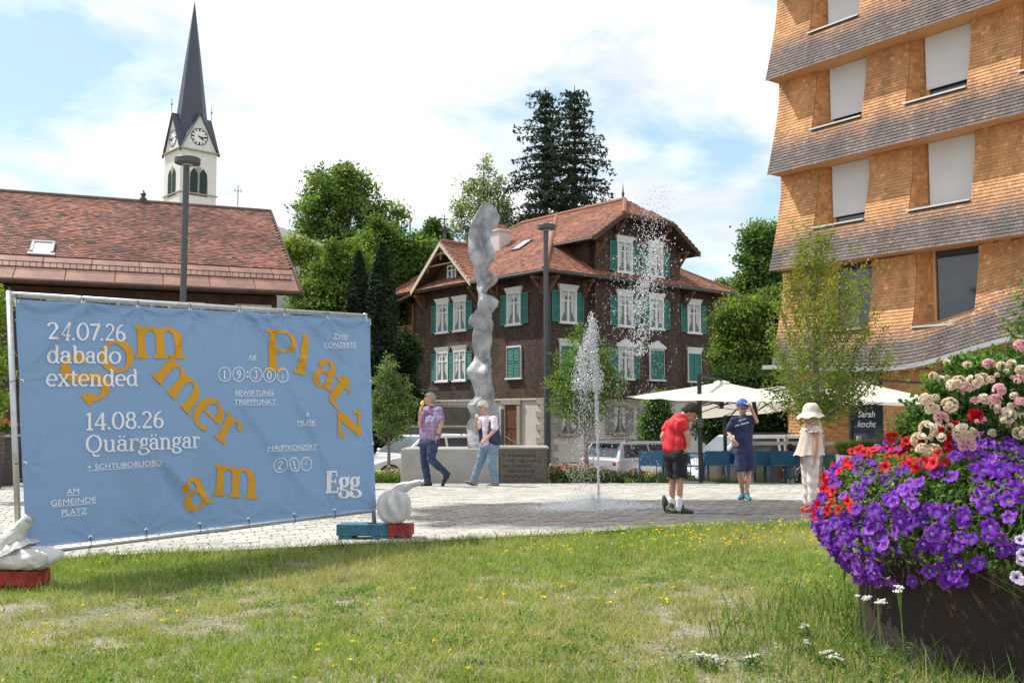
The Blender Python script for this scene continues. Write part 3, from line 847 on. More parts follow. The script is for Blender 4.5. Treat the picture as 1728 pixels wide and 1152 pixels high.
mg=MB();mg.add([(-.04,5.6,zEv),(-.04,10.6,zEv),(-.04,8.1,HE+9.7),(.1,5.6,zEv),(.1,10.6,zEv),(.1,8.1,HE+9.7)],[(0,2,1),(3,4,5),(0,1,4,3)]);mg.build('gable',M_hw,hs)
mb.add([(3.05,-.45,zEv),(3.05,3.5,zEv),(3.05,3.5,HE+9.6),(3.05,-.45,HE+9.6)],[(0,1,2,3)])
mb.add([(9.9,-.45,zEv),(9.9,3.5,zEv),(9.9,3.5,HE+9.6),(9.9,-.45,HE+9.6)],[(0,3,2,1)])
mb.build('gable',M_hw,hs)
M_soff=mat('eave_wood',(0.085,0.05,0.035),.85,.2,4)
M_under=mat('roof_under_tiles',(0.22,0.085,0.055),.85,.2,4)
mbr_=MB()
def slab(poly,th=0.14):
 n=len(poly)
 p=[Vector(q)for q in poly];nn=(p[1]-p[0]).cross(p[2]-p[0]).normalized()
 if nn.z<0:p=p[::-1];nn=-nn
 lo=[q-Vector((0,0,th))for q in p]
 mbr_.add(p,[tuple(range(n))],0);mbr_.add(lo,[tuple(range(n))[::-1]],1)
 mbr_.add(p+lo,[(k,n+k,n+(k+1)%n,(k+1)%n)for k in range(n)],1)
ov=0.9
ru=6.45
e0u,e1u,e0v,e1v=-ov,U+ov,-ov,VV_+3.0
zev=zEv
pv0,pv1=6.3,9.6
left_plane=[(e0u,e0v,zev),(ru,pv0,zR),(ru,pv1,zR),(e0u,e1v,zev)]
right_plane=[(e1u,e0v,zev),(e1u,e1v,zev),(ru,pv1,zR),(ru,pv0,zR)]
front_plane=[(e0u,e0v,zev),(e1u,e0v,zev),(ru,pv0,zR)]
back_plane=[(e0u,e1v,zev),(ru,pv1,zR),(e1u,e1v,zev)]
for pl in(left_plane,right_plane,front_plane,back_plane):slab(pl)
vf=-1.25
zs=gz0
kink=(HE+10.8)
tt=(kink-zs)/(zR-zs)
ul,ur=gu0+(gc-gu0)*tt,gu1-(gu1-gc)*tt
slab([(gu0,vf,zs),(ul,vf,kink),(gc,.55,zR),(gc,6.3,zR+.01),(gu0,4.9,zs)])
slab([(gu1,vf,zs),(gu1,4.9,zs),(gc,6.3,zR+.01),(gc,.55,zR),(ur,vf,kink)])
slab([(ul,vf,kink),(ur,vf,kink),(gc,.55,zR)])
gf=-0.95
slab([(gf,5.2,zEv-.05),(gf,8.1,HE+9.9),(3.4,8.1,HE+9.9),(-.3,5.2,zEv-.05)])
slab([(gf,11.1,zEv-.05),(-.3,11.1,zEv-.05),(3.4,8.1,HE+9.9),(gf,8.1,HE+9.9)])
slab([(-1.0,11.0,zEv-.1),(-1.6,14.5,zEv-1.0),(2.0,14.5,zEv+.3),(2.0,11.0,zEv+1.2)])
roofh=mbr_.build('roof',[M_under,M_soff],hs)
def slope_tiles(poly,col=(0.275,0.115,0.072)):
 """tiles over a convex polygon given eave edge first two vertices horizontal"""
 p=[np.array(q,float)for q in poly]
 best=None
 for i in range(len(p)):
  q,r_=p[i],p[(i+1)%len(p)]
  if abs(q[2]-r_[2])<.02 and(best is None or q[2]<best[0][2]-.01):best=(q,r_)
 q,r_=best
 A=unit(r_-q);nn=np.array([0.0,0,0])
 for i in range(len(p)):
  nn+=np.cross(p[i],p[(i+1)%len(p)])
 nn=unit(nn);
 if nn[2]<0:nn=-nn
 B=np.cross(nn,A)
 if B[2]<0:B=-B
 pa=[((s-q)@A,(s-q)@B)for s in p]
 def inside(a,b):
  pos=np.ones_like(a,bool);neg=np.ones_like(a,bool)
  for i in range(len(pa)):
   (x0,y0),(x1,y1)=pa[i],pa[(i+1)%len(pa)]
   cr=(x1-x0)*(b-y0)-(y1-y0)*(a-x0)
   pos&=cr>-0.03;neg&=cr<0.03
  return pos|neg
 a_=[s[0]for s in pa];b_=[s[1]for s in pa]
 tiles_on('roof_tiles',q,A,B,inside,(min(a_),max(a_)),(min(b_)+.05,max(b_)),0.20,0.17,col,roofh,M_tileH,0.2,0.05)
for pl in(left_plane,right_plane,front_plane):slope_tiles(pl)
slope_tiles([(gu0,vf,zs),(ul,vf,kink),(gc,.55,zR),(gc,6.3,zR+.01),(gu0,4.9,zs)])
slope_tiles([(gu1,vf,zs),(gu1,4.9,zs),(gc,6.3,zR+.01),(gc,.55,zR),(ur,vf,kink)])
slope_tiles([(ul,vf,kink),(ur,vf,kink),(gc,.55,zR)])
slope_tiles([(gf,5.2,zEv-.05),(gf,8.1,HE+9.9),(3.4,8.1,HE+9.9),(-.3,5.2,zEv-.05)][::-1])if False else None
def quad_tiles(O,A,B,La,Lb):tiles_on('roof_tiles',O,A,B,lambda a,b:np.ones_like(a,bool),La,Lb,.2,.17,(0.275,0.115,0.072),roofh,M_tileH,.13,.02)
gs=math.hypot(2.9,HE+9.9-zEv+.05)
tiles_on('roof_tiles',(gf,5.2,zEv-.05),(1,0,0),tuple(unit(np.array([0,2.9,HE+9.9-zEv+.05]))),lambda a,b:a<.7+3.7*b/gs,(0,4.4),(.05,gs),.2,.17,(0.275,0.115,0.072),roofh,M_tileH,
.13,.02)
mbc=MB();mbc.lathe([(0.13,0),(0.15,0.03),(0.14,.42),(0.12,.42)],n=8);me_cap=mbc.mesh('hip_tile',mat('hip_tile',(0.275,0.115,0.072),.8,.2,5))
def caps(a,b):
 a,b=Vector(a),Vector(b);d=b-a;n=int(d.length/.4)
 q=d.to_track_quat('Z','Y').to_euler()
 for i in range(n):place(me_cap,'hip_tile',roofh,a+d*(i/n)+Vector((0,0,.02)),q)
caps((e0u,e0v,zev),(ru,pv0,zR));caps((ru,.55,zR+.03),(ru,6.3,zR+.03));caps((e1u,e0v,zev),(ru+3.6,2.6,zEv+2.2))
caps((ru,pv0,zR+.03),(ru,pv1,zR+.03));caps((ul,vf,kink),(gc,.55,zR));caps((ru,pv1,zR),(e0u+1.6,e1v-1.4,zev+1.0));caps((gf,8.1,HE+9.93),(3.2,8.1,HE+9.93))
mb=MB()
mb.tube([(e0u,e0v-.02,zev-.1),(e1u,e0v-.02,zev-.1)],.09,8);mb.tube([(e0u-.02,e0v,zev-.1),(e0u-.02,5.2,zev-.1)],.09,8)
mb.tube([(gu0-.05,vf,zs-.1),(gu0-.05,4.6,zs-.1)],.08,8);mb.tube([(gu1+.05,vf,zs-.1),(gu1+.05,4.6,zs-.1)],.08,8)
mb.tube([(.25,-.3,zev-.2),(.12,-.12,zev-.9),(.1,-.12,-.3)],.055,8)
mb.build('gutter',M_dark,hs)
def board(mb,a,b,w=.28,t=.06,n=(0,-1,0)):
 a,b,n=Vector(a),Vector(b),Vector(n)*t;dn=Vector((0,0,-w))
 mb.add([a,b,b+dn,a+dn,a+n,b+n,b+dn+n,a+dn+n],[(0,3,2,1),(4,5,6,7),(0,1,5,4),(3,7,6,2),(0,4,7,3),(1,2,6,5)])
mb=MB();board(mb,(gu0,vf,zs+.04),(ul,vf,kink+.04));board(mb,(ul,vf,kink+.04),(ur,vf,kink+.04));board(mb,(ur,vf,kink+.04),(gu1,vf,zs+.04));mb.build('verge_board',M_soff,hs)
mb=MB();board(mb,(gf,5.2,zEv),(gf,8.1,HE+9.95),n=(-1,0,0));board(mb,(gf,8.1,HE+9.95),(gf,11.1,zEv),n=(-1,0,0));mb.build('verge_board',M_cream,hs)
mbk=MB();mbk.box(-.06,-1.0,-.02,.06,0,.12);mbk.box(-.06,-.12,-.8,.06,0,-.02)
mbk.add([(-.05,-.95,-.02),(.05,-.95,-.02),(.05,-.12,-.75),(-.05,-.12,-.75),(-.05,-.78,-.02),(.05,-.78,-.02),(.05,-.12,-.58),(-.05,-.12,-.58)],[(0,1,2,3),(4,7,6,5),(0,3,7,
4),(1,5,6,2)])
me_br=mbk.mesh('bracket',M_timber)
for u in(.1,2.6,10.7,13.4):place(me_br,'bracket',hs,(u,-.04,zEv-.35),(0,0,0),(1,.8,1))
for u in(3.2,4.7,8.3,9.8):place(me_br,'bracket',hs,(u,-.45,HE+9.2 if u in(3.2,9.8)else HE+10.5),(0,0,0),(1.2,.75,1))
for v in(.2,3.9,5.6,10.9):place(me_br,'bracket',hs,(-.04,v,zEv-.35),(0,0,-PI/2),(1,.8,1))
mb=MB()
pts=[(-.9,8.1+1.35*math.cos(t),HE+8.1+1.15*math.sin(t))for t in np.linspace(.15,PI-.15,12)]
mb.tube(pts,.07,6);mb.tube([(-.9,8.1,HE+9.9),(-.9,8.1,HE+8.9)],.06,6);mb.tube([(-.9,6.7,HE+8.6),(-.9,9.5,HE+8.6)],.05,6)
mb.build('gable_ornament',M_timber,hs)
def lint(mb,w,h,kind):
 if kind==1:
  mb.add([(-w/2-.1,0,h+.08),(w/2+.1,0,h+.08),(w/2+.22,0,h+.36),(-w/2-.22,0,h+.36),(-w/2-.1,-.08,h+.08),(w/2+.1,-.08,h+.08),(w/2+.22,-.16,h+.36),(-w/2-.22,-.16,h+.36)],[(4,
5,6,7),(0,4,7,3),(1,2,6,5),(3,7,6,2),(0,1,5,4)])
 if kind==2:
  mb.add([(-w/2-.2,-.14,h+.1),(w/2+.2,-.14,h+.1),(w/2+.2,-.14,h+.22),(0,-.14,h+.55),(-w/2-.2,-.14,h+.22),(-w/2-.2,0,h+.1),(w/2+.2,0,h+.1),(w/2+.2,0,h+.22),(0,0,h+.55),(-w/2-.2,
0,h+.22)],[(0,1,2,3,4),(0,5,6,1),(1,6,7,2),(2,7,8,3),(3,8,9,4),(4,9,5,0)])
def make_frame(w,h,kind,m=None):
 mb=MB();a=.09
 mb.box(-w/2-a,-.08,0,-w/2,0,h+.08);mb.box(w/2,-.08,0,w/2+a,0,h+.08);mb.box(-w/2,-.08,h,w/2,0,h+.08)
 mb.box(-w/2-.16,-.14,-.09,w/2+.16,0,0)
 mb.box(-.045,-.07,0,.045,0,h);mb.box(-w/2,-.065,h*.68,-.045,0,h*.68+.07);mb.box(.045,-.065,h*.68,w/2,0,h*.68+.07)
 for s in(-1,1):
  x0,x1=sorted((s*.045,s*w/2));mb.box(x0,-.05,0,x0+.045,0,h*.68);mb.box(x1-.045,-.05,0,x1,0,h*.68);mb.box(x0+.045,-.05,0,x1-.045,0,.06)
 lint(mb,w,h,kind)
 return mb.mesh('window',m or M_white)
def make_pane(w,h):
 mb=MB();mb.box(-w/2,-.02,0.01,w/2,0.0,h);return mb.mesh('pane',M_glass)
def make_curt(w,h):
 mb=MB()
 for s in(-1,1):
  n=6
  for k in range(n):
   a0=s*(w/2-k*.05);a1=s*(w/2-(k+1)*.05)
   if abs(a1)<.06:break
   d0,d1=-.026-(k%2)*.008,-.026-((k+1)%2)*.008
   top=h*.97;low=h*(.08+.05*k)
   mb.add([(a0,d0,low),(a1,d1,low+.06),(a1,d1,top),(a0,d0,top)],[(0,1,2,3)if s<0 else(0,3,2,1)])
 mb.add([(-w/2+.02,-.03,h*.86),(w/2-.02,-.03,h*.86),(w/2-.02,-.03,h*.98),(-w/2+.02,-.03,h*.98)],[(0,1,2,3)])
 return mb.mesh('curtain',M_curt)
def make_shutter(w,h,m):
 mb=MB();a=.06
 mb.box(-w/2,-.05,0,-w/2+a,0,h);mb.box(w/2-a,-.05,0,w/2,0,h)
 for z in(0,h/2-.03,h-.07):mb.box(-w/2+a,-.05,z,w/2-a,0,z+.07)
 z=.09
 while z<h-.1:
  if abs(z-h/2)>.06:
   mb.add([(-w/2+a,-.042,z),(w/2-a,-.042,z),(w/2-a,-.008,z+.055),(-w/2+a,-.008,z+.055),(-w/2+a,-.030,z-.008),(w/2-a,-.030,z-.008)],[(0,1,2,3),(4,5,1,0)])
  z+=.075
 mb.box(-w/2+a,-.006,.07,w/2-a,0,h-.07)
 return mb.mesh('shutter',m)
WW,WH=1.02,1.62
fr1,fr2,fr0=make_frame(WW,WH,1),make_frame(WW,WH,2),make_frame(WW,WH,0)
pn,cu=make_pane(WW,WH),make_curt(WW,WH)
shg=make_shutter(.52,WH,M_green);shg2=make_shutter(.50,WH,M_green)
frs,pns,cus=make_frame(.92,1.45,0,M_stone),make_pane(.92,1.45),make_curt(.92,1.45)
frsw=make_frame(.9,1.4,0)
shs=make_shutter(.48,1.42,M_gshut)
def window(side,s,z,fr,sh='open',pan=pn,cur=cu,shm=shg,w=WW,d=0.045):
 loc,rot=((s,-d,z),0)if side=='R' else((-d,s,z),-PI/2)
 o=place(fr,'window',hs,loc,(0,0,rot))
 place(pan,'pane',o)
 if cur:place(cur,'curtain',o)
 if sh=='open':
  for k in(-1,1):place(shm,'shutter',o,(k*(w/2+.36),-.03,0),(0,0,k*.10))
 elif sh=='closed':
  for k in(-1,1):place(shm,'shutter',o,(k*(w/4+.0),-.085,0),(0,0,0),(1,1,1))
 return o
zr1,zr2,zr3,zr0=HE+4.82,HE+1.97,HE+7.78,HE-1.0
window('R',1.45,zr1,fr1);window('R',11.5,zr1,fr1)
for u in(5.3,7.8):window('R',u,zr1,fr1,d=.455);
for u in(5.3,7.8):window('R',u,zr3,fr1,d=.455)
window('R',1.45,zr2,fr1,'closed');window('R',5.3,zr2,fr2,d=.455);window('R',7.8,zr2,fr2,'closed',d=.455);window('R',11.5,zr2,fr1,'closed')
for v in(7.35,9.05):window('L',v,zr1,fr1);window('L',v,zr2,fr1)
window('L',2.5,zr1,fr1);window('L',2.5,zr2,fr0,'closed')
window('L',8.15,HE+7.75,make_frame(.7,.85,0),None,make_pane(.7,.85),None)
for u in(1.45,5.3,7.8,11.5):window('R',u,zr0,frs,'open',pns,cus,shs,.92,d=.0)
mb=MB();mb.box(-.12,2.0,HE-1.9,0.02,2.25,HE+.55);mb.box(-.12,3.25,HE-1.9,0.02,3.5,HE+.55);mb.box(-.14,1.95,HE+.55,0.02,3.55,HE+.82)
mb.box(-.7,1.9,HE-2.5,0.0,3.6,HE-1.9)
df=mb.build('door_surround',M_stone,hs)
mb=MB();mb.box(-.03,2.25,HE-1.9,0.015,3.25,HE+.55);mb.box(-.05,2.35,HE-1.75,-.03,2.7,HE-.9);mb.box(-.05,2.8,HE-1.75,-.03,3.15,HE-.9);mb.box(-.05,2.35,HE-.7,-.03,3.15,HE+.3)
mb.build('door',mat('brown_door',(0.16,0.065,0.035),.5,.15,4),df)
for k in range(11):
 z=-.35+k*.335
 a,b=(.75,.42)if k%2 else(.42,.75)
 mb=MB();mb.box(-.07,-.07,z+.012,a,.03,z+.323);mb.box(-.07,.03,z+.012,.03,b,z+.323)
 mb.build('corner_stone',M_stone,hs)
mb=MB();mb.box(3.0,-.12,-.3,3.5,.03,zA-.05);mb.build('pilaster',M_stone,hs)
mb=MB();mb.box(-.06,-.06,zA-.12,U+.06,.02,zA-.02);mb.box(-.06,.02,zA-.12,.02,VV_,zA-.02);mb.build('string_course',M_cream,hs)
mb=MB();mb.box(-.42,-.45,-1.2,.42,.45,1.1);mb.box(-.5,-.53,1.1,.5,.53,1.22)
ch_=mb.build('chimney',mat('chimney_plaster',(0.62,0.56,0.54),.85,.1,4),hs)
ch_.location=(3.13,7.7,HE+9.8)
mb=MB()
for s in(-.22,.22):mb.box(s-.14,-.2,1.22,s+.14,.2,1.55)
mb.build('chimney_pot',mat('clay_pot',(0.30,0.15,0.10),.8,.1,5),ch_)
slopeL=math.atan2(zR-zev,ru-e0u)
mb=MB();Mr=Matrix.Translation((2.6,5.0,zev+(2.6-e0u)*math.tan(slopeL)+.04))@Matrix.Rotation(-slopeL,4,'Y')
mb.box(-.6,-.36,0,.6,.36,.1,M=Mr);s_=mb.build('skylight',M_dark,hs)
mb=MB();mb.box(-.52,-.28,.1,.52,.28,.12,M=Mr);mb.build('pane',MATS['bright_glass'],s_)
mb=MB();mb.tube([(gu0+.15,2.3,zs+.1),(gc-1.3,5.4,zR-.75)],.09,6);mb.build('valley_flashing',M_zinc,hs)
mb=MB();mb.lathe([(.12,0),(.05,.2),(.09,.35),(.04,.5),(.015,.9),(0,.95)],(gc,.7,zR+.05),8);mb.build('finial',M_dark,hs)
M_ver=mat('veranda_wood',(0.17,0.085,0.05),.8,.3,4)
mb=MB()
for v in(12.1,13.9):
 mb.box(-.15,v-.08,0,0.02,v+.08,zEv-.6)
mb.box(-.2,12.0,zA+1.2,.02,14.0,zA+2.3);mb.box(-.2,12.0,zA+3.9,.02,14.0,zA+4.6);mb.box(-.2,12,zA-.3,.02,14,zA)
mb.box(.5,12.05,-.5,6,14,zEv-.4)
mb.build('veranda',M_ver,hs)
for zz_ in(zA+.3,zA+2.5):
 mb=MB()
 for k in range(14):mb.box(-.12,12.4,zz_+k*.09,-.02,13.2,zz_+k*.09+.05)
 mb.build('louvre',M_cream,hs)
mb=MB();mb.box(-3.2,5.0,0,-.05,13.0,2.9);terr=mb.build('terrace_base',mat('grey_render',(0.17,0.155,0.135),.9,.2,2,.3,30),hs)
mb=MB()
for a,b in(((-3.15,5.05),(-3.15,12.9)),((-3.15,5.05),(-.1,5.05))):
 L2=math.dist(a,b);n=int(L2/.14)
 for zz_ in(2.95,3.8):mb.tube([(a[0],a[1],zz_),(b[0],b[1],zz_)],.025,5)
 for k in range(n+1):
  t=k/n;x,y=a[0]+(b[0]-a[0])*t,a[1]+(b[1]-a[1])*t;mb.tube([(x,y,2.95),(x,y,3.8)],.012,4)
mb.build('railing',M_dark,hs)
mb=MB();mb.box(-3.21,7.3,.4,-3.19,8.6,2.3);mb.build('cellar_opening',M_black,hs)
mb=MB()
pts=[(-1.6,4.5,HE-1.0),(-1.6,1.6,HE-1.0),(-1.8,-1.2,HE-1.9)]
mb.tube(pts,.03,6);mb.tube([(p[0],p[1],p[2]-.4)for p in pts],.022,6)
for p in pts+[(-1.6,3.0,HE-1.0)]:mb.tube([p,(p[0],p[1],p[2]-1.1)],.025,6)
mb.build('hand_rail',M_dark,hs)
mb=MB();mb.tube([(-.05,4.1,HE+.75),(-.05,5.0,HE+.75)],.02,5);mb.box(-.12,4.2,HE-1.0,-.03,4.6,HE-.2);mb.box(-.1,4.3,HE+.2,-.03,4.5,HE+.35);mb.build('notice_box',M_dark,hs)
tp=P(750,408,72)
t_=thing('turret_finial','slim dark metal turret spike with a weather vane rising left of the villa gable','finial',(tp.x,tp.y,tp.z-1.6))
mb=MB();mb.lathe([(.45,0),(.30,1.3),(.12,1.6),(.10,2.3),(.19,2.5),(.19,2.7),(.06,2.9),(.035,3.6),(0,3.7)],n=10);mb.build('spike',M_dark,t_)
mb=MB();mb.box(-.3,-.02,3.25,.3,.02,3.33);mb.add([(-.3,0,3.15),(-.55,0,3.29),(-.3,0,3.43)],[(0,1,2)]);mb.build('vane',M_dark,t_)
mb=MB();mb.lathe([(1.6,-9),(1.6,-.4),(.5,.0),(.45,.02)],n=8);mb.build('roof',M_slate,t_)
WO=Vector((8.65,32.0));WA=Vector((0.596,-0.803));WN=Vector((-0.803,-0.596))
wg=-0.45
wb_=thing('shingled_building','tall modern building clad in orange wooden shingles, each floor flaring over the next','building',(WO.x,WO.y,0.0),math.atan2(WA.y,WA.x))
TL=12.5
def wp(t,d,z):return(t,-d,z)
def zb3(t):return E+1.5-.2*float(sm(0,4,t))+0.68*float(sm(4.6,8.7,t))
ZB=[wg,None,E+4.68,E+7.82,E+10.95,E+14.1,E+17.2]
def zbot(k,t):return zb3(t)if k==1 else ZB[k]
FL=0.66
def flare(h):
 q=np.clip(1-h/2.7,0,1);return FL*q**1.25
T0=.36
openings={k:[(1.82,3.62),(5.06,6.90),(8.35,10.1)]for k in range(1,6)}
openings[0]=[(1.67,3.86),(5.95,8.3)]
SILL=1.17
def top_of(k,t):return zbot(k+1,t)
M_under2=mat('building_sarking',(0.16,0.085,0.045),.9,.2,5)
M_sh=mat('wood_shingle',attr=True,rough=.75,var=.10,scale=3,spec=.25)
M_sh1=None
M_larch=mat('larch_boards',(0.56,0.29,0.12),.6,.14,2.2,.1,30,stretch=(1,8,1))
M_blind=mat('white_blind',(0.60,0.58,0.57),.75,.03,2)
M_alu=mat('aluminium_sill',(0.62,0.62,0.60),.45,.05,5,metal=.2)
def shingle_col(t,k,h,n):
 """orange under the shelter of the floor above, silvered on the exposed skirts"""
 c_or=np.array([0.53,0.275,0.122]);c_gr=np.array([0.128,0.108,0.104]);c_md=np.array([0.34,0.18,0.10])
 edge=1.32+0.5*(vnoise(t,h*0.4+k*9,0.5,40+k)-.5)
 w=1-sm(edge-0.75,edge+0.3,h)
 w=np.where(k==0,0,w)
 w=np.clip(w+rng.normal(0,.06,n)+.35*(vnoise(t,h*.25+k*5,1.6,50+k)-.5)*(w>.03)*(w<.97),0,1)[:,None]
 c=c_or*(1-w)+c_gr*w
 c=c+(c_md-c)*(0.35*np.clip(1-np.abs(w-.5)*2,0,1))
 c=c*(1+rng.normal(0,.085,(n,1)))*(1+rng.normal(0,.03,(n,3)))
 c=c*(.80+.42*vnoise(t*3,h*.45+k*7,1.0,60+k))[:,None]
 lite=rng.random(n)<.05;c[lite]*=1.3
 return np.clip(c,.02,1)
SW,SH_=0.112,0.102
allV,allF,allC=[],[],[];off=0;allpos=[]
Ax=np.array([1.0,0,0])
for k in range(0,6):
 zz=np.arange(0,3.6,SH_)
 tt_=np.arange(-0.4,TL,SW)
 T,H=np.meshgrid(tt_,zz)
 T=(T+(np.round(H/SH_).astype(int)%2)*SW/2+((np.round(H/SH_).astype(int)*29)%11)*.004).ravel();H=H.ravel()
 zb=np.array([zbot(k,t)for t in T]);zt=np.array([top_of(k,t)for t in T])
 Z=zb+H
 dd=flare(H)if k>0 else 0.28*np.clip((zt-Z)/3.0,-1,1)*0+0.0*H
 t0=T0-0.03*dd if k>0 else 0.30+0.12*H
 keep=(T>t0-SW)&(Z<zt-0.03)
 T,H,Z,dd,t0=T[keep],H[keep],Z[keep],dd[keep],np.broadcast_to(t0,keep.shape)[keep]
 lo_,hi_=T-SW/2,T+SW/2;lo_=np.maximum(lo_,t0)
 for a,b in openings[k]:
  act=(H>SILL-.05)|(k==0)
  inn=act&(lo_>=a-.001)&(hi_<=b+.001);hi_=np.where(inn,lo_-1,hi_)
  hi_=np.where(act&(lo_<a)&(hi_>a),a,hi_);lo_=np.where(act&(lo_<b)&(hi_>b)&(lo_>=a),b,lo_)
 keep=hi_-lo_>.012;T,H,Z,dd=((lo_+hi_)/2)[keep],H[keep],Z[keep],dd[keep];hw_=((hi_-lo_)/2)[keep];n=len(T)
 dz=0.02
 slope=(flare(H+dz)-flare(H))/dz if k>0 else np.zeros(n)
 B=unit(np.stack([np.zeros(n),-slope,np.ones(n)],-1));Nn=unit(np.cross(np.tile(Ax,(n,1)),B));
 Bt=unit(B-Nn*(0.17+rng.normal(0,.012,(n,1))));Nt=np.cross(np.tile(Ax,(n,1)),Bt)
 C=np.stack([T,-dd,Z],-1)+Nn*0.016
 C[:,2]+=rng.normal(0,.0022,n)
 V,F=nboxes(C,np.tile(Ax,(n,1)),Bt,Nt,hw_-.001-.003*rng.random(n)*(hw_>.03),SH_*.60,.0065)
 c=shingle_col(T,k,H,n)
 allV.append(V);allF.append(F+off);allC.append(np.repeat(c,8,0));off+=len(V)
 allpos.append((T,Z,C,c))
Vs,Fs,Cs=np.concatenate(allV),np.concatenate(allF),np.concatenate(allC)
Cc_=np.concatenate([a[2]for a in allpos]);cc_=np.concatenate([a[3]for a in allpos])
wx=WO.x+Cc_[:,0]*WA.x-Cc_[:,1]*WN.x;wy=WO.y+Cc_[:,0]*WA.y-Cc_[:,1]*WN.y
pxs=864+FPX*wx/wy;pys=700-(Cc_[:,2]-E)*FPX/wy
inv=(pxs<1727)&(pys>5)&(pys<600)
dist_=np.sqrt(wx**2+wy**2+(Cc_[:,2]-E)**2)+(~inv)*100
sel=np.argsort(dist_)[:300]
mask=np.zeros(len(Cc_),bool);mask[sel]=True
mask=mask
F5=Fs.reshape(-1,5,4)
rest_f=F5[~mask].reshape(-1,4)
used_v=np.repeat(~mask,8);remap=np.cumsum(used_v)-1
npmesh('wood_shingles',Vs[used_v],remap[rest_f],M_sh,wb_,Cs[used_v],kind='stuff')
fl=np.array([(4,5,7,6),(0,1,5,4),(2,6,7,3),(0,4,6,2),(1,3,7,5)])
tones={}
for i in sel:
 key=int(np.clip((cc_[i].sum()-.2)/.03,0,40));key=(key,cc_[i][0]>1.75*cc_[i][1])
 if key not in tones:
  mbx=MB();hx=SW/2-.0035;hy=SH_*.62
  mbx.add([(-hx,-hy,-.007),(hx,-hy,-.007),(-hx,hy,-.007),(hx,hy,-.007),(-hx,-hy,.007),(hx,-hy,.007),(-hx,hy,.007),(hx,hy,.007)],[tuple(q)for q in fl],col=tuple(float(q)for q in cc_[i]))
  tones[key]=mbx.mesh('shingle',M_sh)
 v8=Vs[i*8:i*8+8]
 a=unit(v8[1]-v8[0]);b=unit(v8[2]-v8[0]);nn=unit(v8[4]-v8[0]);ctr=v8 .mean(0)
 o=bpy.data.objects.new('shingle',tones[key]);link(o,wb_)
 w2=np.linalg.norm(v8[1]-v8[0])/(SW-.007)
 o.matrix_local=Matrix(((a[0]*w2,b[0],nn[0],ctr[0]),(a[1]*w2,b[1],nn[1],ctr[1]),(a[2]*w2,b[2],nn[2],ctr[2]),(0,0,0,1)))
mb=MB();ms=MB()
def strip(ts,k,h0f,h1f,nh=12):
 for a,b in zip(ts[:-1],ts[1:]):
  for j in range(nh):
   qs=[]
   for(t,jj)in((a,j),(b,j),(b,j+1),(a,j+1)):
    h=h0f(t)+(h1f(t)-h0f(t))*jj/nh
    d=float(flare(h))if k>0 else 0.0
    tt=t if t>0.01 else(T0-0.03*d if k>0 else .42)
    qs.append(wp(tt,d,zbot(k,t)+h))
   mb.add(qs,[(0,1,2,3)])
def frange(a,b,n):return[a+(b-a)*i/n for i in range(n+1)]
for k in range(0,6):
 H=lambda t,k=k:top_of(k,t)-zbot(k,t)
 cuts=[0.0]
 for a,b in openings[k]:cuts+=[a,b]
 cuts+=[TL]
 for i in range(0,len(cuts),2):
  strip(frange(cuts[i],cuts[i+1],4),k,lambda t:0.0,H)
 if k>0:
  for a,b in openings[k]:strip(frange(a,b,2),k,lambda t:0.0,lambda t:SILL)
  ms=MB()
  ts=frange(0,TL,30)
  for a,b in zip(ts[:-1],ts[1:]):
   ta,tb=(a if a>0 else T0-.03*FL),b
   ms.add([wp(ta,FL+.012,zbot(k,a)-.012),wp(tb,FL+.012,zbot(k,b)-.012),wp(tb,-.55,zbot(k,b)+.0),wp(ta,-.55,zbot(k,a)+.0)],[(0,1,2,3)])
   ms.add([wp(ta,FL+.012,zbot(k,a)-.012),wp(tb,FL+.012,zbot(k,b)-.012),wp(tb,FL+.01,zbot(k,b)+.02),wp(ta,FL+.01,zbot(k,a)+.02)],[(0,1,2,3)])
  ms.build('soffit',M_larch,wb_)
mb.build('wall',M_under2,wb_)
mb=MB()
for k in range(1,6):
 H=top_of(k,0)-zbot(k,0)
 for j in range(12):
  h0,h1=H*j/12,H*(j+1)/12
  d0,d1=float(flare(h0)),float(flare(h1))
  mb.add([wp(T0-.03*d0,d0,zbot(k,0)+h0),wp(T0-.03*d1,d1,zbot(k,0)+h1),wp(T0-.03*d1,-9,zbot(k,0)+h1),wp(T0-.03*d0,-9,zbot(k,0)+h0)],[(0,1,2,3)])
 mb.add([wp(T0-.03*FL,FL,zbot(k,0)),wp(.42,-.5,zbot(k,0)),wp(.42,-9,zbot(k,0)),wp(T0-.03*FL,-9,zbot(k,0))],[(0,1,2,3)])
mb.add([wp(.28,0,wg-.3),wp(.6,0,E+1.3),wp(.6,-9,E+1.3),wp(.28,-9,wg-.3)],[(0,1,2,3)])
mb.build('side_wall',M_under2,wb_)
mb=MB();ts=frange(0,TL,40)
for a,b in zip(ts[:-1],ts[1:]):
 mb.add([wp(a,FL+.05,zb3(a)-.03),wp(b,FL+.05,zb3(b)-.03),wp(b,FL+.03,zb3(b)+.1),wp(a,FL+.03,zb3(a)+.1),wp(a,FL-.1,zb3(a)-.02),wp(b,FL-.1,zb3(b)-.02)],[(0,1,2,3),(4,5,1,0)])
mb.build('canopy_edge',M_zinc,wb_)
REC=0.30
M_jamb=mat('jamb_shingle',(0.46,0.215,0.085),.75,.2,3,.3,12,stretch=(1,1,3))
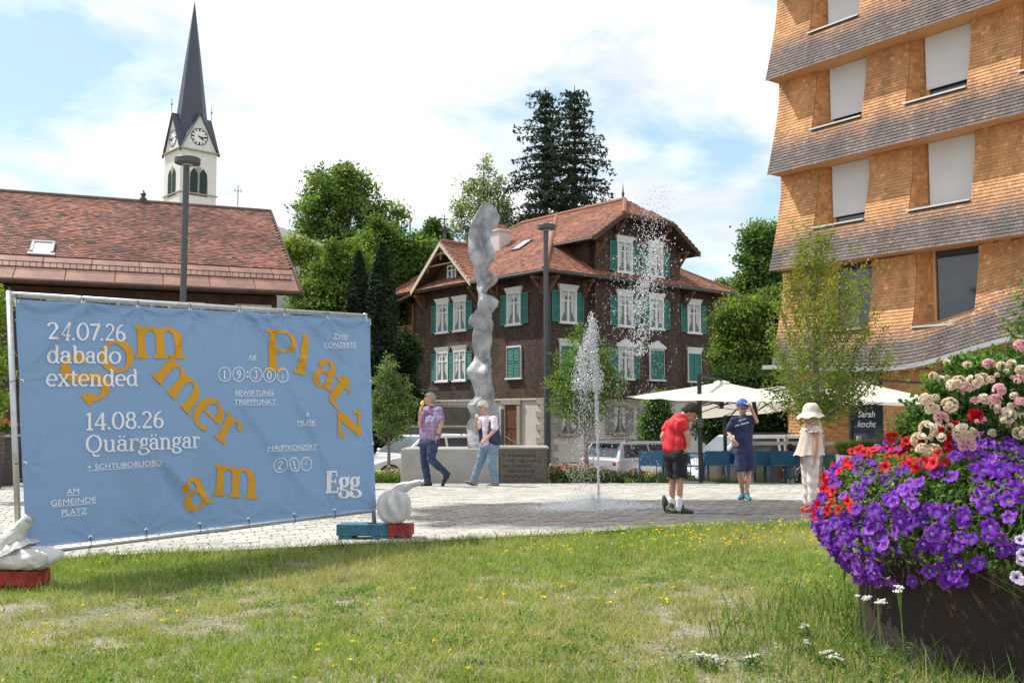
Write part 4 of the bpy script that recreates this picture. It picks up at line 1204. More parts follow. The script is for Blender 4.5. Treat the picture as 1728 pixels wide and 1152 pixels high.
def jamb_shingles(k,t0,d0,t1,d1,z0,z1,parent,zb=0):
 """shingle courses on an inclined reveal"""
 a=np.array([t1-t0,-(d1-d0),0.0]);L2=np.linalg.norm(a);a=a/L2
 s_,z_=np.meshgrid(np.linspace(.1,.9,5),np.arange(z0,z1-.05,SH_));s_=s_.ravel();z_=z_.ravel();n=len(s_)
 f_=flare(z_-zb)if k>0 else 0*z_
 p0_=np.stack([np.full(n,t0),-f_,z_],-1);p1_=np.stack([np.full(n,t1),np.full(n,-d1),z_],-1);dv=p1_-p0_;Lh=np.linalg.norm(dv,axis=1)
 nn=np.cross(a,[0,0,1.0]);nn=nn if nn[0]>0 else -nn
 A=unit(dv);nnv=np.cross(A,[0,0,1.0]);nnv=nnv*np.sign(nnv[:,:1]);Bz=unit(np.array([[0,0,1.0]])-.13*nnv+rng.normal(0,.01,(n,3)));Nt=unit(np.cross(A,Bz));Nt*=np.sign((Nt*nnv).sum(1))[:,
None]
 C=p0_+dv*s_[:,None]+nnv*.016
 V,F=nboxes(C,A,Bz,Nt,Lh/10-.002,SH_*.62,.006)
 c=np.array([0.50,0.225,0.085])*(1+rng.normal(0,.12,(n,1)))
 return npmesh('jamb_shingles',V,F,M_sh,parent,np.repeat(np.clip(c,.02,1),8,0),kind='stuff')
for k in range(0,6):
 for wi,(a,b)in enumerate(openings[k]):
  z0=(zbot(k,a)+SILL)if k>0 else wg
  z1=top_of(k,(a+b)/2)-.004
  jt=a+(.36 if k>0 else .75);rec=REC if k>0 else .45
  mb=MB()
  w=None
  for(ta,tb,od)in((a,jt,(0,1,2,3)),(b,b,(0,3,2,1))):
   mb=MB();NS_=8
   for j in range(NS_):
    q0,q1=z0+(z1-z0)*j/NS_,z0+(z1-z0)*(j+1)/NS_
    f0,f1=[float(flare(q_-zbot(k,a)))if k>0 else 0.0 for q_ in(q0,q1)]
    mb.add([wp(ta,f0,q0),wp(tb,-rec,q0),wp(tb,-rec,q1),wp(ta,f1,q1)],[od])
   o_=mb.build('window_reveal',M_jamb,wb_);w=w or o_
  jamb_shingles(k,a,0,jt,-rec,z0,z1,w,zbot(k,a))
  if k>0:
   mb=MB();mb.add([wp(a-.03,.41,z0-.03),wp(b+.0,.41,z0-.03),wp(b,-rec,z0+.05),wp(jt,-rec,z0+.05),wp(a-.03,.41,z0+.02),wp(b,.41,z0+.02),wp(b,-rec,z0+.09),wp(jt,-rec,z0+.09)],
[(4,5,6,7),(0,1,5,4),(1,2,6,5)])
   mb.build('window_sill',M_alu,w)
  mb=MB();mb.add([wp(jt,-rec,z0),wp(b,-rec,z0),wp(b,-rec,z1),wp(jt,-rec,z1)],[(0,1,2,3)]);mb.build('pane',M_glass,w)
  mb=MB()
  for(x0,x1,q0,q1)in((jt,jt+.07,z0,z1),(b-.07,b,z0,z1),(jt+.07,b-.07,z0,z0+.14)):
   vs_=[wp(x,d,z)for z in(q0,q1)for d in(-rec+.07,-rec)for x in(x0,x1)]
   mb.add(vs_,[(0,2,3,1),(4,5,7,6),(0,1,5,4),(2,6,7,3),(0,4,6,2),(1,3,7,5)])
  mb.build('window_frame',M_larch if k>0 else M_dark,w)
  if k>=2:
   gap={(2,0):.24,(2,1):.03,(3,0):.22,(3,1):.30,(4,0):.02,(4,1):.1}.get((k,wi),.1)
   zb0_=z0+.1+gap
   mb=MB();d=-rec+.14
   mb.add([wp(jt+.02,d,zb0_),wp(b-.02,d,zb0_),wp(b-.02,d,z1-.01),wp(jt+.02,d,z1-.01),wp(jt+.02,d-.02,zb0_),wp(b-.02,d-.02,zb0_)],[(0,1,2,3),(4,5,1,0)])
   bl=mb.build('roller_blind',M_blind,w)
   mb=MB();mb.tube([wp(jt+.02,d,zb0_),wp(b-.02,d,zb0_)],.02,6);mb.build('blind_bar',M_alu,bl)
  if k in(1,0)and wi==0:
   mb=MB();mb.add([wp(jt+.1,-rec+.012,z0+.15),wp(jt+.75,-rec+.012,z0+.15),wp(jt+.75,-rec+.012,z0+1.5),wp(jt+.1,-rec+.012,z0+1.35)],[(0,1,2,3)])
   if k==1:mb.build('inner_panel',mat('dim_inner_wall',(0.30,0.27,0.19),.5,.05,3),w)
mbd=MB();p0=(2.95,-.72)
M_let=mat('white_window_lettering',(0.75,0.75,0.73),.5,.02,5)
wd_letter=(wb_,2.98,-.735)
mb=MB();mb.lathe([(.16,0),(.13,-.22),(.1,-.24)],(8.0,-.1,zb3(8)-.02),12);mb.build('downlight',M_black,wb_)
TLp=P(15,491,7.27);BLp=P(33,950,7.17);TRp=P(616,529,9.72);BRp=P(631,872,9.60)
fbase=Vector((BLp.x,BLp.y,g(BLp.x,BLp.y)))
fence=thing('banner_fence','galvanised mobile fence panel with a large blue event banner tied to it','fence',fbase)
def fb(s,t,d=0.0):
 """s along 0..1, t up 0..1, d metres towards the viewer side"""
 p=(BLp*(1-s)+BRp*s)*(1-t)+(TLp*(1-s)+TRp*s)*t
 return p+FN*d-fbase
FN=(BRp-BLp).cross(TLp-BLp).normalized()
if FN.y>0:FN=-FN
mb=MB()
mb.tube([fb(0,-.05),fb(0,1.0)],.021,12);mb.build('post',M_galv,fence,smooth=True)
mb=MB();mb.tube([fb(1,-.05),fb(1,1.0)],.021,12);mb.build('post',M_galv,fence,smooth=True)
mb=MB();mb.tube([fb(0,.988),fb(1,.988)],.021,12);mb.build('top_tube',M_galv,fence,smooth=True)
mb=MB();mb.tube([fb(0,.03),fb(1,.03)],.017,12);mb.build('bottom_tube',M_galv,fence,smooth=True)
mb=MB()
for k in range(1,44):
 s=k/44;mb.tube([fb(s,.03,-.004),fb(s,.98,-.004)],.0017,4)
for t in(.06,.075,.3,.5,.7,.93):mb.tube([fb(0,t,-.001),fb(1,t,-.001)],.0017,4)
mb.build('wire_mesh',M_galv,fence)
Bpx={'TL':(22,506),'TR':(613,539),'BR':(628,859),'BL':(42,924)}
PO=TLp;
def bray(px,py):
 a=Vector((0,0,E));d=(P(px,py,10.0)-a)
 t=(PO-a).dot(FN)/d.dot(FN)
 return a+d*t
EU=(TRp-TLp).normalized();EV=FN.cross(EU);EV=EV if EV.z>0 else -EV
def buv(px,py):
 p=bray(px,py)-PO
 return np.array([p.dot(EU),p.dot(EV)])
cTL,cTR,cBR,cBL=[buv(*Bpx[k])for k in('TL','TR','BR','BL')]
top_g=[buv(x,y)for x,y in((24,510),(134,512),(228,519),(316,524),(399,527),(475,533),(546,538),(610,543))]
bot_g=[buv(x,y)for x,y in((148,906),(242,894),(331,884),(411,876),(488,868),(558,861))]
side_g=[buv(x,y)for x,y in((33,644),(40,782))]+[buv(x,y)for x,y in((617,645),(622,750),(627,852))]
grom=top_g+bot_g+side_g
def disp(u,v):
 """cloth relief in metres: folds that run from the eyelets, and slow waves"""
 u=np.asarray(u,float);v=np.asarray(v,float)
 z=0.008*np.sin(u*2.3+v*1.7+.5)+.006*np.sin(u*4.1-v*2.9)
 for i,(gu,gv)in enumerate(grom):
  du,dv=u-gu,v-gv;r_=np.hypot(du,dv)+1e-4
  down=dv<0
  a=np.arctan2(du,-dv if i<len(top_g)else dv)if i<len(top_g)+len(bot_g)else np.arctan2(dv,du)
  kk=7+(i*3)%4;ph=(i*1.7)%6.28
  amp=.0125*np.minimum(r_/.12,1)*np.exp(-r_/(.38 if i<len(top_g)else .26))
  z=z+amp*np.sin(a*kk*.9+ph)*.8
 for(u0,v0,u1,v1,w,am)in((.85,-1.1,1.55,-1.75,.045,.022),(1.0,-1.2,1.35,-1.78,.03,-.016),(1.9,-.9,2.5,-1.72,.05,.022),(2.4,-.7,2.85,-1.7,.045,.02),(.1,-.55,.55,-.1,.035,.02),
(2.2,-.1,2.75,-.7,.04,.020),(2.5,-.05,3.1,-.6,.045,-.018),(1.5,-.1,1.2,-.5,.03,.012),(2.0,-.05,2.35,-.45,.03,.014)):
  dx,dy=u1-u0,v1-v0;L2=dx*dx+dy*dy
  t=np.clip(((u-u0)*dx+(v-v0)*dy)/L2,0,1)
  d2=(u-u0-t*dx)**2+(v-v0-t*dy)**2
  z=z+1.35*am*np.exp(-d2/w**2)*(0.3+.7*np.sin(t*PI*.8+.5))
 return z*1.25+0.035
def bpos(u,v,off=0.0):
 u=np.asarray(u,float);v=np.asarray(v,float)
 d=disp(u,v)+off
 o=np.array(PO-fbase)
 return o+u[...,None]*np.array(EU)+v[...,None]*np.array(EV)+d[...,None]*np.array(FN)
nu,nv=300,170
S,T=np.meshgrid(np.linspace(0,1,nu),np.linspace(0,1,nv))
UV=(cBL[None,None]*(1-S[...,None])+cBR*S[...,None])*(1-T[...,None])+(cTL*(1-S[...,None])+cTR*S[...,None])*T[...,None]
ug=np.array([p[0]for p in top_g])
def scal(u,gs):
 d=np.min(np.abs(u[...,None]-gs),-1);return np.clip(d/.22,0,1)**2
UV[...,1]-=.006*scal(UV[...,0],ug)*T**6
V=bpos(UV[...,0],UV[...,1]).reshape(-1,3)
i=np.arange(nu-1)[None,:]+np.arange(nv-1)[:,None]*nu
F=np.stack([i,i+1,i+nu+1,i+nu],-1).reshape(-1,4)
def cloth_mat(name,col,tr=.42):
 m=mat(name,col,.75,.03,2.5,.12,900,trans=tr,spec=.15)
 return m
M_ban=cloth_mat('blue_banner_cloth',(0.215,0.335,0.53),.12)
M_bor=cloth_mat('orange_print',(0.74,0.36,0.03),.12)
M_bwh=cloth_mat('white_print',(0.90,0.88,0.90),.12)
ban=npmesh('banner',V,F,M_ban,fence,smooth=True)
mb=MB()
for a,b in zip(range(0,60),range(1,61)):
 p0=cBL*(1-a/60)+cBR*(a/60);p1=cBL*(1-b/60)+cBR*(b/60)
 q=[bpos(p0[0],p0[1]+.012,.003),bpos(p1[0],p1[1]+.012,.003),bpos(p1[0],p1[1]-.006,.003),bpos(p0[0],p0[1]-.006,.003)]
 mb.add(q,[(0,3,2,1)])
mb.build('hem',cloth_mat('pale_hem',(.42,.55,.80),.3),ban)
mbe=MB();n=12
for k in range(n):
 a0,a1=2*PI*k/n,2*PI*(k+1)/n
 mbe.add([(math.cos(a0)*.015,math.sin(a0)*.015,0),(math.cos(a1)*.015,math.sin(a1)*.015,0),(math.cos(a1)*.007,math.sin(a1)*.007,.003),(math.cos(a0)*.007,math.sin(a0)*.007,
.003)],[(0,1,2,3)])
me_e=mbe.mesh('eyelet',mat('shiny_steel',(.8,.8,.8),.25,.02,5,metal=.8))
for j,(u,v)in enumerate(grom):
 p=bpos(u,v,.004);o=place(me_e,'eyelet',ban,tuple(p));o.rotation_euler=FN.to_track_quat('Z','Y').to_euler()
 mb=MB();p=Vector(p)+Vector(FN)*.004
 if j<len(top_g):q=p+Vector(EV)*.05
 elif j<len(top_g)+len(bot_g):q=p-Vector(EV)*.075
 elif u<1:q=p-Vector(EU)*.07
 else:q=p+Vector(EU)*.035
 mb.tube([p,(p+q)/2+Vector(FN)*.012,q,q-Vector(FN)*.04],.003,5);mb.build('cable_tie',M_black,ban)
for s in(0.0,1.0):
 mb=MB();c0=fb(s,.97)
 mb.tube([c0+Vector((-.03,0,.0)),c0+Vector((.05,-.01,0)),c0+Vector((.055,-.01,-.06))],.008,6);mb.build('clamp',M_galv,fence)
XH=.48
def arc(cx,cy,rx,ry,a0,a1):return('a',cx,cy,rx,ry,a0,a1)
def ln(*a):return('l',)+a
def sf(x,y,w):return('s',x,y,w)
def dt(x,y,r):return('d',x,y,r)
GL={'o':(.50,[arc(.25,.24,.195,.235,0,360)]),'a':(.46,[arc(.20,.33,.13,.135,175,0),ln(.33,.34,.33,.10),arc(.40,.09,.07,.075,180,300),arc(.20,.145,.145,.13,50,310),dt(.09,
.35,.035),ln(.2,.275,.33,.28)]),'b':(.50,[ln(.11,0,.11,.69),sf(.07,.69,.10),arc(.26,.24,.165,.23,160,-160)]),'d':(.50,[arc(.22,.24,.165,.23,20,340),ln(.38,.02,.38,.69),sf(.34,
.69,.10),sf(.43,.01,.10)]),'e':(.46,[arc(.23,.24,.18,.235,0,312),ln(.06,.25,.41,.25)]),'g':(.46,[arc(.20,.33,.135,.145,0,360),arc(.13,.13,.06,.055,90,270),ln(.13,.075,.28,
.06),arc(.21,-.07,.17,.115,70,-220),ln(.30,.42,.42,.49)]),'l':(.25,[ln(.12,0,.12,.69),sf(.08,.69,.10),sf(.12,.015,.20)]),'m':(.80,[ln(.11,0,.11,.46),sf(.065,.46,.11),sf(.11,
.015,.20),arc(.245,.30,.135,.16,170,0),ln(.38,.31,.38,0),sf(.38,.015,.19),arc(.515,.30,.135,.16,170,0),ln(.65,.31,.65,0),sf(.66,.015,.20)]),'n':(.54,[ln(.11,0,.11,.46),sf(.065,
.46,.11),sf(.11,.015,.20),arc(.25,.30,.14,.16,170,0),ln(.39,.31,.39,0),sf(.40,.015,.20)]),'r':(.40,[ln(.12,0,.12,.46),sf(.07,.46,.11),sf(.13,.015,.22),arc(.25,.31,.13,.15,
175,60),dt(.325,.41,.045)]),'t':(.33,[ln(.14,.62,.14,.12),arc(.225,.11,.085,.09,180,320),sf(.16,.465,.29)]),'u':(.54,[ln(.11,.46,.11,.16),sf(.07,.46,.12),arc(.25,.16,.14,
.145,180,350),ln(.39,.46,.39,.02),sf(.35,.46,.12),sf(.44,.015,.10)]),'x':(.46,[ln(.07,.46,.38,.02),('t',.38,.46,.07,.02),sf(.08,.465,.16),sf(.36,.465,.15),sf(.08,.015,.16),
sf(.38,.015,.17)]),'z':(.42,[sf(.21,.455,.34),sf(.21,.02,.34),('T',.345,.45,.065,.02),('t',.05,.46,.045,.33),('t',.37,.02,.375,.15)]),'S':(.54,[arc(.25,.525,.155,.155,35,
255),('T',.17,.40,.37,.30),arc(.26,.185,.165,.17,60,-160),('t',.40,.69,.395,.52),('t',.07,.0,.075,.18)]),'P':(.56,[ln(.14,0,.14,.68),sf(.14,.015,.26),sf(.18,.68,.30),arc(.31,
.515,.165,.165,90,-90),('t',.14,.35,.31,.35)]),'Q':(.68,[arc(.32,.35,.265,.335,0,360),arc(.42,-.08,.11,.075,150,340)]),'E':(.56,[ln(.15,0,.15,.69),sf(.27,.685,.44),sf(.27,
.012,.46),sf(.28,.36,.24),('t',.48,.69,.475,.53),('t',.49,.0,.50,.18),('t',.39,.43,.39,.29)]),'0':(.54,[arc(.26,.35,.20,.335,0,360)]),'1':(.34,[ln(.18,0,.18,.69),('t',.18,
.69,.05,.60),sf(.18,.015,.24)]),'2':(.48,[arc(.22,.52,.155,.165,165,-35),('t',.35,.43,.06,.03),sf(.24,.03,.38),sf(.24,.05,.36)]),'3':(.46,[('t',.07,.68,.38,.68),('t',.38,
.68,.22,.43),arc(.21,.21,.165,.205,95,-160)]),'4':(.50,[ln(.34,0,.34,.69),('t',.34,.69,.04,.19),sf(.25,.19,.44),sf(.34,.01,.16)]),'6':(.48,[arc(.235,.20,.165,.19,0,360),arc(.38,
.24,.31,.45,95,178)]),'7':(.44,[sf(.22,.665,.38),sf(.22,.645,.38),('T',.40,.66,.16,.0)]),'8':(.48,[arc(.23,.525,.14,.155,0,360),arc(.23,.19,.175,.185,0,360)]),'9':(.48,[arc(.23,
.49,.165,.19,0,360),arc(.09,.45,.31,.45,-85,-2)]),'.':(.18,[dt(.08,.05,.05)]),':':(.24,[dt(.1,.18,.045),dt(.1,.48,.045)]),'-':(.3,[sf(.15,.25,.2)]),' ':(.25,[]),}
GL['ä']=(GL['a'][0],GL['a'][1]+[dt(.12,.60,.04),dt(.29,.60,.04)])
_zc=[0]
def glyph(ch_,M3,thick=.085,thin=.032,quads=None,out=None):
 """M3 maps glyph (x,y) -> banner (u,v)"""
 for op in GL[ch_][1]:
  z=.0085+(_zc[0]%6)*.0003;_zc[0]+=1
  if op[0]in 'ltTa':
   if op[0]=='a':
    _,cx,cy,rx,ry,a0,a1=op;n=max(8,int(abs(a1-a0)/9))
    pts=[(cx+rx*math.cos(R(a0+(a1-a0)*q/n)),cy+ry*math.sin(R(a0+(a1-a0)*q/n)))for q in range(n+1)]
   else:
    n=8;pts=[(op[1]+(op[3]-op[1])*q/n,op[2]+(op[4]-op[2])*q/n)for q in range(n+1)]
   L_,R_=[],[]
   for q,p in enumerate(pts):
    a=pts[max(q-1,0)];b=pts[min(q+1,len(pts)-1)]
    if op[0]=='a' and abs(abs(op[6]-op[5])-360)<1 and q in(0,len(pts)-1):a,b=pts[-2],pts[1]
    dx,dy=b[0]-a[0],b[1]-a[1];l=math.hypot(dx,dy)or 1;dx/=l;dy/=l
    w=math.hypot(thick*dy,thin*dx)/2
    if op[0]=='t':w=thin/2*1.15
    if op[0]=='T':w=thick/2*1.05
    L_.append((p[0]-dy*w,p[1]+dx*w));R_.append((p[0]+dy*w,p[1]-dx*w))
   m=len(L_);K=4;poly=[]
   for j in range(K+1):poly+=[(a_[0]+(b_[0]-a_[0])*j/K,a_[1]+(b_[1]-a_[1])*j/K)for a_,b_ in zip(L_,R_)]
   fs=[(j*m+q,j*m+q+1,(j+1)*m+q+1,(j+1)*m+q)for j in range(K)for q in range(m-1)]
  elif op[0]=='s':
   _,x,y,w=op;n=4;h=thin*.62
   poly=[(x-w/2+w*q/n,y-h)for q in range(n+1)]+[(x+w/2-w*q/n,y+h)for q in range(n+1)]
   fs=[(q,q+1,2*n-q,2*n+1-q)for q in range(n)]
  else:
   _,x,y,r_=op;r_*=max(1,thick/.085)**.5;n=12
   poly=[(x+r_*math.cos(2*PI*q/n),y+r_*math.sin(2*PI*q/n))for q in range(n)];fs=[tuple(range(n))]
  uv=np.array([M3@np.array([x,y,1.0])for x,y in poly])
  out.add([tuple(p)for p in bpos(uv[:,0],uv[:,1],z)],fs)
def affine(p0,p1,p2,adv,H):
 a,b,c=buv(*p0),buv(*p1),buv(*p2)
 X=(b-a)/adv;Y=(c-a)/H
 return np.array([[X[0],Y[0],a[0]],[X[1],Y[1],a[1]]])
def textline(s,p0,p1,p2,H=.70,thick=.085,thin=.032,m=None,name='lettering',track=0.0):
 adv=sum(GL[c][0]+track for c in s)-track
 A=affine(p0,p1,p2,adv,H);mb=MB();x=0
 for c in s:
  Mx_=A@np.array([[1,0,x],[0,1,0],[0,0,1]]);glyph(c,Mx_,thick,thin,out=mb);x+=GL[c][0]+track
 return mb.build(name,m or M_bwh,ban)
z1=lambda x,y:(40+x/5.76,520+y/5.76)
z2=lambda x,y:(40+x/5.76,680+y/5.76)
z3=lambda x,y:(210+x/4.8,530+y/4.8)
z4=lambda x,y:(340+x/5.76,540+y/5.76)
z5=lambda x,y:(280+x/4.8,720+y/4.8)
OR=dict(m=M_bor,thick=.115,thin=.045,name='orange_letter')
textline('S',z1(590,965),z1(885,770),z1(262,585),.70,m=M_bor,thick=.135,thin=.06,name='orange_letter')
textline('o',z1(780,668),z1(1071,562),z1(678,388),XH,**OR)
textline('m',z1(1045,485),z1(1560,495),z1(1035,185),XH,**OR)
textline('m',z1(1205,650),z1(1590,1070),z1(1370,450),XH,**OR)
textline('e',z3(482,823),z3(651,992),z3(645,645),XH,**OR)
textline('r',z3(690,985),z3(850,1110),z3(790,790),XH,**OR)
textline('P',z4(580,492),z4(915,515),z4(560,100),.70,**OR)
textline('l',z4(852,502),z4(990,550),z4(912,142),.70,**OR)
textline('a',z4(1010,612),z4(1215,705),z4(1105,362),XH,**OR)
textline('t',z4(1131,719),z4(1285,895),z4(1320,470),.70,**OR)
textline('z',z4(1275,875),z4(1290,1160),z4(1490,870),XH,**OR)
textline('a',z5(160,715),z5(345,590),z5(70,482),XH,**OR)
textline('m',z5(345,548),z5(715,588),z5(358,308),XH,**OR)
_zc[0]=0
W_=dict(thick=.082,thin=.036)
def white(*a,**k):
 return textline(*a,**k)
for s,a,b,c in(('24.07.26',z1(190,318),z1(965,330),z1(190,150)),('dabado',z1(195,540),z1(915,545),z1(195,372)),('extended',z1(190,762),z1(1075,762),z1(190,597)),('14.08.26',
z2(570,268),z2(1320,246),z2(570,100)),('Quärgängar',z2(575,487),z2(1675,437),z2(575,318))):
 o=textline(s,a,b,c,.70,name='white_lettering',thick=.105,thin=.056)
 o.location=tuple(np.array(FN)*.003)
textline('Egg',z5(1250,537),z5(1550,524),z5(1246,365),.70,thick=.16,thin=.05,name='white_lettering')
def font_mesh(txt,bold=0.0):
 cu_=bpy.data.curves.new('t','FONT');cu_.body=txt;cu_.size=1.0;cu_.resolution_u=3;cu_.offset=bold
 ob=bpy.data.objects.new('t',cu_);COL.objects.link(ob)
 dg=bpy.context.evaluated_depsgraph_get();dg.update()
 me=bpy.data.meshes.new_from_object(ob.evaluated_get(dg))
 vv=[tuple(v.co)for v in me.vertices];ff=[tuple(p.vertices)for p in me.polygons]
 bpy.data.objects.remove(ob);bpy.data.curves.remove(cu_);bpy.data.meshes.remove(me)
 return np.array(vv),ff
def caption(txt,p0,p1,h,under=True):
 vv,ff=font_mesh(txt,0.0)
 x0,x1=vv[:,0].min(),vv[:,0].max();
 H=.729
 A=affine(p0,p1,(p0[0],p0[1]-h),x1-x0,H)
 uv=(A@np.stack([vv[:,0]-x0,vv[:,1],np.ones(len(vv))],0)).T
 mb=MB();mb.add([tuple(p)for p in bpos(uv[:,0],uv[:,1],.015)],ff)
 if under:
  n=6
  for q in range(n):
   xa,xb=(x1-x0)*q/n,(x1-x0)*(q+1)/n
   r4=(A@np.array([[xa,xb,xb,xa],[-.17,-.17,-.10,-.10],[1,1,1,1]])).T
   mb.add([tuple(p)for p in bpos(r4[:,0],r4[:,1],.015)],[(0,1,2,3)])
 mb.build('white_lettering',M_bwh,ban)
for t,a,b,h in(('+ SCHTUBOBUOBO',z2(590,652),z2(1295,606),9.2),('AM',z2(394,889),z2(513,882),10),('GEMEINDE',z2(243,1000),z2(670,962),10),('PLATZ',z2(345,1093),z2(585,1071),
10),('AB',z4(410,390),z4(492,391),7.3),('BEWIRTUNG',z4(288,737),z4(665,733),8.3),('TREFFPUNKT',z4(275,824),z4(685,820),8.3),('ZWEI',z4(1227,192),z4(1357,196),8),('KONZERTE',
z4(1153,271),z4(1435,276),8),('MUSIK',z4(885,1024),z4(1058,1024),8),('HAUPTKONZERT',z5(783,198),z5(1175,183),8.3)):
 caption(t,a,b,h)
caption('&',z4(950,945),z4(985,945),8,False)
def circ(c,rx,ry,ch_=None,clock=None,th=1.0):
 a=buv(*c);ex=buv(c[0]+rx,c[1])-a;ey=buv(c[0],c[1]-ry)-a;mb=MB();n=36
 rr=.89
 for q in range(n):
  t0,t1=2*PI*q/n,2*PI*(q+1)/n
  pts=np.array([a+(ex*math.cos(t)+ey*math.sin(t))*s for s,t in((1,t0),(1,t1),(rr,t1),(rr,t0))])
  mb.add([tuple(p)for p in bpos(pts[:,0],pts[:,1],.0105)],[(0,3,2,1)])
 if ch_:
  adv=GL[ch_][0];Mx_=np.array([[ex[0]*1.45,ey[0]*1.55,0],[ex[1]*1.45,ey[1]*1.55,0]]);cc=a-Mx_[:,0]*adv/2-Mx_[:,1]*.35
  glyph(ch_,np.array([[Mx_[0,0],Mx_[0,1],cc[0]],[Mx_[1,0],Mx_[1,1],cc[1]]]),.12,.08,out=mb)
 if clock:
  def bar(t,r0,r1,w):
   s,k=math.sin(t),math.cos(t);pp=np.array([a+ex*(x*k+y*s)+ey*(y*k-x*s)for x,y in((-w,r0),(w,r0),(w,r1),(-w,r1))])
   mb.add([tuple(p)for p in bpos(pp[:,0],pp[:,1],.0108)],[(0,1,2,3)])
  for q in range(12):bar(2*PI*q/12,.74 if q%3 else .66,.94,.025)
  for t,l in clock:bar(t,-.08,l,.035)
 o=mb.build('white_lettering',M_bwh,ban);return o
for c,d in((z4(184,535),'1'),(z4(326,535),'9'),(z4(493,538),'3'),(z4(628,541),'0')):circ(c,10.8,12.3,d)
circ(z4(755,545),9.1,12.2,None,((PI,.72),(PI+.62,.42)))
for c,d in((z5(881,316),'2'),(z5(992,311),'1')):circ(c,10.2,12.2,d)
circ(z5(1098,305),9.6,12.2,None,((0,.75),(-PI/2,.45)))
mb=MB();a=buv(*z4(411,522));
for yy in(515,558):
 a=buv(*z4(411,yy));pp=np.array([a+.010*np.array([math.cos(t),math.sin(t)])for t in np.linspace(0,2*PI,9)[:-1]])
 mb.add([tuple(p)for p in bpos(pp[:,0],pp[:,1],.0105)],[tuple(range(8))])
mb.build('white_lettering',M_bwh,ban)
def flat_text(s,origin,ex,ey,nrm,m,parent,size,thick=.11,thin=.07,slant=.2,off=.004,under=False):
 """built-in font text laid on a plane; origin, ex, ey, nrm vectors in parent space"""
 vv,ff=font_mesh(s,.02)
 x0,x1=vv[:,0].min(),vv[:,0].max()
 o=Vector(origin);ex=Vector(ex);ey=Vector(ey);nrm=Vector(nrm)
 pts=[o+ex*((x-(x0+x1)/2+y*slant)*size)+ey*(y*size)+nrm*off for x,y,_ in vv]
 mb=MB();mb.add(pts,ff);return mb.build('lettering',m,parent)
for s,z in(('Sarah',E-.06),('kocht',E-.36)):
 flat_text(s,(3.0,.435,z),(1,0,0),(0,0,1),(0,-1,0),M_let,wb_,.27,slant=.22,off=.01)
M_redb=mat('red_painted_block',(0.26,0.03,0.022),.75,.5,9,.3,60)
M_blueb=mat('blue_green_painted_concrete',(0.035,0.13,0.19),.8,.3,8,.3,60)
M_oldb=mat('old_block_grey',(0.15,0.13,0.12),.85,.3,8,.3,60)
def block(name,label,c,rz,L2,w,h,mats,redfrac,side=1):
 t=thing(name,label,'concrete foot',c,rz)
 mb=MB();x1=L2/2;x0=-L2/2;xr=x1-redfrac*L2 if side>0 else x0+redfrac*L2
 def body(a,b,nm,m):
  mb=MB();e=.012
  mb.box(a,-w/2,.035,b,w/2,h);mb.box(a+(0.02 if a==x0 else 0),-w/2+.0,0,a+(b-a)*.32,w/2,.035);mb.box(b-(b-a)*.32,-w/2,0,b-(.02 if b==x1 else 0),w/2,.035)
  o=mb.build(nm,m,t);bm_=o.modifiers.new('b','BEVEL');bm_.width=.008;bm_.segments=2;return o
 if side>0:body(x0,xr,'body',mats[0]);body(xr+.001,x1,'red_end',M_redb)
 else:body(xr+.001,x1,'body',mats[0]);body(x0,xr,'red_end',M_redb)
 mb=MB();mb.lathe([(.024,0),(.024,.012)],(x0+L2*.42,0,h-.004),10);mb.build('socket',M_black,t)
 return t
rp=hit(631,894)
block('concrete_block','blue-green concrete foot with a red end under the right post of the banner fence',(BRp.x+.02,BRp.y-.02,g(BRp.x,BRp.y)+.01),R(-6),.72,.22,.145,(M_blueb,
),.30)
lp=hit(32,972)
block('concrete_block','worn red and grey concrete foot in the grass under the left sandbag',(BLp.x-.09,BLp.y-.02,g(BLp.x,BLp.y)+.0),R(-4),.56,.22,.14,(M_oldb,),.62)
M_bag=mat('woven_white_plastic',(0.70,0.69,0.67),.55,.10,9,.35,60,trans=.12)
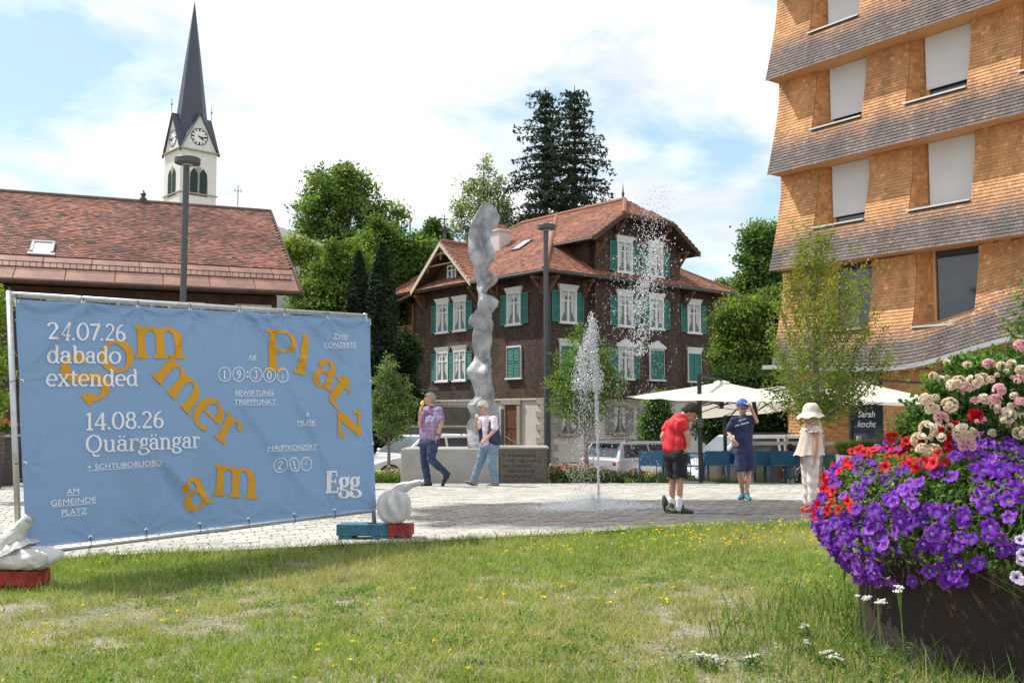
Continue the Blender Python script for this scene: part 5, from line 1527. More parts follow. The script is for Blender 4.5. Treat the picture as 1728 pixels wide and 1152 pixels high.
def sandbag(name,label,c,rz,sx,sy,sz,neck,seed,neck_r=.035,sag=.0):
 t=thing(name,label,'sandbag',c,rz)
 r_=np.random.default_rng(seed);n,m=72,44
 ph=np.linspace(0,PI,m)[:,None];th=np.linspace(0,2*PI,n,endpoint=False)[None,:]
 pw=lambda v,p:np.sign(v)*np.abs(v)**p
 X=sx*pw(np.sin(ph),.7)*pw(np.cos(th),.75);Y=sy*pw(np.sin(ph),.7)*pw(np.sin(th),.75);Z=sz*(1-pw(np.cos(ph),.85))+0*th
 wr=np.zeros_like(X)
 for q in range(9):
  a=r_.random()*6.28;k=r_.integers(3,11);f=r_.random()*4
  wr+=.006*np.sin(th*k+a+ph*f)*np.sin(ph)**.5
 topf=np.clip(-np.cos(ph),-1,1);topf=np.clip((topf-.2)/.8,0,1)
 wr+=.010*np.abs(np.sin(th*7+2+ph*2))*topf*np.sin(ph)+.004*np.abs(np.sin(th*5-ph*5))+.002*np.sin(th*11+ph*9)*np.sin(ph)
 X=X*(1+wr/sx*1.3);Y=Y*(1+wr/sy*1.3);Z=Z+wr*.7
 fl_=Z<.02;Z=np.maximum(Z,.0)
 tp=topf**2;nx_,ny_,nz_=neck[0]
 X=X*(1-.35*tp)+nx_*tp*.6;Y=Y*(1-.35*tp)+ny_*tp*.6
 V=np.stack([X,Y,Z+0*X],-1).reshape(-1,3)
 i=np.arange(m-1)[:,None]*n+np.arange(n)[None,:];j=np.arange(m-1)[:,None]*n+(np.arange(n)[None,:]+1)%n
 F=np.stack([i,j,j+n,i+n],-1).reshape(-1,4)
 npmesh('bag_body',V,F,M_bag,t,smooth=True)
 pts=[Vector((nx_*.3,ny_*.3,sz*1.45))]+[Vector(p)for p in neck]
 K=18;ns=20;vv=[];ff=[]
 seg=[]
 for s in np.linspace(0,len(pts)-1,ns):
  a=min(int(s),len(pts)-2);f=s-a;seg.append(pts[a].lerp(pts[a+1],f))
 mb=MB();prev=None
 for q,p in enumerate(seg):
  d=(seg[min(q+1,ns-1)]-seg[max(q-1,0)]).normalized()
  a=(d.orthogonal().normalized()if prev is None else(prev-d*prev.dot(d)).normalized());prev=a;b=d.cross(a)
  f=q/(ns-1);r0=neck_r*(2.4*(1-f)**2.2+.62+.2*math.exp(-((f-1)/.07)**2)-.15*math.exp(-((f-.86)/.04)**2)+.10*math.sin(f*21))
  for k in range(K):
   an=2*PI*k/K+f*1.8;rr=r0*(1+.34*(k%2)+r_.normal(0,.02))
   vv.append(p+(a*math.cos(an)+b*math.sin(an))*rr)
 for q in range(ns-1):
  for k in range(K):k2=(k+1)%K;ff.append((q*K+k,q*K+k2,(q+1)*K+k2,(q+1)*K+k))
 ff.append(tuple(range((ns-1)*K,ns*K)))
 mb.add(vv,ff);mb.build('tied_neck',M_bag,t,smooth=True)
 return t
sandbag('sandbag','upright white sandbag with its tied neck leaning right on the blue foot',(BRp.x+.20,BRp.y-.06,g(BRp.x,BRp.y)+.155),R(0),.15,.12,.165,[(.06,0,.33),(.16,
0,.375),(.26,0,.40),(.285,0,.40)],4,.026)
sandbag('sandbag','slumped white sandbag with a long twisted neck on the left red foot',(BLp.x+.02,BLp.y-.05,g(BLp.x,BLp.y)+.14),R(-8),.27,.13,.08,[(-.06,0,.19),(-.01,0,.27),
(.05,.0,.35),(.07,0,.37)],6,.042)
sandbag('sandbag','second white sandbag lying behind the left fence post at the picture edge',(BLp.x-.20,BLp.y+.14,g(BLp.x,BLp.y)+.14),R(20),.26,.15,.10,[(-.1,0,.22),(-.14,
0,.26),(-.2,0,.28)],9,.03)
q0=P(-62,960,7.35)
f2=thing('mobile_fence','neighbouring bare fence panel just entering at the left picture edge','fence',(q0 .x,q0 .y,g(q0 .x,q0 .y)))
mb=MB();a=Vector((0.02,.05,.12));d=Vector((-2.8,1.6,.0));up=Vector((-.03,.0,2.0))
for p,q in((a,a+up),(a+d,a+d+up),(a+up,a+d+up),(a+Vector((0,0,.05)),a+d+Vector((0,0,.05)))):
 mb=MB();mb.tube([p,q],.02,10);mb.build('post' if(q-p).z>1 else 'tube',M_galv,f2,smooth=True)
mb=MB()
for k in range(1,34):
 p=a+d*(k/34);mb.tube([p+up*.03,p+up],.0017,4)
for k in range(1,8):mb.tube([a+up*k/8,a+d+up*k/8],.0017,4)
mb.build('wire_mesh',M_galv,f2)
def lamp(px,ytop,Y,pr,hr,label):
 p=P(px,ytop,Y);gz=g(p.x,Y);H=p.z-gz
 t=thing('street_lamp',label,'street lamp',(p.x,Y,gz),0,'disc-headed street lamps')
 mb=MB();mb.lathe([(pr*1.25,0),(pr*1.25,.9),(pr,.93),(pr,H-.12)],n=20);mb.build('pole',M_dark,t,smooth=False)
 mb=MB();mb.lathe([(hr*.5,H-.13),(hr,H-.10),(hr,H+.0),(hr*.96,H+.012),(0.02,H+.03)],(0.02,0,0),32);hd=mb.build('lamp_head',M_dark,t)
 mb=MB();mb.lathe([(hr*.42,H-.145),(hr*.46,H-.125)],(0.02,0,0),24);mb.build('lens',mat('lamp_lens',(.35,.34,.30),.3,.05,5),hd)
 mb=MB();mb.lathe([(pr*1.5,0),(pr*1.5,.03)],n=16);mb.build('base_plate',M_dark,t)
lamp(315,268,19.6,.062,.255,'tall grey street lamp rising behind the blue banner in front of the farmhouse roof')
lamp(921,380,25.0,.062,.235,'tall grey street lamp standing before the corner of the brown villa')
PYY=22.3
pa=P(676,812,PYY);pb=P(923,815,PYY+.15);gz=g((pa.x+pb.x)/2,PYY)
ped=thing('stone_plinth','long low concrete plinth with a dark inscribed stone at its right end under the sculpture','plinth',(0,0,0))
pt=P(800,757,PYY).z
xm=P(842,812,PYY).x
mb=MB();mb.box(pa.x,PYY,gz-.3,xm,PYY+1.6,pt);o=mb.build('concrete_block',M_conc,ped);b_=o.modifiers.new('b','BEVEL');b_.width=.01
mb=MB();mb.box(xm+.01,PYY-.03,gz-.3,pb.x,PYY+1.6,pt);st=mb.build('dark_stone',M_slab,ped);b_=st.modifiers.new('b','BEVEL');b_.width=.01
mb=MB();mb.box(xm+.0,PYY-.05,pt,pb.x+.04,PYY+1.6,pt+.03);mb.build('top_slab',M_conc,ped)
M_eng=mat('engraved_letters',(0.035,0.03,0.028),.7,.1,10)
r_=random.Random(5);mb=MB()
for k,(x0,x1)in enumerate(((.08,.78),(.20,.85),(.08,.66),(.18,.74),(.08,.72))):
 z=pt-.13-k*.115;x=xm+x0*(pb.x-xm)
 while x<xm+x1*(pb.x-xm):
  w=.016+r_.random()*.016
  kind=r_.randint(0,4)
  mb.box(x,PYY-.036,z-.045,x+.006,PYY-.031,z)
  if kind in(0,2):mb.box(x+.006,PYY-.036,z-.008,x+w,PYY-.031,z)
  if kind in(0,1,3):mb.box(x+.006,PYY-.036,z-.026,x+w,PYY-.031,z-.02)
  if kind in(1,2,4):mb.box(x+w-.005,PYY-.036,z-.045,x+w,PYY-.031,z-.005 if kind!=2 else z-.009)
  x+=w+.009+(r_.random()<.17)*.035
mb.build('inscription',M_eng,st)
SY=22.9
prof=[(341,819,823),(345,814,829),(351,809,835),(358,806,840),(366,801,843),(373,797,843),(380,794,838),(388,793,831),(396,791,827),(403,791,827),(412,791,829),(422,791,833),
(432,792,836),(438,793,835),(444,797,828),(450,801,824),(455,800,822),(460,798,832),(466,798,839),(472,800,840),(478,804,834),(484,805,826),(490,806,821),(496,808,820),(501,
808,836),(508,807,841),(516,807,840),(522,806,834),(530,798,828),(536,793,830),(541,790,831),(547,792,832),(553,799,831),(560,799,831),(570,797,830),(580,796,829),(590,798,
826),(598,801,826),(606,800,828),(614,795,829),(622,789,828),(630,788,828),(638,792,829),(646,797,831),(654,799,832),(662,801,833),(670,802,834),(678,793,836),(684,788,838),
(690,789,840),(698,795,842),(706,795,843),(714,789,842),(722,788,842),(732,789,840),(742,790,838),(750,790,836),(757,791,835)]
ny_=96;ys_=np.linspace(342,757,ny_)
pl=np.interp(ys_,[p[0]for p in prof],[p[1]for p in prof]);pr=np.interp(ys_,[p[0]for p in prof],[p[2]for p in prof])
N_=26;V=[]
r2_=np.random.default_rng(3)
scl=np.array([P(815,757,SY).x]);
sb=P(813,757,SY);gzs=pt
scu=thing('bronze_sculpture','tall pale grey twisted abstract sculpture of stacked bone-like knots on the plinth','sculpture',(sb.x,SY,pt))
th=np.linspace(0,2*PI,N_,endpoint=False)
for i,y in enumerate(ys_):
 L0,R0=P(pl[i],y,SY),P(pr[i],y,SY);cxx=(L0 .x+R0 .x)/2;hw=(R0 .x-L0 .x)/2;z=L0 .z
 f=i/ny_
 dep=max(hw*(.55+.35*math.sin(f*19+1)),.10)if f>.28 else max(.16,hw*.5)
 cy_=SY+.09*math.sin(f*23)+.05*math.sin(f*41+2)
 a0=f*9.0
 rr=1.16-.46*np.abs(np.sin(1.5*th+a0*.8))-.16*np.abs(np.sin(2.5*th-a0*1.3+1))+.06*np.sin(2*th+f*30)
 x=np.cos(th)*rr;x=x/np.abs(x).max()if True else x
 x=(x-(x.max()+x.min())/2)/((x.max()-x.min())/2)
 yv=np.sin(th)*rr
 hollow=.10*math.exp(-((f-.14)/.12)**2)*np.exp(-((th-4.71)/.55)**2)
 V.append(np.stack([cxx+x*hw-sb.x,cy_+yv*dep+hollow-SY,np.full(N_,z-pt)],-1))
V=np.array(V)[::-1]
ax_=V.mean(1,keepdims=True);rad_=unit((V-ax_)*np.array([1,1,0]))
q_=V*1.0
nz_=np.abs(np.sin(q_[...,2]*9.3+q_[...,0]*17+q_[...,1]*6))*.6+np.abs(np.sin(q_[...,2]*5.1-q_[...,0]*11+q_[...,1]*15+1))*.9+.35*np.abs(np.sin(q_[...,2]*21+q_[...,1]*30-q_[...,
0]*8))
V=V+rad_*((nz_[...,None]-.8)*.020)
hl_=np.exp(-((V[...,2]-4.55)/.42)**2)*np.exp(-((V[...,0]-ax_[...,0]-.02)/.10)**2)*(V[...,1]<ax_[...,1]);V[...,1]+=.14*hl_
V=V.reshape(-1,3)
i=np.arange(ny_-1)[:,None]*N_+np.arange(N_)[None,:];j=np.arange(ny_-1)[:,None]*N_+(np.arange(N_)[None,:]+1)%N_
F=np.stack([i,j,j+N_,i+N_],-1).reshape(-1,4)
top=V[-N_:].mean(0);V=np.concatenate([V,[top]]);k=np.arange(N_)
F=np.concatenate([F,np.stack([(ny_-1)*N_+k,(ny_-1)*N_+(k+1)%N_,np.full(N_,ny_*N_),np.full(N_,ny_*N_)],-1)[:,:4]])
bmx=bpy.data.meshes.new('casting');bmx.from_pydata(V.tolist(),[],[tuple(dict.fromkeys(f))for f in F.tolist()])
bmx.materials.append(mat('pale_cast_metal',(0.29,0.30,0.315),.6,.5,3.6,.6,7,spec=.4,metal=.15));bmx.polygons.foreach_set('use_smooth',[True]*len(bmx.polygons));bmx.set_sharp_from_angle(angle=R(24))
link(bpy.data.objects.new('casting',bmx),scu)
p=P(848,690,24.5);t=thing('thin_post','thin dark metal post behind the plinth beside the sculpture','post',(p.x,24.5,g(p.x,24.5)))
mb=MB();mb.tube([(0,0,0),(0,0,p.z-g(p.x,24.5))],.045,10);mb.build('pole',M_dark,t)
mb=MB();mb.lathe([(.09,0),(.09,.02)],n=12);mb.build('base_plate',M_dark,t)
M_bch=mat('blue_powder_coat',(0.018,0.105,0.21),.5,.10,8)
def make_chair():
 t=thing('garden_chair','x','chair')
 mb=MB();mb.box(-.25,-.24,.41,.25,.24,.43)
 o=mb.build('seat',M_bch,t)
 mb=MB()
 mb.add([(-.27,.22,.44),(.27,.22,.44),(.27,.29,.76),(-.27,.29,.76),(-.27,.235,.44),(.27,.235,.44),(.27,.305,.76),(-.27,.305,.76)],[(0,1,2,3),(4,7,6,5),(0,4,5,1),(3,2,6,7),
(0,3,7,4),(1,5,6,2)])
 mb.build('backrest',M_bch,t)
 for s in(-1,1):
  for(x0,y0,x1,y1,zt_)in((s*.26,-.24,s*.28,-.27,.62),(s*.26,.22,s*.28,.29,.43)):
   mb=MB();mb.tube([(x1,y1,0),(x0,y0,zt_)],.0125,6);mb.build('leg',M_bch,t)
  mb=MB();mb.tube([(s*.26,-.245,.62),(s*.275,.0,.635),(s*.27,.27,.63)],.016,6);mb.build('armrest',M_bch,t)
  mb=MB();mb.tube([(s*.26,-.235,.40),(s*.26,.22,.40)],.012,6);mb.build('seat_rail',M_bch,t)
  mb=MB();
  for q in(.1,.0,-.1):mb.tube([(s*.262,q,.42),(s*.27,q,.63)],.005,5)
  mb.build('arm_rod',M_bch,t)
 return t
chairs=[(1097,23.0,170,'blue metal armchair at the left end of the terrace row, by the flower bed'),(1130,23.5,12,'blue metal armchair just left of the boy in red, back towards the square'),
(1207,23.1,172,'blue metal armchair right beside the black parasol mast'),(1236,23.9,-10,'blue metal armchair behind the left arm of the boy in navy'),(1283,23.2,165,'blue metal armchair just right of the boy in navy'),
(1311,22.9,183,'blue metal armchair with broad back, second right of the boy in navy'),(1345,23.1,178,'blue metal armchair turned away from the square just left of the girl'),
(1390,23.4,200,'blue metal armchair glimpsed to the right of the girl in the hat'),(1160,24.4,30,'blue metal armchair behind the back of the boy in red')]
proto=make_chair()
for i,(px,Y,rz,lb)in enumerate(chairs):
 o=proto if i==0 else copy_tree(proto)
 x=(px-864)/FPX*Y;o.location=(x,Y,g(x,Y)+.01);o.rotation_euler=(0,0,R(rz));tag(o,lb,'chair','blue chairs of the cafe terrace')
def make_table():
 t=thing('cafe_table','x','table');mb=MB();mb.box(-.36,-.36,.70,.36,.36,.725);mb.build('tabletop',M_bch,t)
 for sx in(-1,1):
  for sy in(-1,1):
   mb=MB();mb.box(sx*.33-.02,sy*.33-.02,0,sx*.33+.02,sy*.33+.02,.70);mb.build('leg',M_bch,t)
 return t
tp_=make_table()
for i,(px,Y,lb)in enumerate(((1165,23.6,'square blue cafe table left of the black parasol mast'),(1258,23.8,'square blue cafe table behind the boy in navy'),(1330,24.0,'square blue cafe table behind the two broad chair backs'))):
 o=tp_ if i==0 else copy_tree(tp_)
 x=(px-864)/FPX*Y;o.location=(x,Y,g(x,Y)+.01);o.rotation_euler=(0,0,R(8*i));tag(o,lb,'table','blue tables of the cafe terrace')
M_can=mat('cream_canvas',(0.80,0.76,0.68),.85,.03,2,.08,300,trans=.32)
def parasol(label,apex,hw,drop,tilt,rz,mast,arm=True,mast_h=2.2,tx=0):
 """apex world point, hw half size, drop edge below apex"""
 mx_,my_=mast;gz_=g(mx_,my_)
 t=thing('parasol',label,'parasol',(mx_,my_,gz_),0,'cream parasols of the cafe terrace')
 Mr=Matrix.Translation(Vector(apex)-Vector((mx_,my_,gz_)))@Matrix.Rotation(R(tx),4,'X')@Matrix.Rotation(R(tilt),4,'Y')@Matrix.Rotation(R(rz),4,'Z')
 K=8;rings=7;mb=MB();vv=[Mr@Vector((0,0,0))];NS=4*8
 def edge(k):
  a=2*PI*k/NS;ca_,sa_=math.cos(a),math.sin(a)
  m=max(abs(ca_),abs(sa_));return ca_/m,sa_/m
 for r_ in range(1,rings+1):
  f=r_/rings
  for k in range(NS):
   ex_,ey_=edge(k);corner=(k%4)/4.0;sag=math.sin(PI*corner)*.03*f
   vv.append(Mr@Vector((ex_*hw*f,ey_*hw*f,-drop*(f**.92)-sag)))
 ff=[]
 for k in range(NS):ff.append((0,1+k,1+(k+1)%NS))
 for r_ in range(rings-1):
  for k in range(NS):k2=(k+1)%NS;b0=1+r_*NS;b1=b0+NS;ff.append((b0+k,b1+k,b1+k2,b0+k2))
 mb.add(vv,ff);can=mb.build('canopy',M_can,t)
 mb=MB();vv=[]
 for rr,zz_ in((.0,.05),(.17,.0),(.20,-.045)):
  for k in range(16):
   a=2*PI*k/16;s=1+(.10 if k%2 else 0);vv.append(Mr@Vector((math.cos(a)*rr*s,math.sin(a)*rr*s,zz_-(.02 if k%2 and rr else 0))))
 ff=[(i*16+k,(i+1)*16+k,(i+1)*16+(k+1)%16,i*16+(k+1)%16)for i in range(2)for k in range(16)]
 mb.add(vv,ff);mb.build('vent_cap',M_can,can)
 for k in range(8):
  ex_,ey_=edge(k*4)
  mb=MB();mb.tube([Mr@Vector((0,0,-.10)),Mr@Vector((ex_*hw*.5,ey_*hw*.5,-drop*.53-.04)),Mr@Vector((ex_*hw*.98,ey_*hw*.98,-drop-.02))],.013,5);rb=mb.build('rib',M_black,can)
  mb=MB();mb.tube([Mr@Vector((0,0,-.55)),Mr@Vector((ex_*hw*.5,ey_*hw*.5,-drop*.53-.05))],.010,5);mb.build('strut',M_black,rb)
 mb=MB();mb.lathe([(.05,0),(.05,.5)],n=10,c=(0,0,0));
 mb.v=[tuple(Mr@(Vector(v)+Vector((0,0,-.62))))for v in mb.v];mb.build('hub',M_black,can)
 mb=MB();mb.tube([(0,0,0),(0,0,mast_h)],.05,12);mb.build('mast',M_black,t)
 mb=MB();mb.box(-.35,-.35,0,.35,.35,.05);mb.build('base',M_dark,t)
 if arm:
  top_=Mr@Vector((0,0,.05));mb=MB();mb.tube([(0,0,mast_h-.02),tuple(top_)],.028,8);mb.build('arm',M_black,t)
 mb=MB();mb.box(-.06,-.09,1.25,.06,-.04,1.45);mb.build('crank',M_dark,t)
def XY(px,Y):return((px-864)/FPX*Y,Y)
parasol('large cream square parasol on a black mast beside the boy in red',P(1218,644,22.6),1.62,.40,1,22,XY(1180,21.6),True,P(1180,632,21.6).z-g(4,21.6),2)
parasol('tilted cream parasol showing its dark ribs behind the boy in navy',P(1268,659,24.4),1.40,.28,-7,12,XY(1222,25.6),True,2.2,-13)
parasol('cream parasol in front of the shingled building, right of the young tree',P(1452,644,20.8),1.42,.43,2,15,XY(1570,21.0),True,P(1568,645,21.0).z-g(8.9,21),0)
M_pot=mat('cream_fibre_pot',(0.50,0.45,0.36),.8,.08,5)
def pot(px,Y,w,h,label,grass=0,gh=.3,spread=.3,col=(.10,.16,.05)):
 x=(px-864)/FPX*Y;gz_=g(x,Y)
 t=thing('plant_pot',label,'plant pot',(x,Y,gz_))
 mb=MB();mb.lathe([(w*.36,0),(w*.46,h*.5),(w*.5,h),(w*.46,h),(w*.45,h-.06)],n=28);mb.build('pot',M_pot,t,smooth=False)
 if grass:
  n=grass;a=rng.random(n)*2*PI;rr=w*.4*np.sqrt(rng.random(n));X=rr*np.cos(a);Y2=rr*np.sin(a)
  hh=gh*(.5+.6*rng.random(n));ld=spread*(.3+rng.random(n));b=a+rng.normal(0,.6,n)
  side=np.stack([np.cos(b+1.57),np.sin(b+1.57),np.zeros(n)],-1)*.003
  P0=np.stack([X,Y2,np.full(n,h-.03)],-1);dr=np.stack([np.cos(b),np.sin(b),np.zeros(n)],-1)*ld[:,None]
  m1=P0+dr*.35+np.array([0,0,1.])*hh[:,None]*.75;m2=P0+dr+np.array([0,0,1.])*hh[:,None]*(.95-.3*rng.random((n,1)))
  V=np.stack([P0-side,P0+side,m1+side,m1-side,m2+side*.3,m2-side*.3],1).reshape(-1,3);i=(np.arange(n)*6)[:,None]
  F=np.concatenate([i+np.array([0,1,2,3]),i+np.array([3,2,4,5])],0)
  gm=npmesh('ornamental_grass',V,F,M_grass,t,np.repeat(np.array(col)*(.6+.9*rng.random((n,1))),6,0),kind='stuff')
pot(1448,19.8,.95,.62,'cream pot of fine green grass in front of the cafe window',5200,.36,.34,(.13,.20,.05))
pot(1528,19.0,.8,.55,'pot of taller arching grass between the cafe window and the roses',3200,.55,.42,(.13,.19,.05))
pot(1200,24.8,.62,.55,'small pale pot under the parasol behind the left blue chairs',400,.3,.2)
pot(1290,24.9,.9,.58,'wide pale bowl planter seen between the legs of the blue chairs',900,.3,.3)
pot(1236,24.6,.5,.5,'pale pot behind the shins of the boy in navy',300,.3,.2)
x=(1402-864)/FPX*22.0;t=thing('green_bin','small round dark green bin right of the girl','bin',(x,22.0,g(x,22.0)))
mb=MB();mb.lathe([(.16,0),(.19,.62),(.20,.64),(.17,.64)],n=20);mb.build('body',mat('green_plastic',(.02,.12,.07),.45,.08,5),t)
mb=MB();mb.lathe([(.205,.64),(.205,.68),(.1,.72)],n=20);mb.build('lid',M_dark,t)
t=thing('rail_fence','low grey wooden rail fence behind the parked van','fence',(*XY(1300,27.0),g(*XY(1300,27.0))))
M_gw=mat('grey_wood',(.33,.30,.26),.85,.2,5)
for k in range(4):mb=MB();mb.box(-.05+k*1.0-.6,-.05,0,.05+k*1.0-.6,.05,1.35);mb.build('post',M_gw,t)
for z in(.75,1.1):mb=MB();mb.box(-.8,-.08,z,2.7,-.05,z+.1);mb.build('rail',M_gw,t)
bx=XY(-8,18.0);t=thing('park_bench','dark slatted wooden bench cut off by the left picture edge','bench',(*bx,g(*bx)),R(5))
for k in range(7):
 mb=MB();mb.box(-1.2,.0,.46+k*.085,.20,.03,.53+k*.085);mb.build('slat',M_gw if 0 else mat('bench_slat',(.11,.085,.07),.8,.2,8)if k==0 else MATS['bench_slat'],t)
for k in range(4):mb=MB();mb.box(-1.2,-.45+k*.11,.42,.2,-.36+k*.11,.45);mb.build('slat',MATS['bench_slat'],t)
mb=MB();mb.box(-1.2,-.45,0,.18,.0,.40);mb.build('bench_base',mat('bench_base_dark',(.06,.05,.045),.8,.2,6),t)
def remesh(mb,name,m,parent,voxel=.008,smooth=2,disp=None,cut=None):
 me=mb.mesh(name,m,True)
 o=bpy.data.objects.new(name,me);COL.objects.link(o)
 md=o.modifiers.new('r','REMESH');md.mode='VOXEL';md.voxel_size=voxel;md.use_smooth_shade=True
 ms_=o.modifiers.new('s','SMOOTH');ms_.factor=.5;ms_.iterations=smooth
 dg=bpy.context.evaluated_depsgraph_get();dg.update()
 me2=bpy.data.meshes.new_from_object(o.evaluated_get(dg));me2 .name=name
 o.modifiers.clear();o.data=me2;o.parent=parent
 bpy.data.meshes.remove(me)
 if not me2 .materials:me2 .materials.append(m)
 if cut is not None:
  n=len(me2 .vertices);co=np.zeros(n*3,np.float32);me2 .vertices.foreach_get('co',co);co=co.reshape(-1,3);co[:,2]=np.maximum(co[:,2],cut+.008*np.sin(co[:,0]*40));me2 .vertices.foreach_set('co',
co.ravel());me2 .update()
 if disp:
  n=len(me2 .vertices);co=np.zeros(n*3,np.float32);me2 .vertices.foreach_get('co',co);co=co.reshape(-1,3)
  no=np.zeros(n*3,np.float32);me2 .vertices.foreach_get('normal',no);no=no.reshape(-1,3)
  co+=no*disp(co)[:,None];me2 .vertices.foreach_set('co',co.ravel());me2 .update()
 me2 .polygons.foreach_set('use_smooth',[True]*len(me2 .polygons))
 return o
def limb(mb,pts,rads,n=14):
 pts=[Vector(p)for p in pts]
 for i in range(len(pts)-1):
  k=5;a,b=pts[i],pts[i+1]
  mb.tube([a.lerp(b,q/k)for q in range(k+1)],[rads[i]+(rads[i+1]-rads[i])*q/k for q in range(k+1)],n)
 for p,r_ in zip(pts,rads):mb.ball(p,r_*.995,12,8)
def frame(f,up=Vector((0,0,1))):
 f=Vector(f).normalized();r_=f.cross(Vector(up)).normalized();u=r_.cross(f).normalized()
 return Matrix((r_,f,u)).transposed()
def head_shape(mb,c,f,s=1.0,ear=True):
 """c = centre of the skull; total height about .235*s"""
 M3=frame(f);c=Vector(c)
 L_=lambda x,y,z:c+M3@Vector((x,y,z))*s
 mb.ball(L_(0,-.012,.022),(.074*s,.094*s,.088*s),16,12,M=M3)
 mb.ball(L_(0,.02,-.035),(.058*s,.066*s,.078*s),14,10,M=M3)
 mb.ball(L_(0,.055,-.088),(.026*s,.024*s,.022*s),10,8,M=M3)
 mb.tube([L_(0,.078,.012),L_(0,.100,-.022)],[.009*s,.014*s],8);mb.ball(L_(0,.098,-.026),.014*s,8,6)
 mb.ball(L_(0,.076,-.058),(.024*s,.010*s,.010*s),8,6,M=M3)
 if ear:
  for q in(-1,1):mb.ball(L_(q*.076,-.008,-.012),(.010*s,.020*s,.032*s),8,6,M=M3)
M_eye=mat('eye',(.03,.022,.018),.25,.0,5);M_brow=mat('brow',(.16,.12,.09),.8,.1,5);M_lip=mat('lips',(.42,.16,.13),.5,.05,5)
def face_bits(c,f,s,parent,brow=M_brow):
 M3=frame(f);c=Vector(c);L_=lambda x,y,z:c+M3@Vector((x,y,z))*s
 for q in(-1,1):
  mb=MB();mb.ball(L_(q*.031,.080,.002),(.012*s,.008*s,.007*s),8,6,M=M3);mb.build('eye',M_eye,parent)
  mb=MB();mb.tube([L_(q*.017,.090,.022),L_(q*.033,.088,.027),L_(q*.049,.074,.022)],.0045*s,5);mb.build('eyebrow',brow,parent)
 mb=MB();mb.tube([L_(-.022,.080,-.060),L_(0,.088,-.058),L_(.022,.080,-.060)],.0055*s,6);mb.build('mouth',M_lip,parent)
def hair(c,f,s,m,parent,thick=1.09,low=-.02,fringe=.03,back=-.07,name='hair',vox=.008,extra=None,tuft=.004):
 M3=frame(f);Mi=M3 .inverted();c=Vector(c);mb=MB();n,k=30,20;vv=[];
 cc=c+M3@Vector((0,-.014,.022))*s
 fs=[];pts=[]
 for i in range(k+1):
  ph=PI*i/k
  for j in range(n):
   th_=2*PI*j/n
   l=Vector((.076*math.sin(ph)*math.cos(th_),.096*math.sin(ph)*math.sin(th_),.092*math.cos(ph)))*thick
   l*=1+rnd.uniform(-1,1)*.025
   fr=l.y/(.096*thick)
   lim=fringe if fr>.45 else(low+(fringe-low)*max(0,fr+.1)/.55 if fr>-.1 else back+(low-back)*(1+fr))
   if l.z<lim:l=Vector((l.x*.93,l.y*.93,lim))
   pts.append(cc+M3@l*s)
 for i in range(k):
  for j in range(n):
   j2=(j+1)%n;fs.append((i*n+j,(i+1)*n+j,(i+1)*n+j2,i*n+j2))
 mb.add(pts,fs)
 if extra:extra(mb)
 o=mb.build(name,m,parent,smooth=True)
 P_=np.array([tuple(p)for p in pts]);P_=P_[np.linalg.norm(P_-np.array(tuple(c)),axis=1)>.02];n_=1500;i_=rng.integers(0,len(P_),n_);ctr=np.array(tuple(cc));dn_=unit(P_[i_]-ctr)
 C=P_[i_]+rng.normal(0,.006,(n_,3))+dn_*.003;tg=unit(np.cross(dn_,unit(rng.normal(0,.35,(n_,3))+np.array(tuple(M3@Vector((1,0,0)))))));sd_=np.cross(dn_,tg);L_=.016*s*(.6+.8*rng.random((n_,
1)))
 tip=C+tg*L_+dn_*.006*rng.random((n_,1));V=np.stack([C-tg*L_,C-sd_*.0022,tip,C+sd_*.0022],1).reshape(-1,3)
 npmesh('hair_strands',V,(np.arange(n_)*4)[:,None]+np.arange(4),m,o,kind='stuff')
 return o
def hand(mb,w,d,nrm,s=1.0,curl=.5,side=1):
 """w wrist point, d pointing direction, nrm palm normal; 5 tapered fingers rooted inside the palm"""
 d=Vector(d).normalized();nrm=(Vector(nrm)-d*Vector(nrm).dot(d)).normalized();sd=d.cross(nrm)*side;w=Vector(w)
 M3=Matrix((sd,d,nrm)).transposed()
 mb.ball(w+d*.045*s,(.040*s,.050*s,.017*s),12,8,M=M3)
 mb.tube([w,w+d*.04*s],[.024*s,.028*s],10)
 for k,(x,l)in enumerate(((-.028,.058),(-.010,.072),(.009,.068),(.027,.052))):
  b0=w+d*.075*s+sd*x*s;a=curl*1.0;p=[w+d*.055*s+sd*x*s*.9,b0];dd=d.copy();cur=b0
  for seg_,fl_ in((.45,a),(.32,a*1.9),(.23,a*2.5)):
   dd=(d*math.cos(fl_)+nrm*math.sin(fl_));cur=cur+dd*l*s*seg_;p.append(cur)
  mb.tube(p,[.0095*s,.009*s,.0085*s,.008*s,.0065*s],8);mb.ball(p[-1],.0065*s,6,5)
 b0=w+d*.022*s-sd*.030*s
 t1=b0+(d*.7-sd*.75+nrm*.25).normalized()*.034*s;t2=t1+(d*.9-sd*.25+nrm*(.3+curl)).normalized()*.030*s
 mb.tube([w+d*.02*s-sd*.01*s,b0,t1,t2],[.013*s,.012*s,.010*s,.008*s],8);mb.ball(t2,.008*s,6,5)
def shoe(mb,heel,toe,s=1.0,h=.05,up=Vector((0,0,1))):
 heel,toe=Vector(heel),Vector(toe);d=(toe-heel).normalized();sd=d.cross(up).normalized();u=sd.cross(d)
 M3=Matrix((sd,d,u)).transposed();L2=(toe-heel).length
 for t,rx,rz in((.12,.034,.038),(.35,.037,.040),(.6,.042,.030),(.82,.040,.024),(.95,.028,.018)):
  mb.ball(heel.lerp(toe,t)+u*(rz*s*.95+.008),(rx*s,L2*.17,rz*s),12,8,M=M3)
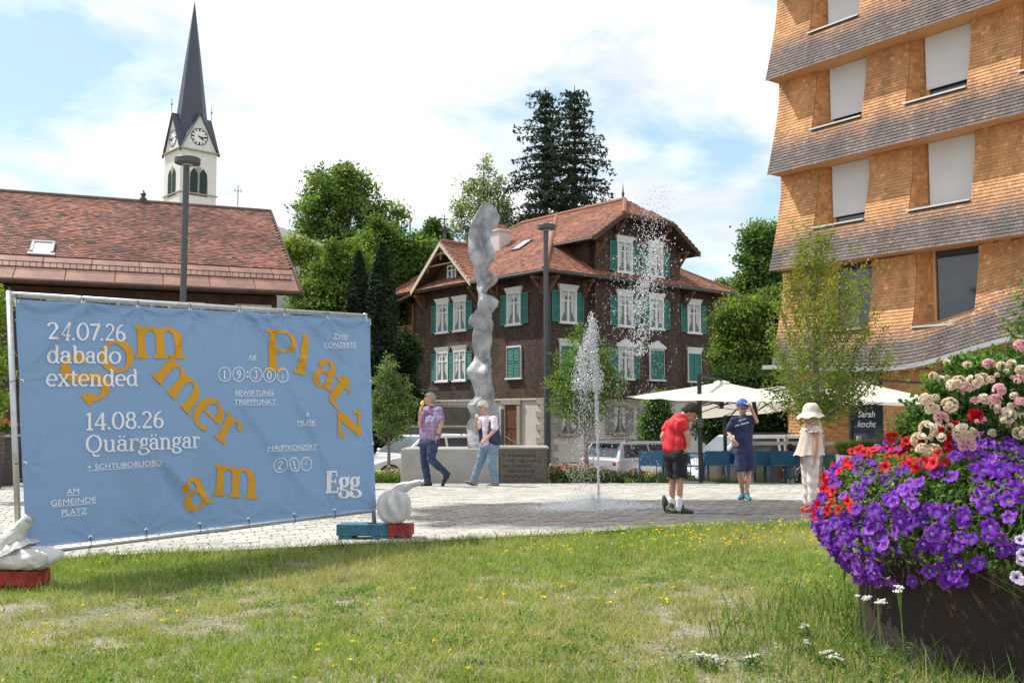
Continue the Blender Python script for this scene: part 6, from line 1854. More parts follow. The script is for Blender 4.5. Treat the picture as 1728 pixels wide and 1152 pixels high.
def sole(heel,toe,m,parent,s=1.0,up=Vector((0,0,1))):
 heel,toe=Vector(heel),Vector(toe);d=(toe-heel).normalized();sd=d.cross(up).normalized();u=sd.cross(d);L2=(toe-heel).length;mb=MB()
 pr=[(.0,.022),(.08,.034),(.3,.036),(.55,.040),(.78,.043),(.93,.034),(1.0,.015)]
 poly=[(t*L2,w*s)for t,w in pr]+[(t*L2,-w*s)for t,w in pr[::-1]]
 f=lambda a,b,z:tuple(heel+d*a+sd*b+u*z)
 mb.poly_prism(poly,-.004,.020,f=f);return mb.build('sole',m,parent)
def folds(seed,amp=.004,k=30):
 r_=np.random.default_rng(seed);ph=r_.random(6)*6
 def f(co):return(amp*(np.sin(co[:,2]*k+co[:,0]*k*.7+ph[0])*np.sin(co[:,0]*k*.8-co[:,2]*k*.3+ph[1])+.6*np.sin(co[:,2]*k*1.9-co[:,1]*k+ph[2]))).astype(np.float32)
 return f
def plaid(name,base,c1,c2,c3,sc_):
 m=bpy.data.materials.new(name);m.use_nodes=True;N,L=m.node_tree.nodes,m.node_tree.links;b=N['Principled BSDF'];b.inputs['Roughness'].default_value=.85
 t=N.new('ShaderNodeTexCoord');s=N.new('ShaderNodeSeparateXYZ');L.new(t.outputs['Object'],s.inputs[0])
 def band(o,fr,ph,th):
  a=N.new('ShaderNodeMath');a.operation='MULTIPLY_ADD';L.new(o,a.inputs[0]);a.inputs[1].default_value=fr;a.inputs[2].default_value=ph
  f=N.new('ShaderNodeMath');f.operation='FRACT';L.new(a.outputs[0],f.inputs[0]);g_=N.new('ShaderNodeMath');g_.operation='LESS_THAN';L.new(f.outputs[0],g_.inputs[0]);g_.inputs[1].default_value=th;return g_.outputs[0]
 cur=None;rgb=N.new('ShaderNodeRGB');rgb.outputs[0].default_value=(*base,1);cur=rgb.outputs[0]
 for o,fr,ph,th,c in((s.outputs[0],sc_,0,.38,c1),(s.outputs[2],sc_,0,.38,c1),(s.outputs[0],sc_,.55,.14,c2),(s.outputs[2],sc_,.55,.14,c2),(s.outputs[0],sc_,.8,.08,c3),(s.outputs[2],
sc_,.8,.08,c3)):
  x=N.new('ShaderNodeMix');x.data_type='RGBA';bb=band(o,fr,ph,th)
  k=N.new('ShaderNodeMath');k.operation='MULTIPLY';L.new(bb,k.inputs[0]);k.inputs[1].default_value=.62
  L.new(k.outputs[0],x.inputs['Factor']);L.new(cur,x.inputs['A']);x.inputs['B'].default_value=(*c,1);cur=x.outputs['Result']
 L.new(cur,b.inputs['Base Color']);return m
M_jean=mat('dark_denim',(.026,.045,.095),.85,.4,7);M_jeanl=mat('faded_denim',(.16,.24,.34),.85,.18,6)
M_shoeb=mat('black_leather',(.02,.018,.018),.5,.1,9);M_sole=mat('rubber_sole',(.05,.045,.04),.7,.1,9)
M_hairg=mat('grey_blond_hair',(.40,.34,.27),.7,.25,40,.5,160);M_hairw=mat('white_hair',(.68,.66,.62),.7,.15,40,.5,160);M_hairb=mat('dark_brown_hair',(.035,.020,.013),.6,.25,
40,.5,160);M_hairbl=mat('blond_hair',(.62,.46,.24),.6,.2,40,.5,160)
M_gelato=mat('yellow_ice_cream',(.85,.60,.12),.6,.08,30);M_gelp=mat('pale_pink_ice_cream',(.82,.62,.55),.6,.08,30);M_cone=mat('wafer',(.50,.28,.10),.8,.15,40)
def person(label,base):return thing('person',label,'person',base,0,None)
Y0=18.8
def J(zx,zy,dy=0.0,o=(680,640),k=5.76,Y=Y0):return P(o[0]+zx/k,o[1]+zy/k,Y+dy)
gx=J(250,0).x;B0=Vector((gx,Y0,g(gx,Y0)))
man=person('grey-haired man in a plaid shirt and jeans striding left, eating a yellow ice cream',B0)
q=lambda*a:J(*a)-B0
def fix(v,z):v=Vector(v);v.z=z;return v
hc=q(258,192);fdir=Vector((-.86,-.30,.14))
ns,fs_=q(350,305,-.13),q(225,300,.13);ne,fe=q(376,425,-.23),q(165,440,.02);nw,fw=q(332,545,-.25),q(168,315,-.10)
hn,hf=q(300,615,-.08),q(215,615,.08)
kn,kf=q(268,775,-.10),q(208,800,.10);an,af=q(425,915,-.06),q(243,985,.06)
an.z=max(an.z,.16);af.z=.085
sk=MB()
head_shape(sk,hc,fdir,1.0)
limb(sk,[hc+Vector((.015,0,-.09)),q(285,265)],[.054,.062])
limb(sk,[q(285,268),(ns+fs_)/2+Vector((.02,.02,-.05)),(hn+hf)/2],[.055,.07,.08])
limb(sk,[ns,ne,nw],[.050,.041,.028]);limb(sk,[fs_,fe,fw],[.050,.041,.028])
hand(sk,nw,q(303,620,-.25)-nw,(.9,.2,0),1.0,.35,1)
hand(sk,fw,q(190,255,-.10)-fw,(-.2,-.9,0),1.0,.95,-1)
limb(sk,[hn,kn,an],[.07,.05,.04]);limb(sk,[hf,kf,af],[.07,.05,.04])
remesh(sk,'body',M_skin,man,.0065,1)
face_bits(hc,fdir,1.0,man)
hair(hc,fdir,1.02,M_hairg,man,1.09,-.045,.045,-.075)
sh=MB()
for a,b in((ns,hn),(fs_,hf)):
 limb(sh,[a+Vector((0,0,-.02)),a.lerp(b,.35),a.lerp(b,.65),b+Vector((0,0,.09))],[.085,.112,.115,.12])
limb(sh,[ns,fs_],[.085,.085]);limb(sh,[(ns+fs_)/2+Vector((0,0,-.2)),(hn+hf)/2+Vector((-.0,0,.12))],[.14,.13]);limb(sh,[q(290,272),(ns+fs_)/2],[.068,.09])
limb(sh,[ns,ns.lerp(ne,.72)],[.072,.078]);limb(sh,[fs_,fs_.lerp(fe,.72)],[.072,.075])
remesh(sh,'shirt',plaid('plaid_cotton',(.26,.20,.36),(.035,.06,.24),(.60,.06,.045),(.68,.66,.72),13),man,.011,4,folds(2,.005,24),q(0,628).z)
mb=MB();mb.tube([q(262,262,-.04),q(300,272,-.10),q(318,262,.02)],.018,6);mb.build('collar',MATS['eye']if 0 else mat('navy_collar',(.06,.08,.2),.8,.1,9),man)
tr=MB();limb(tr,[hn+Vector((0,0,.05)),hn.lerp(kn,.5),kn,kn.lerp(an,.45),an],[.118,.098,.080,.070,.062]);limb(tr,[hf+Vector((0,0,.05)),hf.lerp(kf,.5),kf,kf.lerp(af,.5),af+Vector((0,
0,.02))],[.118,.098,.078,.072,.068]);limb(tr,[hn,hf],[.12,.12])
remesh(tr,'jeans',M_jean,man,.011,3,folds(3,.005,30))
toe_f,heel_f=fix(q(148,1020,.03),.0),fix(q(280,1022,.05),.0);heel_n,toe_n=q(465,912,-.04),q(392,1015,-.08);toe_n.z=.01;heel_n.z=max(heel_n.z,.17)
shb=MB();shoe(shb,heel_f,toe_f,1.25);limb(shb,[af,af+Vector((.0,0,-.03))],[.055,.055]);remesh(shb,'shoe',M_shoeb,man,.008,2);sole(heel_f,toe_f,M_sole,man,1.15)
upn=(toe_n-heel_n).cross(Vector((0,1,0))).normalized();upn=upn if upn.x<0 else -upn
shb=MB();shoe(shb,heel_n,toe_n,1.25,up=upn);limb(shb,[an,an.lerp((heel_n+toe_n)/2,.5)],[.055,.05]);remesh(shb,'shoe',M_shoeb,man,.008,2);sole(heel_n,toe_n,M_sole,man,1.15,
upn)
mb=MB();dn_=(nw-ne).normalized();mb.tube([nw-dn_*.03,nw-dn_*.005],.034,14);mb.build('wristwatch',M_black,man)
mb=MB();cpos=q(187,235,-.12);mb.lathe([(.008,-.12),(.028,0)],tuple(cpos+Vector((0,0,-.035))),12)
ic=thing('ice_cream','yellow ice cream cone held at the mouth of the man in the plaid shirt','ice cream',B0+cpos)
mb=MB();mb.lathe([(.006,-.14),(.026,-.035),(.028,-.03)],n=12);mb.build('cone',M_cone,ic)
mb=MB();mb.ball((0,0,0),.040,12,9);mb.ball((.012,-.01,.034),.030,10,8);mb.build('scoop',M_gelato,ic,smooth=True)
Y0=18.9;gx=J(830,0,Y=Y0).x;B0=Vector((gx,Y0,g(gx,Y0)))
wo=person('white-haired woman in a navy vest and light jeans walking left with an ice cream',B0)
q=lambda a,b,d=0.0:J(a,b,d,Y=18.9)-B0
hc=q(778,268);fdir=Vector((-.80,-.50,-.30))
ns,fs_=q(884,385,-.17),q(762,390,.08);ne,fe=q(896,492,-.24),q(712,505,.0);nw,fw=q(795,595,-.26),q(712,408,-.10)
hn,hf=q(880,655,-.08),q(800,655,.08);kn,kf=q(858,835,-.08),q(740,830,.08);an,af=q(905,1000,-.06),q(688,990,.06);an.z=.09;af.z=.13
sk=MB();head_shape(sk,hc,fdir,.95);limb(sk,[hc+Vector((.02,0,-.08)),q(812,345)],[.048,.055])
limb(sk,[q(815,350),(ns+fs_)/2+Vector((.02,.03,-.05)),(hn+hf)/2],[.050,.06,.08]);limb(sk,[ns,ne,nw],[.044,.038,.026]);limb(sk,[fs_,fe,fw],[.044,.038,.026])
hand(sk,nw,q(758,618,-.27)-nw,(0,.6,-.6),.9,.5,1);hand(sk,fw,q(716,365,-.10)-fw,(-.2,-.9,0),.9,.95,-1)
limb(sk,[hn,kn,an],[.07,.05,.04]);limb(sk,[hf,kf,af],[.07,.05,.04]);remesh(sk,'body',M_skin,wo,.0065,1)
face_bits(hc,fdir,.95,wo);hair(hc,fdir,.98,M_hairw,wo,1.14,-.05,.035,-.095)
bl=MB();limb(bl,[ns,ns.lerp(ne,.75)],[.066,.072]);limb(bl,[fs_,fs_.lerp(fe,.6)],[.066,.066]);limb(bl,[(ns+fs_)/2+Vector((0,0,-.02)),(ns+fs_)/2*.4+(hn+hf)/2*.6,(hn+hf)/2+Vector((-.03,
-.02,.10))],[.105,.122,.12]);limb(bl,[ns,fs_],[.07,.07])
remesh(bl,'blouse',plaid('pale_check_cotton',(.72,.62,.66),(.78,.76,.78),(.50,.26,.36),(.5,.5,.6),26),wo,.010,3,folds(6,.004,26),q(0,665).z)
ve=MB();
limb(ve,[ns+Vector((-.02,.07,.0)),ns.lerp(hn,.5)+Vector((0,-.02,0)),hn+Vector((.03,-.01,.12))],[.080,.122,.13]);limb(ve,[(ns+fs_)/2+Vector((.05,.05,0)),(hn+hf)/2+Vector((.05,
.03,.12))],[.09,.13]);limb(ve,[fs_+Vector((-.005,.02,-.02)),hf+Vector((-.02,.0,.10))],[.072,.10])
remesh(ve,'vest',mat('navy_quilt',(.028,.035,.075),.75,.2,12,.3,60),wo,.011,3,folds(7,.004,34),q(0,655).z)
tr=MB();limb(tr,[hn+Vector((0,0,.02)),hn.lerp(kn,.5),kn,an+Vector((0,0,.02))],[.118,.095,.078,.066]);limb(tr,[hf+Vector((0,0,.02)),hf.lerp(kf,.5),kf,af+Vector((0,0,.0))],
[.115,.093,.076,.064]);limb(tr,[hn,hf],[.115,.115])
remesh(tr,'jeans',M_jeanl,wo,.011,3,folds(8,.005,30))
M_shg=mat('taupe_suede',(.28,.23,.21),.85,.1,20)
h1,t1_=fix(q(935,1045,-.05),0),fix(q(818,1045,-.07),0);shb=MB();shoe(shb,h1,t1_,1.05);limb(shb,[an,an+Vector((0,0,-.03))],[.045,.045]);remesh(shb,'shoe',M_shg,wo,.008,2);sole(h1,
t1_,M_sole,wo,1.0)
h2,t2_=q(708,1035,.05),q(604,988,.03);h2 .z=.0;t2_.z=.075;upn=Vector((-.45,0,.9));upn=Vector((.4,0,.9)).normalized()
shb=MB();shoe(shb,h2,t2_,1.05,up=upn);limb(shb,[af,h2+Vector((0,0,.06))],[.045,.045]);remesh(shb,'shoe',M_shg,wo,.008,2);sole(h2,t2_,M_sole,wo,1.0,upn)
ic=thing('ice_cream','small pale ice cream cone in the raised hand of the woman in the navy vest','ice cream',B0+q(718,355,-.12))
mb=MB();mb.lathe([(.006,-.12),(.024,-.02),(.026,-.015)],n=12);mb.build('cone',M_cone,ic);mb=MB();mb.ball((0,0,0),.033,12,9);mb.build('scoop',M_gelp,ic,smooth=True)
def J2(zx,zy,dy=0.0,Y=None):return P(1100+zx/4.8,650+zy/4.8,(Y or YB)+dy)
YB=hit(1142,868).y;gx=J2(190,0,0,YB).x;gy=g(gx,YB);B0=Vector((gx,YB,J2(190,1058).z))
B0 .z=gy+.018
boy=person('boy in a red shirt and black shorts bending forward beside the fountain jet',B0)
dzc=J2(190,1060).z-B0 .z
q=lambda a,b,d=0.0:J2(a,b,d)-B0-Vector((0,0,dzc))
hc=q(318,250,-.02);fdir=Vector((.62,-.22,-.75))
ns,fs_=q(248,330,-.14),q(135,345,.12);ne,fe=q(292,445,-.15),q(88,440,.10);nw,fw=q(296,520,-.13),q(108,545,.12)
hn,hf=q(225,600,-.07),q(150,600,.07);kn,kf=q(228,775,-.08),q(170,775,.05);an,af=q(222,990,-.08),q(160,990,.06)
sk=MB();head_shape(sk,hc,fdir,.93);limb(sk,[hc+Vector((-.04,0,-.03)),q(262,268)],[.045,.050]);limb(sk,[q(262,268),q(205,325),q(190,450),q(188,600)],[.045,.055,.06,.07])
limb(sk,[ns,ne,nw],[.038,.033,.023]);limb(sk,[fs_,fe,fw],[.038,.033,.023]);hand(sk,nw,q(270,575,-.12)-nw,(-.8,0,-.2),.85,.5,1);hand(sk,fw,q(125,585,.10)-fw,(.8,0,-.2),.85,
.5,1)
limb(sk,[hn,kn,kn.lerp(an,.35),an],[.054,.041,.042,.028]);limb(sk,[hf,kf,kf.lerp(af,.35),af],[.054,.041,.042,.028]);remesh(sk,'body',M_skin,boy,.006,1)
face_bits(hc,fdir,.93,boy,MATS['dark_brown_hair']);hair(hc,fdir,.97,M_hairb,boy,1.09,-.05,.045,-.085)
M_redc=mat('red_jersey',(.62,.022,.035),.7,.10,8)
sh=MB();limb(sh,[q(262,285),q(215,315,0)],[.062,.10]);limb(sh,[ns+Vector((-.02,0,0)),q(235,430,-.06),q(225,545,-.05)],[.060,.075,.086]);limb(sh,[fs_+Vector((.03,0,0)),q(153,
430,.06),q(144,545,.05)],[.060,.075,.086]);limb(sh,[q(195,340),q(186,545)],[.100,.100])
limb(sh,[ns,ns.lerp(ne,.28)],[.062,.062]);limb(sh,[fs_,fs_.lerp(fe,.35)],[.06,.058])
remesh(sh,'shirt',M_redc,boy,.009,3,folds(12,.006,22),q(0,588).z)
M_blk=mat('black_cloth',(.014,.014,.016),.85,.15,10);st_=MB()
limb(st_,[hn+Vector((0,0,.0)),hn.lerp(kn,.5),kn+Vector((.01,0,.01))],[.084,.082,.086]);limb(st_,[hf+Vector((0,0,.0)),hf.lerp(kf,.5),kf+Vector((-.01,0,.01))],[.086,.082,.084]);limb(st_,
[hn,hf],[.10,.10])
remesh(st_,'shorts',M_blk,boy,.010,3,folds(13,.005,26),q(0,772).z)
M_sock=mat('white_sock',(.72,.70,.74),.85,.05,20)
for a in(an,af):mb=MB();limb(mb,[a+Vector((0,0,.085)),a+Vector((0,0,-.05))],[.036,.036]);mb.build('sock',M_sock,boy,smooth=True)
M_trn=mat('olive_black_trainer',(.05,.06,.035),.6,.5,22)
for h_,t_ in((q(200,1060,-.06),q(330,1060,-.12)),(q(120,1062,.05),q(190,1064,-.06))):
 h_.z=0;t_.z=0;shb=MB();shoe(shb,h_,t_,1.0);limb(shb,[h_+Vector((.04,0,.05)),h_+Vector((.05,0,.08))],[.042,.045]);remesh(shb,'shoe',M_trn,boy,.008,2);sole(h_,t_,M_sole,boy,
1.0)
mb=MB();c_=q(108,1018,.10);c_.z=.10;mb.ball(c_,(.035,.045,.105),14,10,M=Matrix.Rotation(-.15,3,'Y'));
rs=thing('dark_flipper','dark rounded rubber piece standing behind the heel of the boy in red','footwear',B0);mb.build('rubber_body',M_sole,rs,smooth=True)
mb=MB();mb.tube([c_+Vector((-.02,-.04,-.08)),c_+Vector((-.03,-.05,0)),c_+Vector((.0,-.04,.085))],.006,6);mb.build('seam',M_dark,rs)
o=flat_text('PIZZA',tuple(q(205,300,-.17)),(1,0,0),(0,.3,.95),(0,-1,.3),M_let,boy,.035,off=.01)if False else None
mb=MB()
for(a,b)in((q(190,292,-.13),q(212,300,-.13)),(q(262,545,-.13),q(270,560,-.12))):mb.tube([a,b],.007,6)
mb.build('white_print',M_let,boy)
YB=hit(1257,845).y
J3=lambda zx,zy,dy=0.0:P(1100+zx/4.8,650+zy/4.8,YB+dy)
gx=J3(760,0).x;B0=Vector((gx,YB,g(gx,YB)+.018));dzc=J3(760,938).z-B0 .z
nb_=person('boy in navy shirt and shorts walking towards the fountain, hand at his blue cap',B0)
q=lambda a,b,d=0.0:J3(a,b,d)-B0-Vector((0,0,dzc))
hc=q(735,192);fdir=Vector((.05,-.93,-.28))
s1,s2=q(655,298,.0),q(812,285,.0);e1,e2=q(622,392,.02),q(850,305,-.06);w1,w2=q(655,455,-.12),q(806,195,-.08)
h1,h2=q(715,560),q(785,560);k1,k2=q(716,715,-.06),q(785,712,.03);a1,a2=q(733,865,.10),q(765,880,-.03)
sk=MB();head_shape(sk,hc,fdir,.93);limb(sk,[hc+Vector((0,.02,-.08)),q(737,262)],[.043,.050]);limb(sk,[q(737,262),q(740,310,.02),q(748,450,.02),q(750,560,.02)],[.045,.055,
.06,.065])
limb(sk,[s1,e1,w1],[.036,.030,.022]);limb(sk,[s2,e2,w2],[.036,.030,.022]);hand(sk,w1,q(685,490,-.14)-w1,(.2,.9,0),.88,.5,1);hand(sk,w2,q(790,160,-.12)-w2,(-.9,0,0),.88,.6,
-1)
limb(sk,[h1,k1,k1 .lerp(a1,.35),a1],[.056,.042,.042,.029]);limb(sk,[h2,k2,k2 .lerp(a2,.35),a2],[.056,.042,.042,.029]);remesh(sk,'body',M_skin,nb_,.006,1)
face_bits(hc,fdir,.93,nb_,MATS['dark_brown_hair']);hair(hc,fdir,.95,M_hairb,nb_,1.07,-.01,.03,-.05)
M_cap=mat('royal_blue_cap',(.03,.11,.38),.7,.1,9);mb=MB();M3=frame(fdir);cc=hc+M3@Vector((0,-.01,.045))
vv=[];ff=[];n,k=24,8
for i in range(k+1):
 ph=(PI/2)*i/k
 for j in range(n):
  t=2*PI*j/n;vv.append(cc+M3@Vector((.083*math.sin(ph)*math.cos(t),.100*math.sin(ph)*math.sin(t),.082*math.cos(ph))))
for i in range(k):
 for j in range(n):j2=(j+1)%n;ff.append((i*n+j,(i+1)*n+j,(i+1)*n+j2,i*n+j2))
mb.add(vv,ff);cap=mb.build('cap',M_cap,nb_,smooth=True)
mb=MB();n=10;vv=[]
for r0,dz in((.092,0),(.165,-.012)):
 for j in range(n+1):
  t=PI*(.12+.76*j/n);vv.append(cc+M3@Vector((.083*math.cos(t)*(1.0 if r0<.1 else .95),r0*math.sin(t)+(0 if r0<.1 else .005),dz+.004)))
vv+=[v+M3@Vector((0,0,-.008))for v in vv[:]];m_=2*(n+1)
ff=[(j,j+1,n+2+j,n+1+j)for j in range(n)]+[(m_+j,m_+n+1+j,m_+n+2+j,m_+j+1)for j in range(n)]+[(n+1+j,n+2+j,m_+n+2+j,m_+n+1+j)for j in range(n)]
mb.add(vv,ff);mb.build('brim',mat('navy_brim',(.03,.035,.08),.7,.1,9),cap)
flat_text('A',tuple(cc+M3@Vector((0,.096,.035))),tuple(M3@Vector((1,0,0))),tuple(M3@Vector((0,-.35,.93))),tuple(M3@Vector((0,1,0))),M_let,nb_,.05,slant=.2,off=.006)
M_navy=mat('navy_jersey',(.022,.032,.085),.75,.12,9)
sh=MB();limb(sh,[q(737,272),q(738,295)],[.062,.085]);limb(sh,[s1+Vector((.03,0,-.02)),q(707,430),q(712,530)],[.058,.068,.075]);limb(sh,[s2+Vector((-.03,0,-.02)),q(778,430),
q(778,530)],[.058,.068,.075]);limb(sh,[q(738,320),q(745,525)],[.090,.090])
limb(sh,[s1,s1 .lerp(e1,.75)],[.050,.056]);limb(sh,[s2,s2 .lerp(e2,.5)],[.050,.056]);limb(sh,[s1,s2],[.056,.056])
remesh(sh,'shirt',M_navy,nb_,.009,3,folds(22,.006,22),q(0,555).z)
st_=MB();limb(st_,[h1+Vector((0,0,.03)),h1 .lerp(k1,.5),k1+Vector((-.0,0,.02))],[.082,.080,.082]);limb(st_,[h2+Vector((0,0,.03)),h2 .lerp(k2,.5),k2+Vector((.0,0,.02))],[.095,
.093,.092]);limb(st_,[h1,h2],[.097,.097])
remesh(st_,'shorts',M_navy,nb_,.010,3,folds(23,.005,26),q(0,706).z)
for txt,zx,zy,sz in(('training',730,290,.030),('alpin',752,318,.034),('egg',692,335,.026)):
 mb=MB();p0=q(zx,zy,-.13)
 x=-.05 if sz>.028 else -.03
 r_=random.Random(int(zx))
 while x<(.05 if sz>.028 else .03):
  mb.box(p0 .x+x,p0 .y-.006,p0 .z-sz*.3+x*.3,p0 .x+x+.007,p0 .y,p0 .z+sz*.3*r_.uniform(.3,1)+x*.3);x+=.011
 mb.build('shirt_print',M_let,nb_)
M_tea=mat('teal_trainer',(.03,.16,.20),.6,.5,25);M_teas=mat('pale_sole',(.35,.38,.30),.7,.1,9)
for h_,t_ in((q(738,925,.16),q(712,935,-.04)),(q(765,930,.02),q(792,940,-.20))):
 h_.z=0;t_.z=0;shb=MB();shoe(shb,h_,t_,1.02);limb(shb,[h_+Vector((0,-.03,.05)),h_+Vector((0,-.03,.10))],[.042,.042]);remesh(shb,'shoe',M_tea,nb_,.008,2);sole(h_,t_,M_teas,
nb_,1.02)
YB=hit(1370,866).y
J4=lambda zx,zy,dy=0.0:P(1200+zx/5.76,680+zy/5.76,YB+dy)
gx=J4(985,0).x;B0=Vector((gx,YB,g(gx,YB)+.018));dzc=J4(985,1075).z-B0 .z
gi=person('small girl in a cream sun hat and pale ruffled top standing behind the petunias',B0)
q=lambda a,b,d=0.0:J4(a,b,d)-B0-Vector((0,0,dzc))
hc=q(972,135);fdir=Vector((-.88,.40,-.12))
ns,fs_=q(1020,262,-.10),q(930,270,.10);ne,fe=q(1022,420,-.12),q(915,420,.12);nw,fw=q(1010,560,-.13),q(885,545,.06)
hn,hf=q(990,560,-.06),q(935,560,.06);an,af=q(985,985,-.07),q(940,985,.07)
sk=MB();head_shape(sk,hc,fdir,.92);limb(sk,[hc+Vector((.01,0,-.07)),q(975,225)],[.040,.042]);limb(sk,[q(975,235),q(975,300),q(965,560)],[.04,.06,.07])
limb(sk,[ns,ne,nw],[.035,.029,.021]);limb(sk,[fs_,fe,fw],[.035,.029,.021]);hand(sk,nw,Vector((-.1,0,-1)),(-.9,0,0),.72,.4,1);hand(sk,fw,Vector((-.3,-.1,-1)),(.9,0,0),.72,
.4,-1)
limb(sk,[hn,hn.lerp(an,.5),an],[.06,.045,.03]);limb(sk,[hf,hf.lerp(af,.5),af],[.06,.045,.03]);remesh(sk,'body',M_skin,gi,.006,1)
face_bits(hc,fdir,.92,gi)
def ex_(mb):
 for k in range(26):
  a=rnd.uniform(-.6,2.6);p=hc+Vector((.07*math.cos(a*.8),-.055*math.sin(a)-.0,-.02));mb.tube([p,p+Vector((.02+rnd.uniform(-.01,.02),-.01,-.09)),p+Vector((rnd.uniform(-.01,
.04),-.01,-.15-rnd.random()*.05))],[.012,.010,.003],5)
hair(hc,fdir,.95,M_hairbl,gi,1.10,-.05,.03,-.09,extra=ex_)
M_lin=mat('pale_pink_cotton',(.62,.50,.43),.85,.10,26,.3,120)
mb=MB();hpr=[(.0,.098),(.05,.094),(.082,.066),(.094,.02),(.100,-.01),(.108,-.018),(.135,-.045),(.158,-.072)]
cc=hc+Vector((0,0,.045));n=40;vv=[];ff=[]
for i,(r_,z)in enumerate(hpr):
 for j in range(n):
  t=2*PI*j/n;w=1+(.05*math.sin(t*7)if i>=6 else 0);vv.append(cc+Vector((r_*math.cos(t)*w,r_*math.sin(t)*w,z+(.010*math.sin(t*7+1)if i>=6 else 0)+.2*r_*math.cos(t)*.25)))
for i in range(len(hpr)-1):
 for j in range(n):j2=(j+1)%n;ff.append((i*n+j,i*n+j2,(i+1)*n+j2,(i+1)*n+j))
mb.add(vv,ff);mb.build('sun_hat',mat('cream_cotton_hat',(.62,.55,.48),.85,.08,20,.3,120),gi,smooth=True)
mb=MB();n=48;vv=[];ff=[]
tp=[(q(975,232),.050,.045),(q(976,255),.10,.075),(q(976,300),.115,.085),(q(970,400),.135,.10),(q(962,480),.155,.12),(q(955,525),.175,.135)]
for i,(c_,rx,ry)in enumerate(tp):
 for j in range(n):
  t=2*PI*j/n;w=1+.05*(i/5)*math.sin(t*11+i*.3);vv.append(Vector(c_)+Vector((rx*math.cos(t)*w,ry*1.1*math.sin(t)*w,.008*math.sin(t*6)*(i==5))))
for i in range(len(tp)-1):
 for j in range(n):j2=(j+1)%n;ff.append((i*n+j,i*n+j2,(i+1)*n+j2,(i+1)*n+j))
mb.add(vv,ff);mb.build('tunic',M_lin,gi,smooth=True)
for(c_,s_)in((ns,1),(fs_,1)):
 mb=MB();vv=[];n=28
 for i,(r_,z)in enumerate(((.035,.03),(.055,.0),(.075,-.045))):
  for j in range(n):t=2*PI*j/n;w=1+(.12 if i==2 else .05)*math.sin(t*9);vv.append(Vector(c_)+Vector((r_*math.cos(t)*w,r_*math.sin(t)*w,z)))
 mb.add(vv,[(i*n+j,i*n+(j+1)%n,(i+1)*n+(j+1)%n,(i+1)*n+j)for i in range(2)for j in range(n)]);mb.build('ruffle',M_lin,gi,smooth=True)
mb=MB();vv=[];n=40;c_=q(975,238)
for i,(r_,z)in enumerate(((.05,.01),(.085,-.01),(.115,-.05))):
 for j in range(n):t=2*PI*j/n;w=1+.07*i*math.sin(t*12);vv.append(c_+Vector((r_*math.cos(t)*w,.9*r_*math.sin(t)*w,z)))
mb.add(vv,[(i*n+j,i*n+(j+1)%n,(i+1)*n+(j+1)%n,(i+1)*n+j)for i in range(2)for j in range(n)]);mb.build('collar_ruffle',M_lin,gi,smooth=True)
tr=MB();limb(tr,[hn,hn.lerp(an,.5),an],[.080,.062,.052]);limb(tr,[hf,hf.lerp(af,.5),af],[.080,.060,.050]);limb(tr,[hn,hf],[.08,.08])
remesh(tr,'trousers',mat('white_print_cotton',(.68,.60,.57),.85,.18,40),gi,.009,3,folds(31,.005,30))
M_reds=mat('red_sandal',(.55,.05,.045),.6,.1,9)
for h_,t_ in((q(1000,1070,-.06),q(905,1075,-.03)),(q(955,1065,.07),q(870,1065,.10))):
 h_.z=0;t_.z=0;shb=MB();shoe(shb,h_,t_,.8);remesh(shb,'sandal',M_reds,gi,.008,2);sole(h_,t_,M_reds,gi,.85)
c_=P(1333,757,24.3);B0=Vector((c_.x,24.3,g(c_.x,24.3)));se=person('seated cafe guest with short brown hair showing above the blue chair backs',B0)
q=lambda x,y,z:Vector((x,y,z))
hz_=c_.z-B0 .z;hc=q(0,0,hz_);sk=MB();head_shape(sk,hc,(-.4,.9,0),.9);limb(sk,[hc+q(0,0,-.08),q(0,0,hz_-.16)],[.045,.055]);limb(sk,[q(-.14,0,hz_-.22),q(-.2,-.02,hz_-.42),q(-.1,
.2,hz_-.48)],[.045,.038,.028]);limb(sk,[q(.14,0,hz_-.22),q(.2,-.02,hz_-.42),q(.12,.2,hz_-.48)],[.045,.038,.028])
limb(sk,[q(0,0,hz_-.2),q(0,0,hz_-.6)],[.10,.12]);limb(sk,[q(-.08,0,hz_-.62),q(-.1,.38,hz_-.6),q(-.1,.38,.08)],[.08,.055,.04]);limb(sk,[q(.08,0,hz_-.62),q(.1,.38,hz_-.6),q(.1,
.38,.08)],[.08,.055,.04])
hand(sk,q(-.1,.2,hz_-.48),(0,1,0),(0,0,-1),.9,.3,1);hand(sk,q(.12,.2,hz_-.48),(0,1,0),(0,0,-1),.9,.3,-1);remesh(sk,'body',M_skin,se,.008,1)
hair(hc,(-.4,.9,0),.95,MATS['dark_brown_hair'],se,1.1,-.04,.03,-.08)
sh=MB();limb(sh,[q(-.13,0,hz_-.22),q(.13,0,hz_-.22)],[.08,.08]);limb(sh,[q(0,0,hz_-.25),q(0,0,hz_-.6)],[.14,.15]);remesh(sh,'shirt',mat('grey_blue_shirt',(.25,.28,.33),.8,
.1,9),se,.012,3)
face_bits(hc,(-.4,.9,0),.9,se)
M_tyre=mat('tyre_rubber',(.02,.02,.02),.8,.1,9);M_rim=mat('alloy_rim',(.5,.5,.52),.35,.05,9,metal=.7);M_tail=mat('tail_lamp_red',(.45,.02,.02),.2,.1,9,coat=.5);M_hl=mat('head_lamp',
(.7,.72,.74),.12,.05,9,coat=.6)
M_trim=mat('black_plastic_trim',(.025,.025,.027),.6,.1,9)
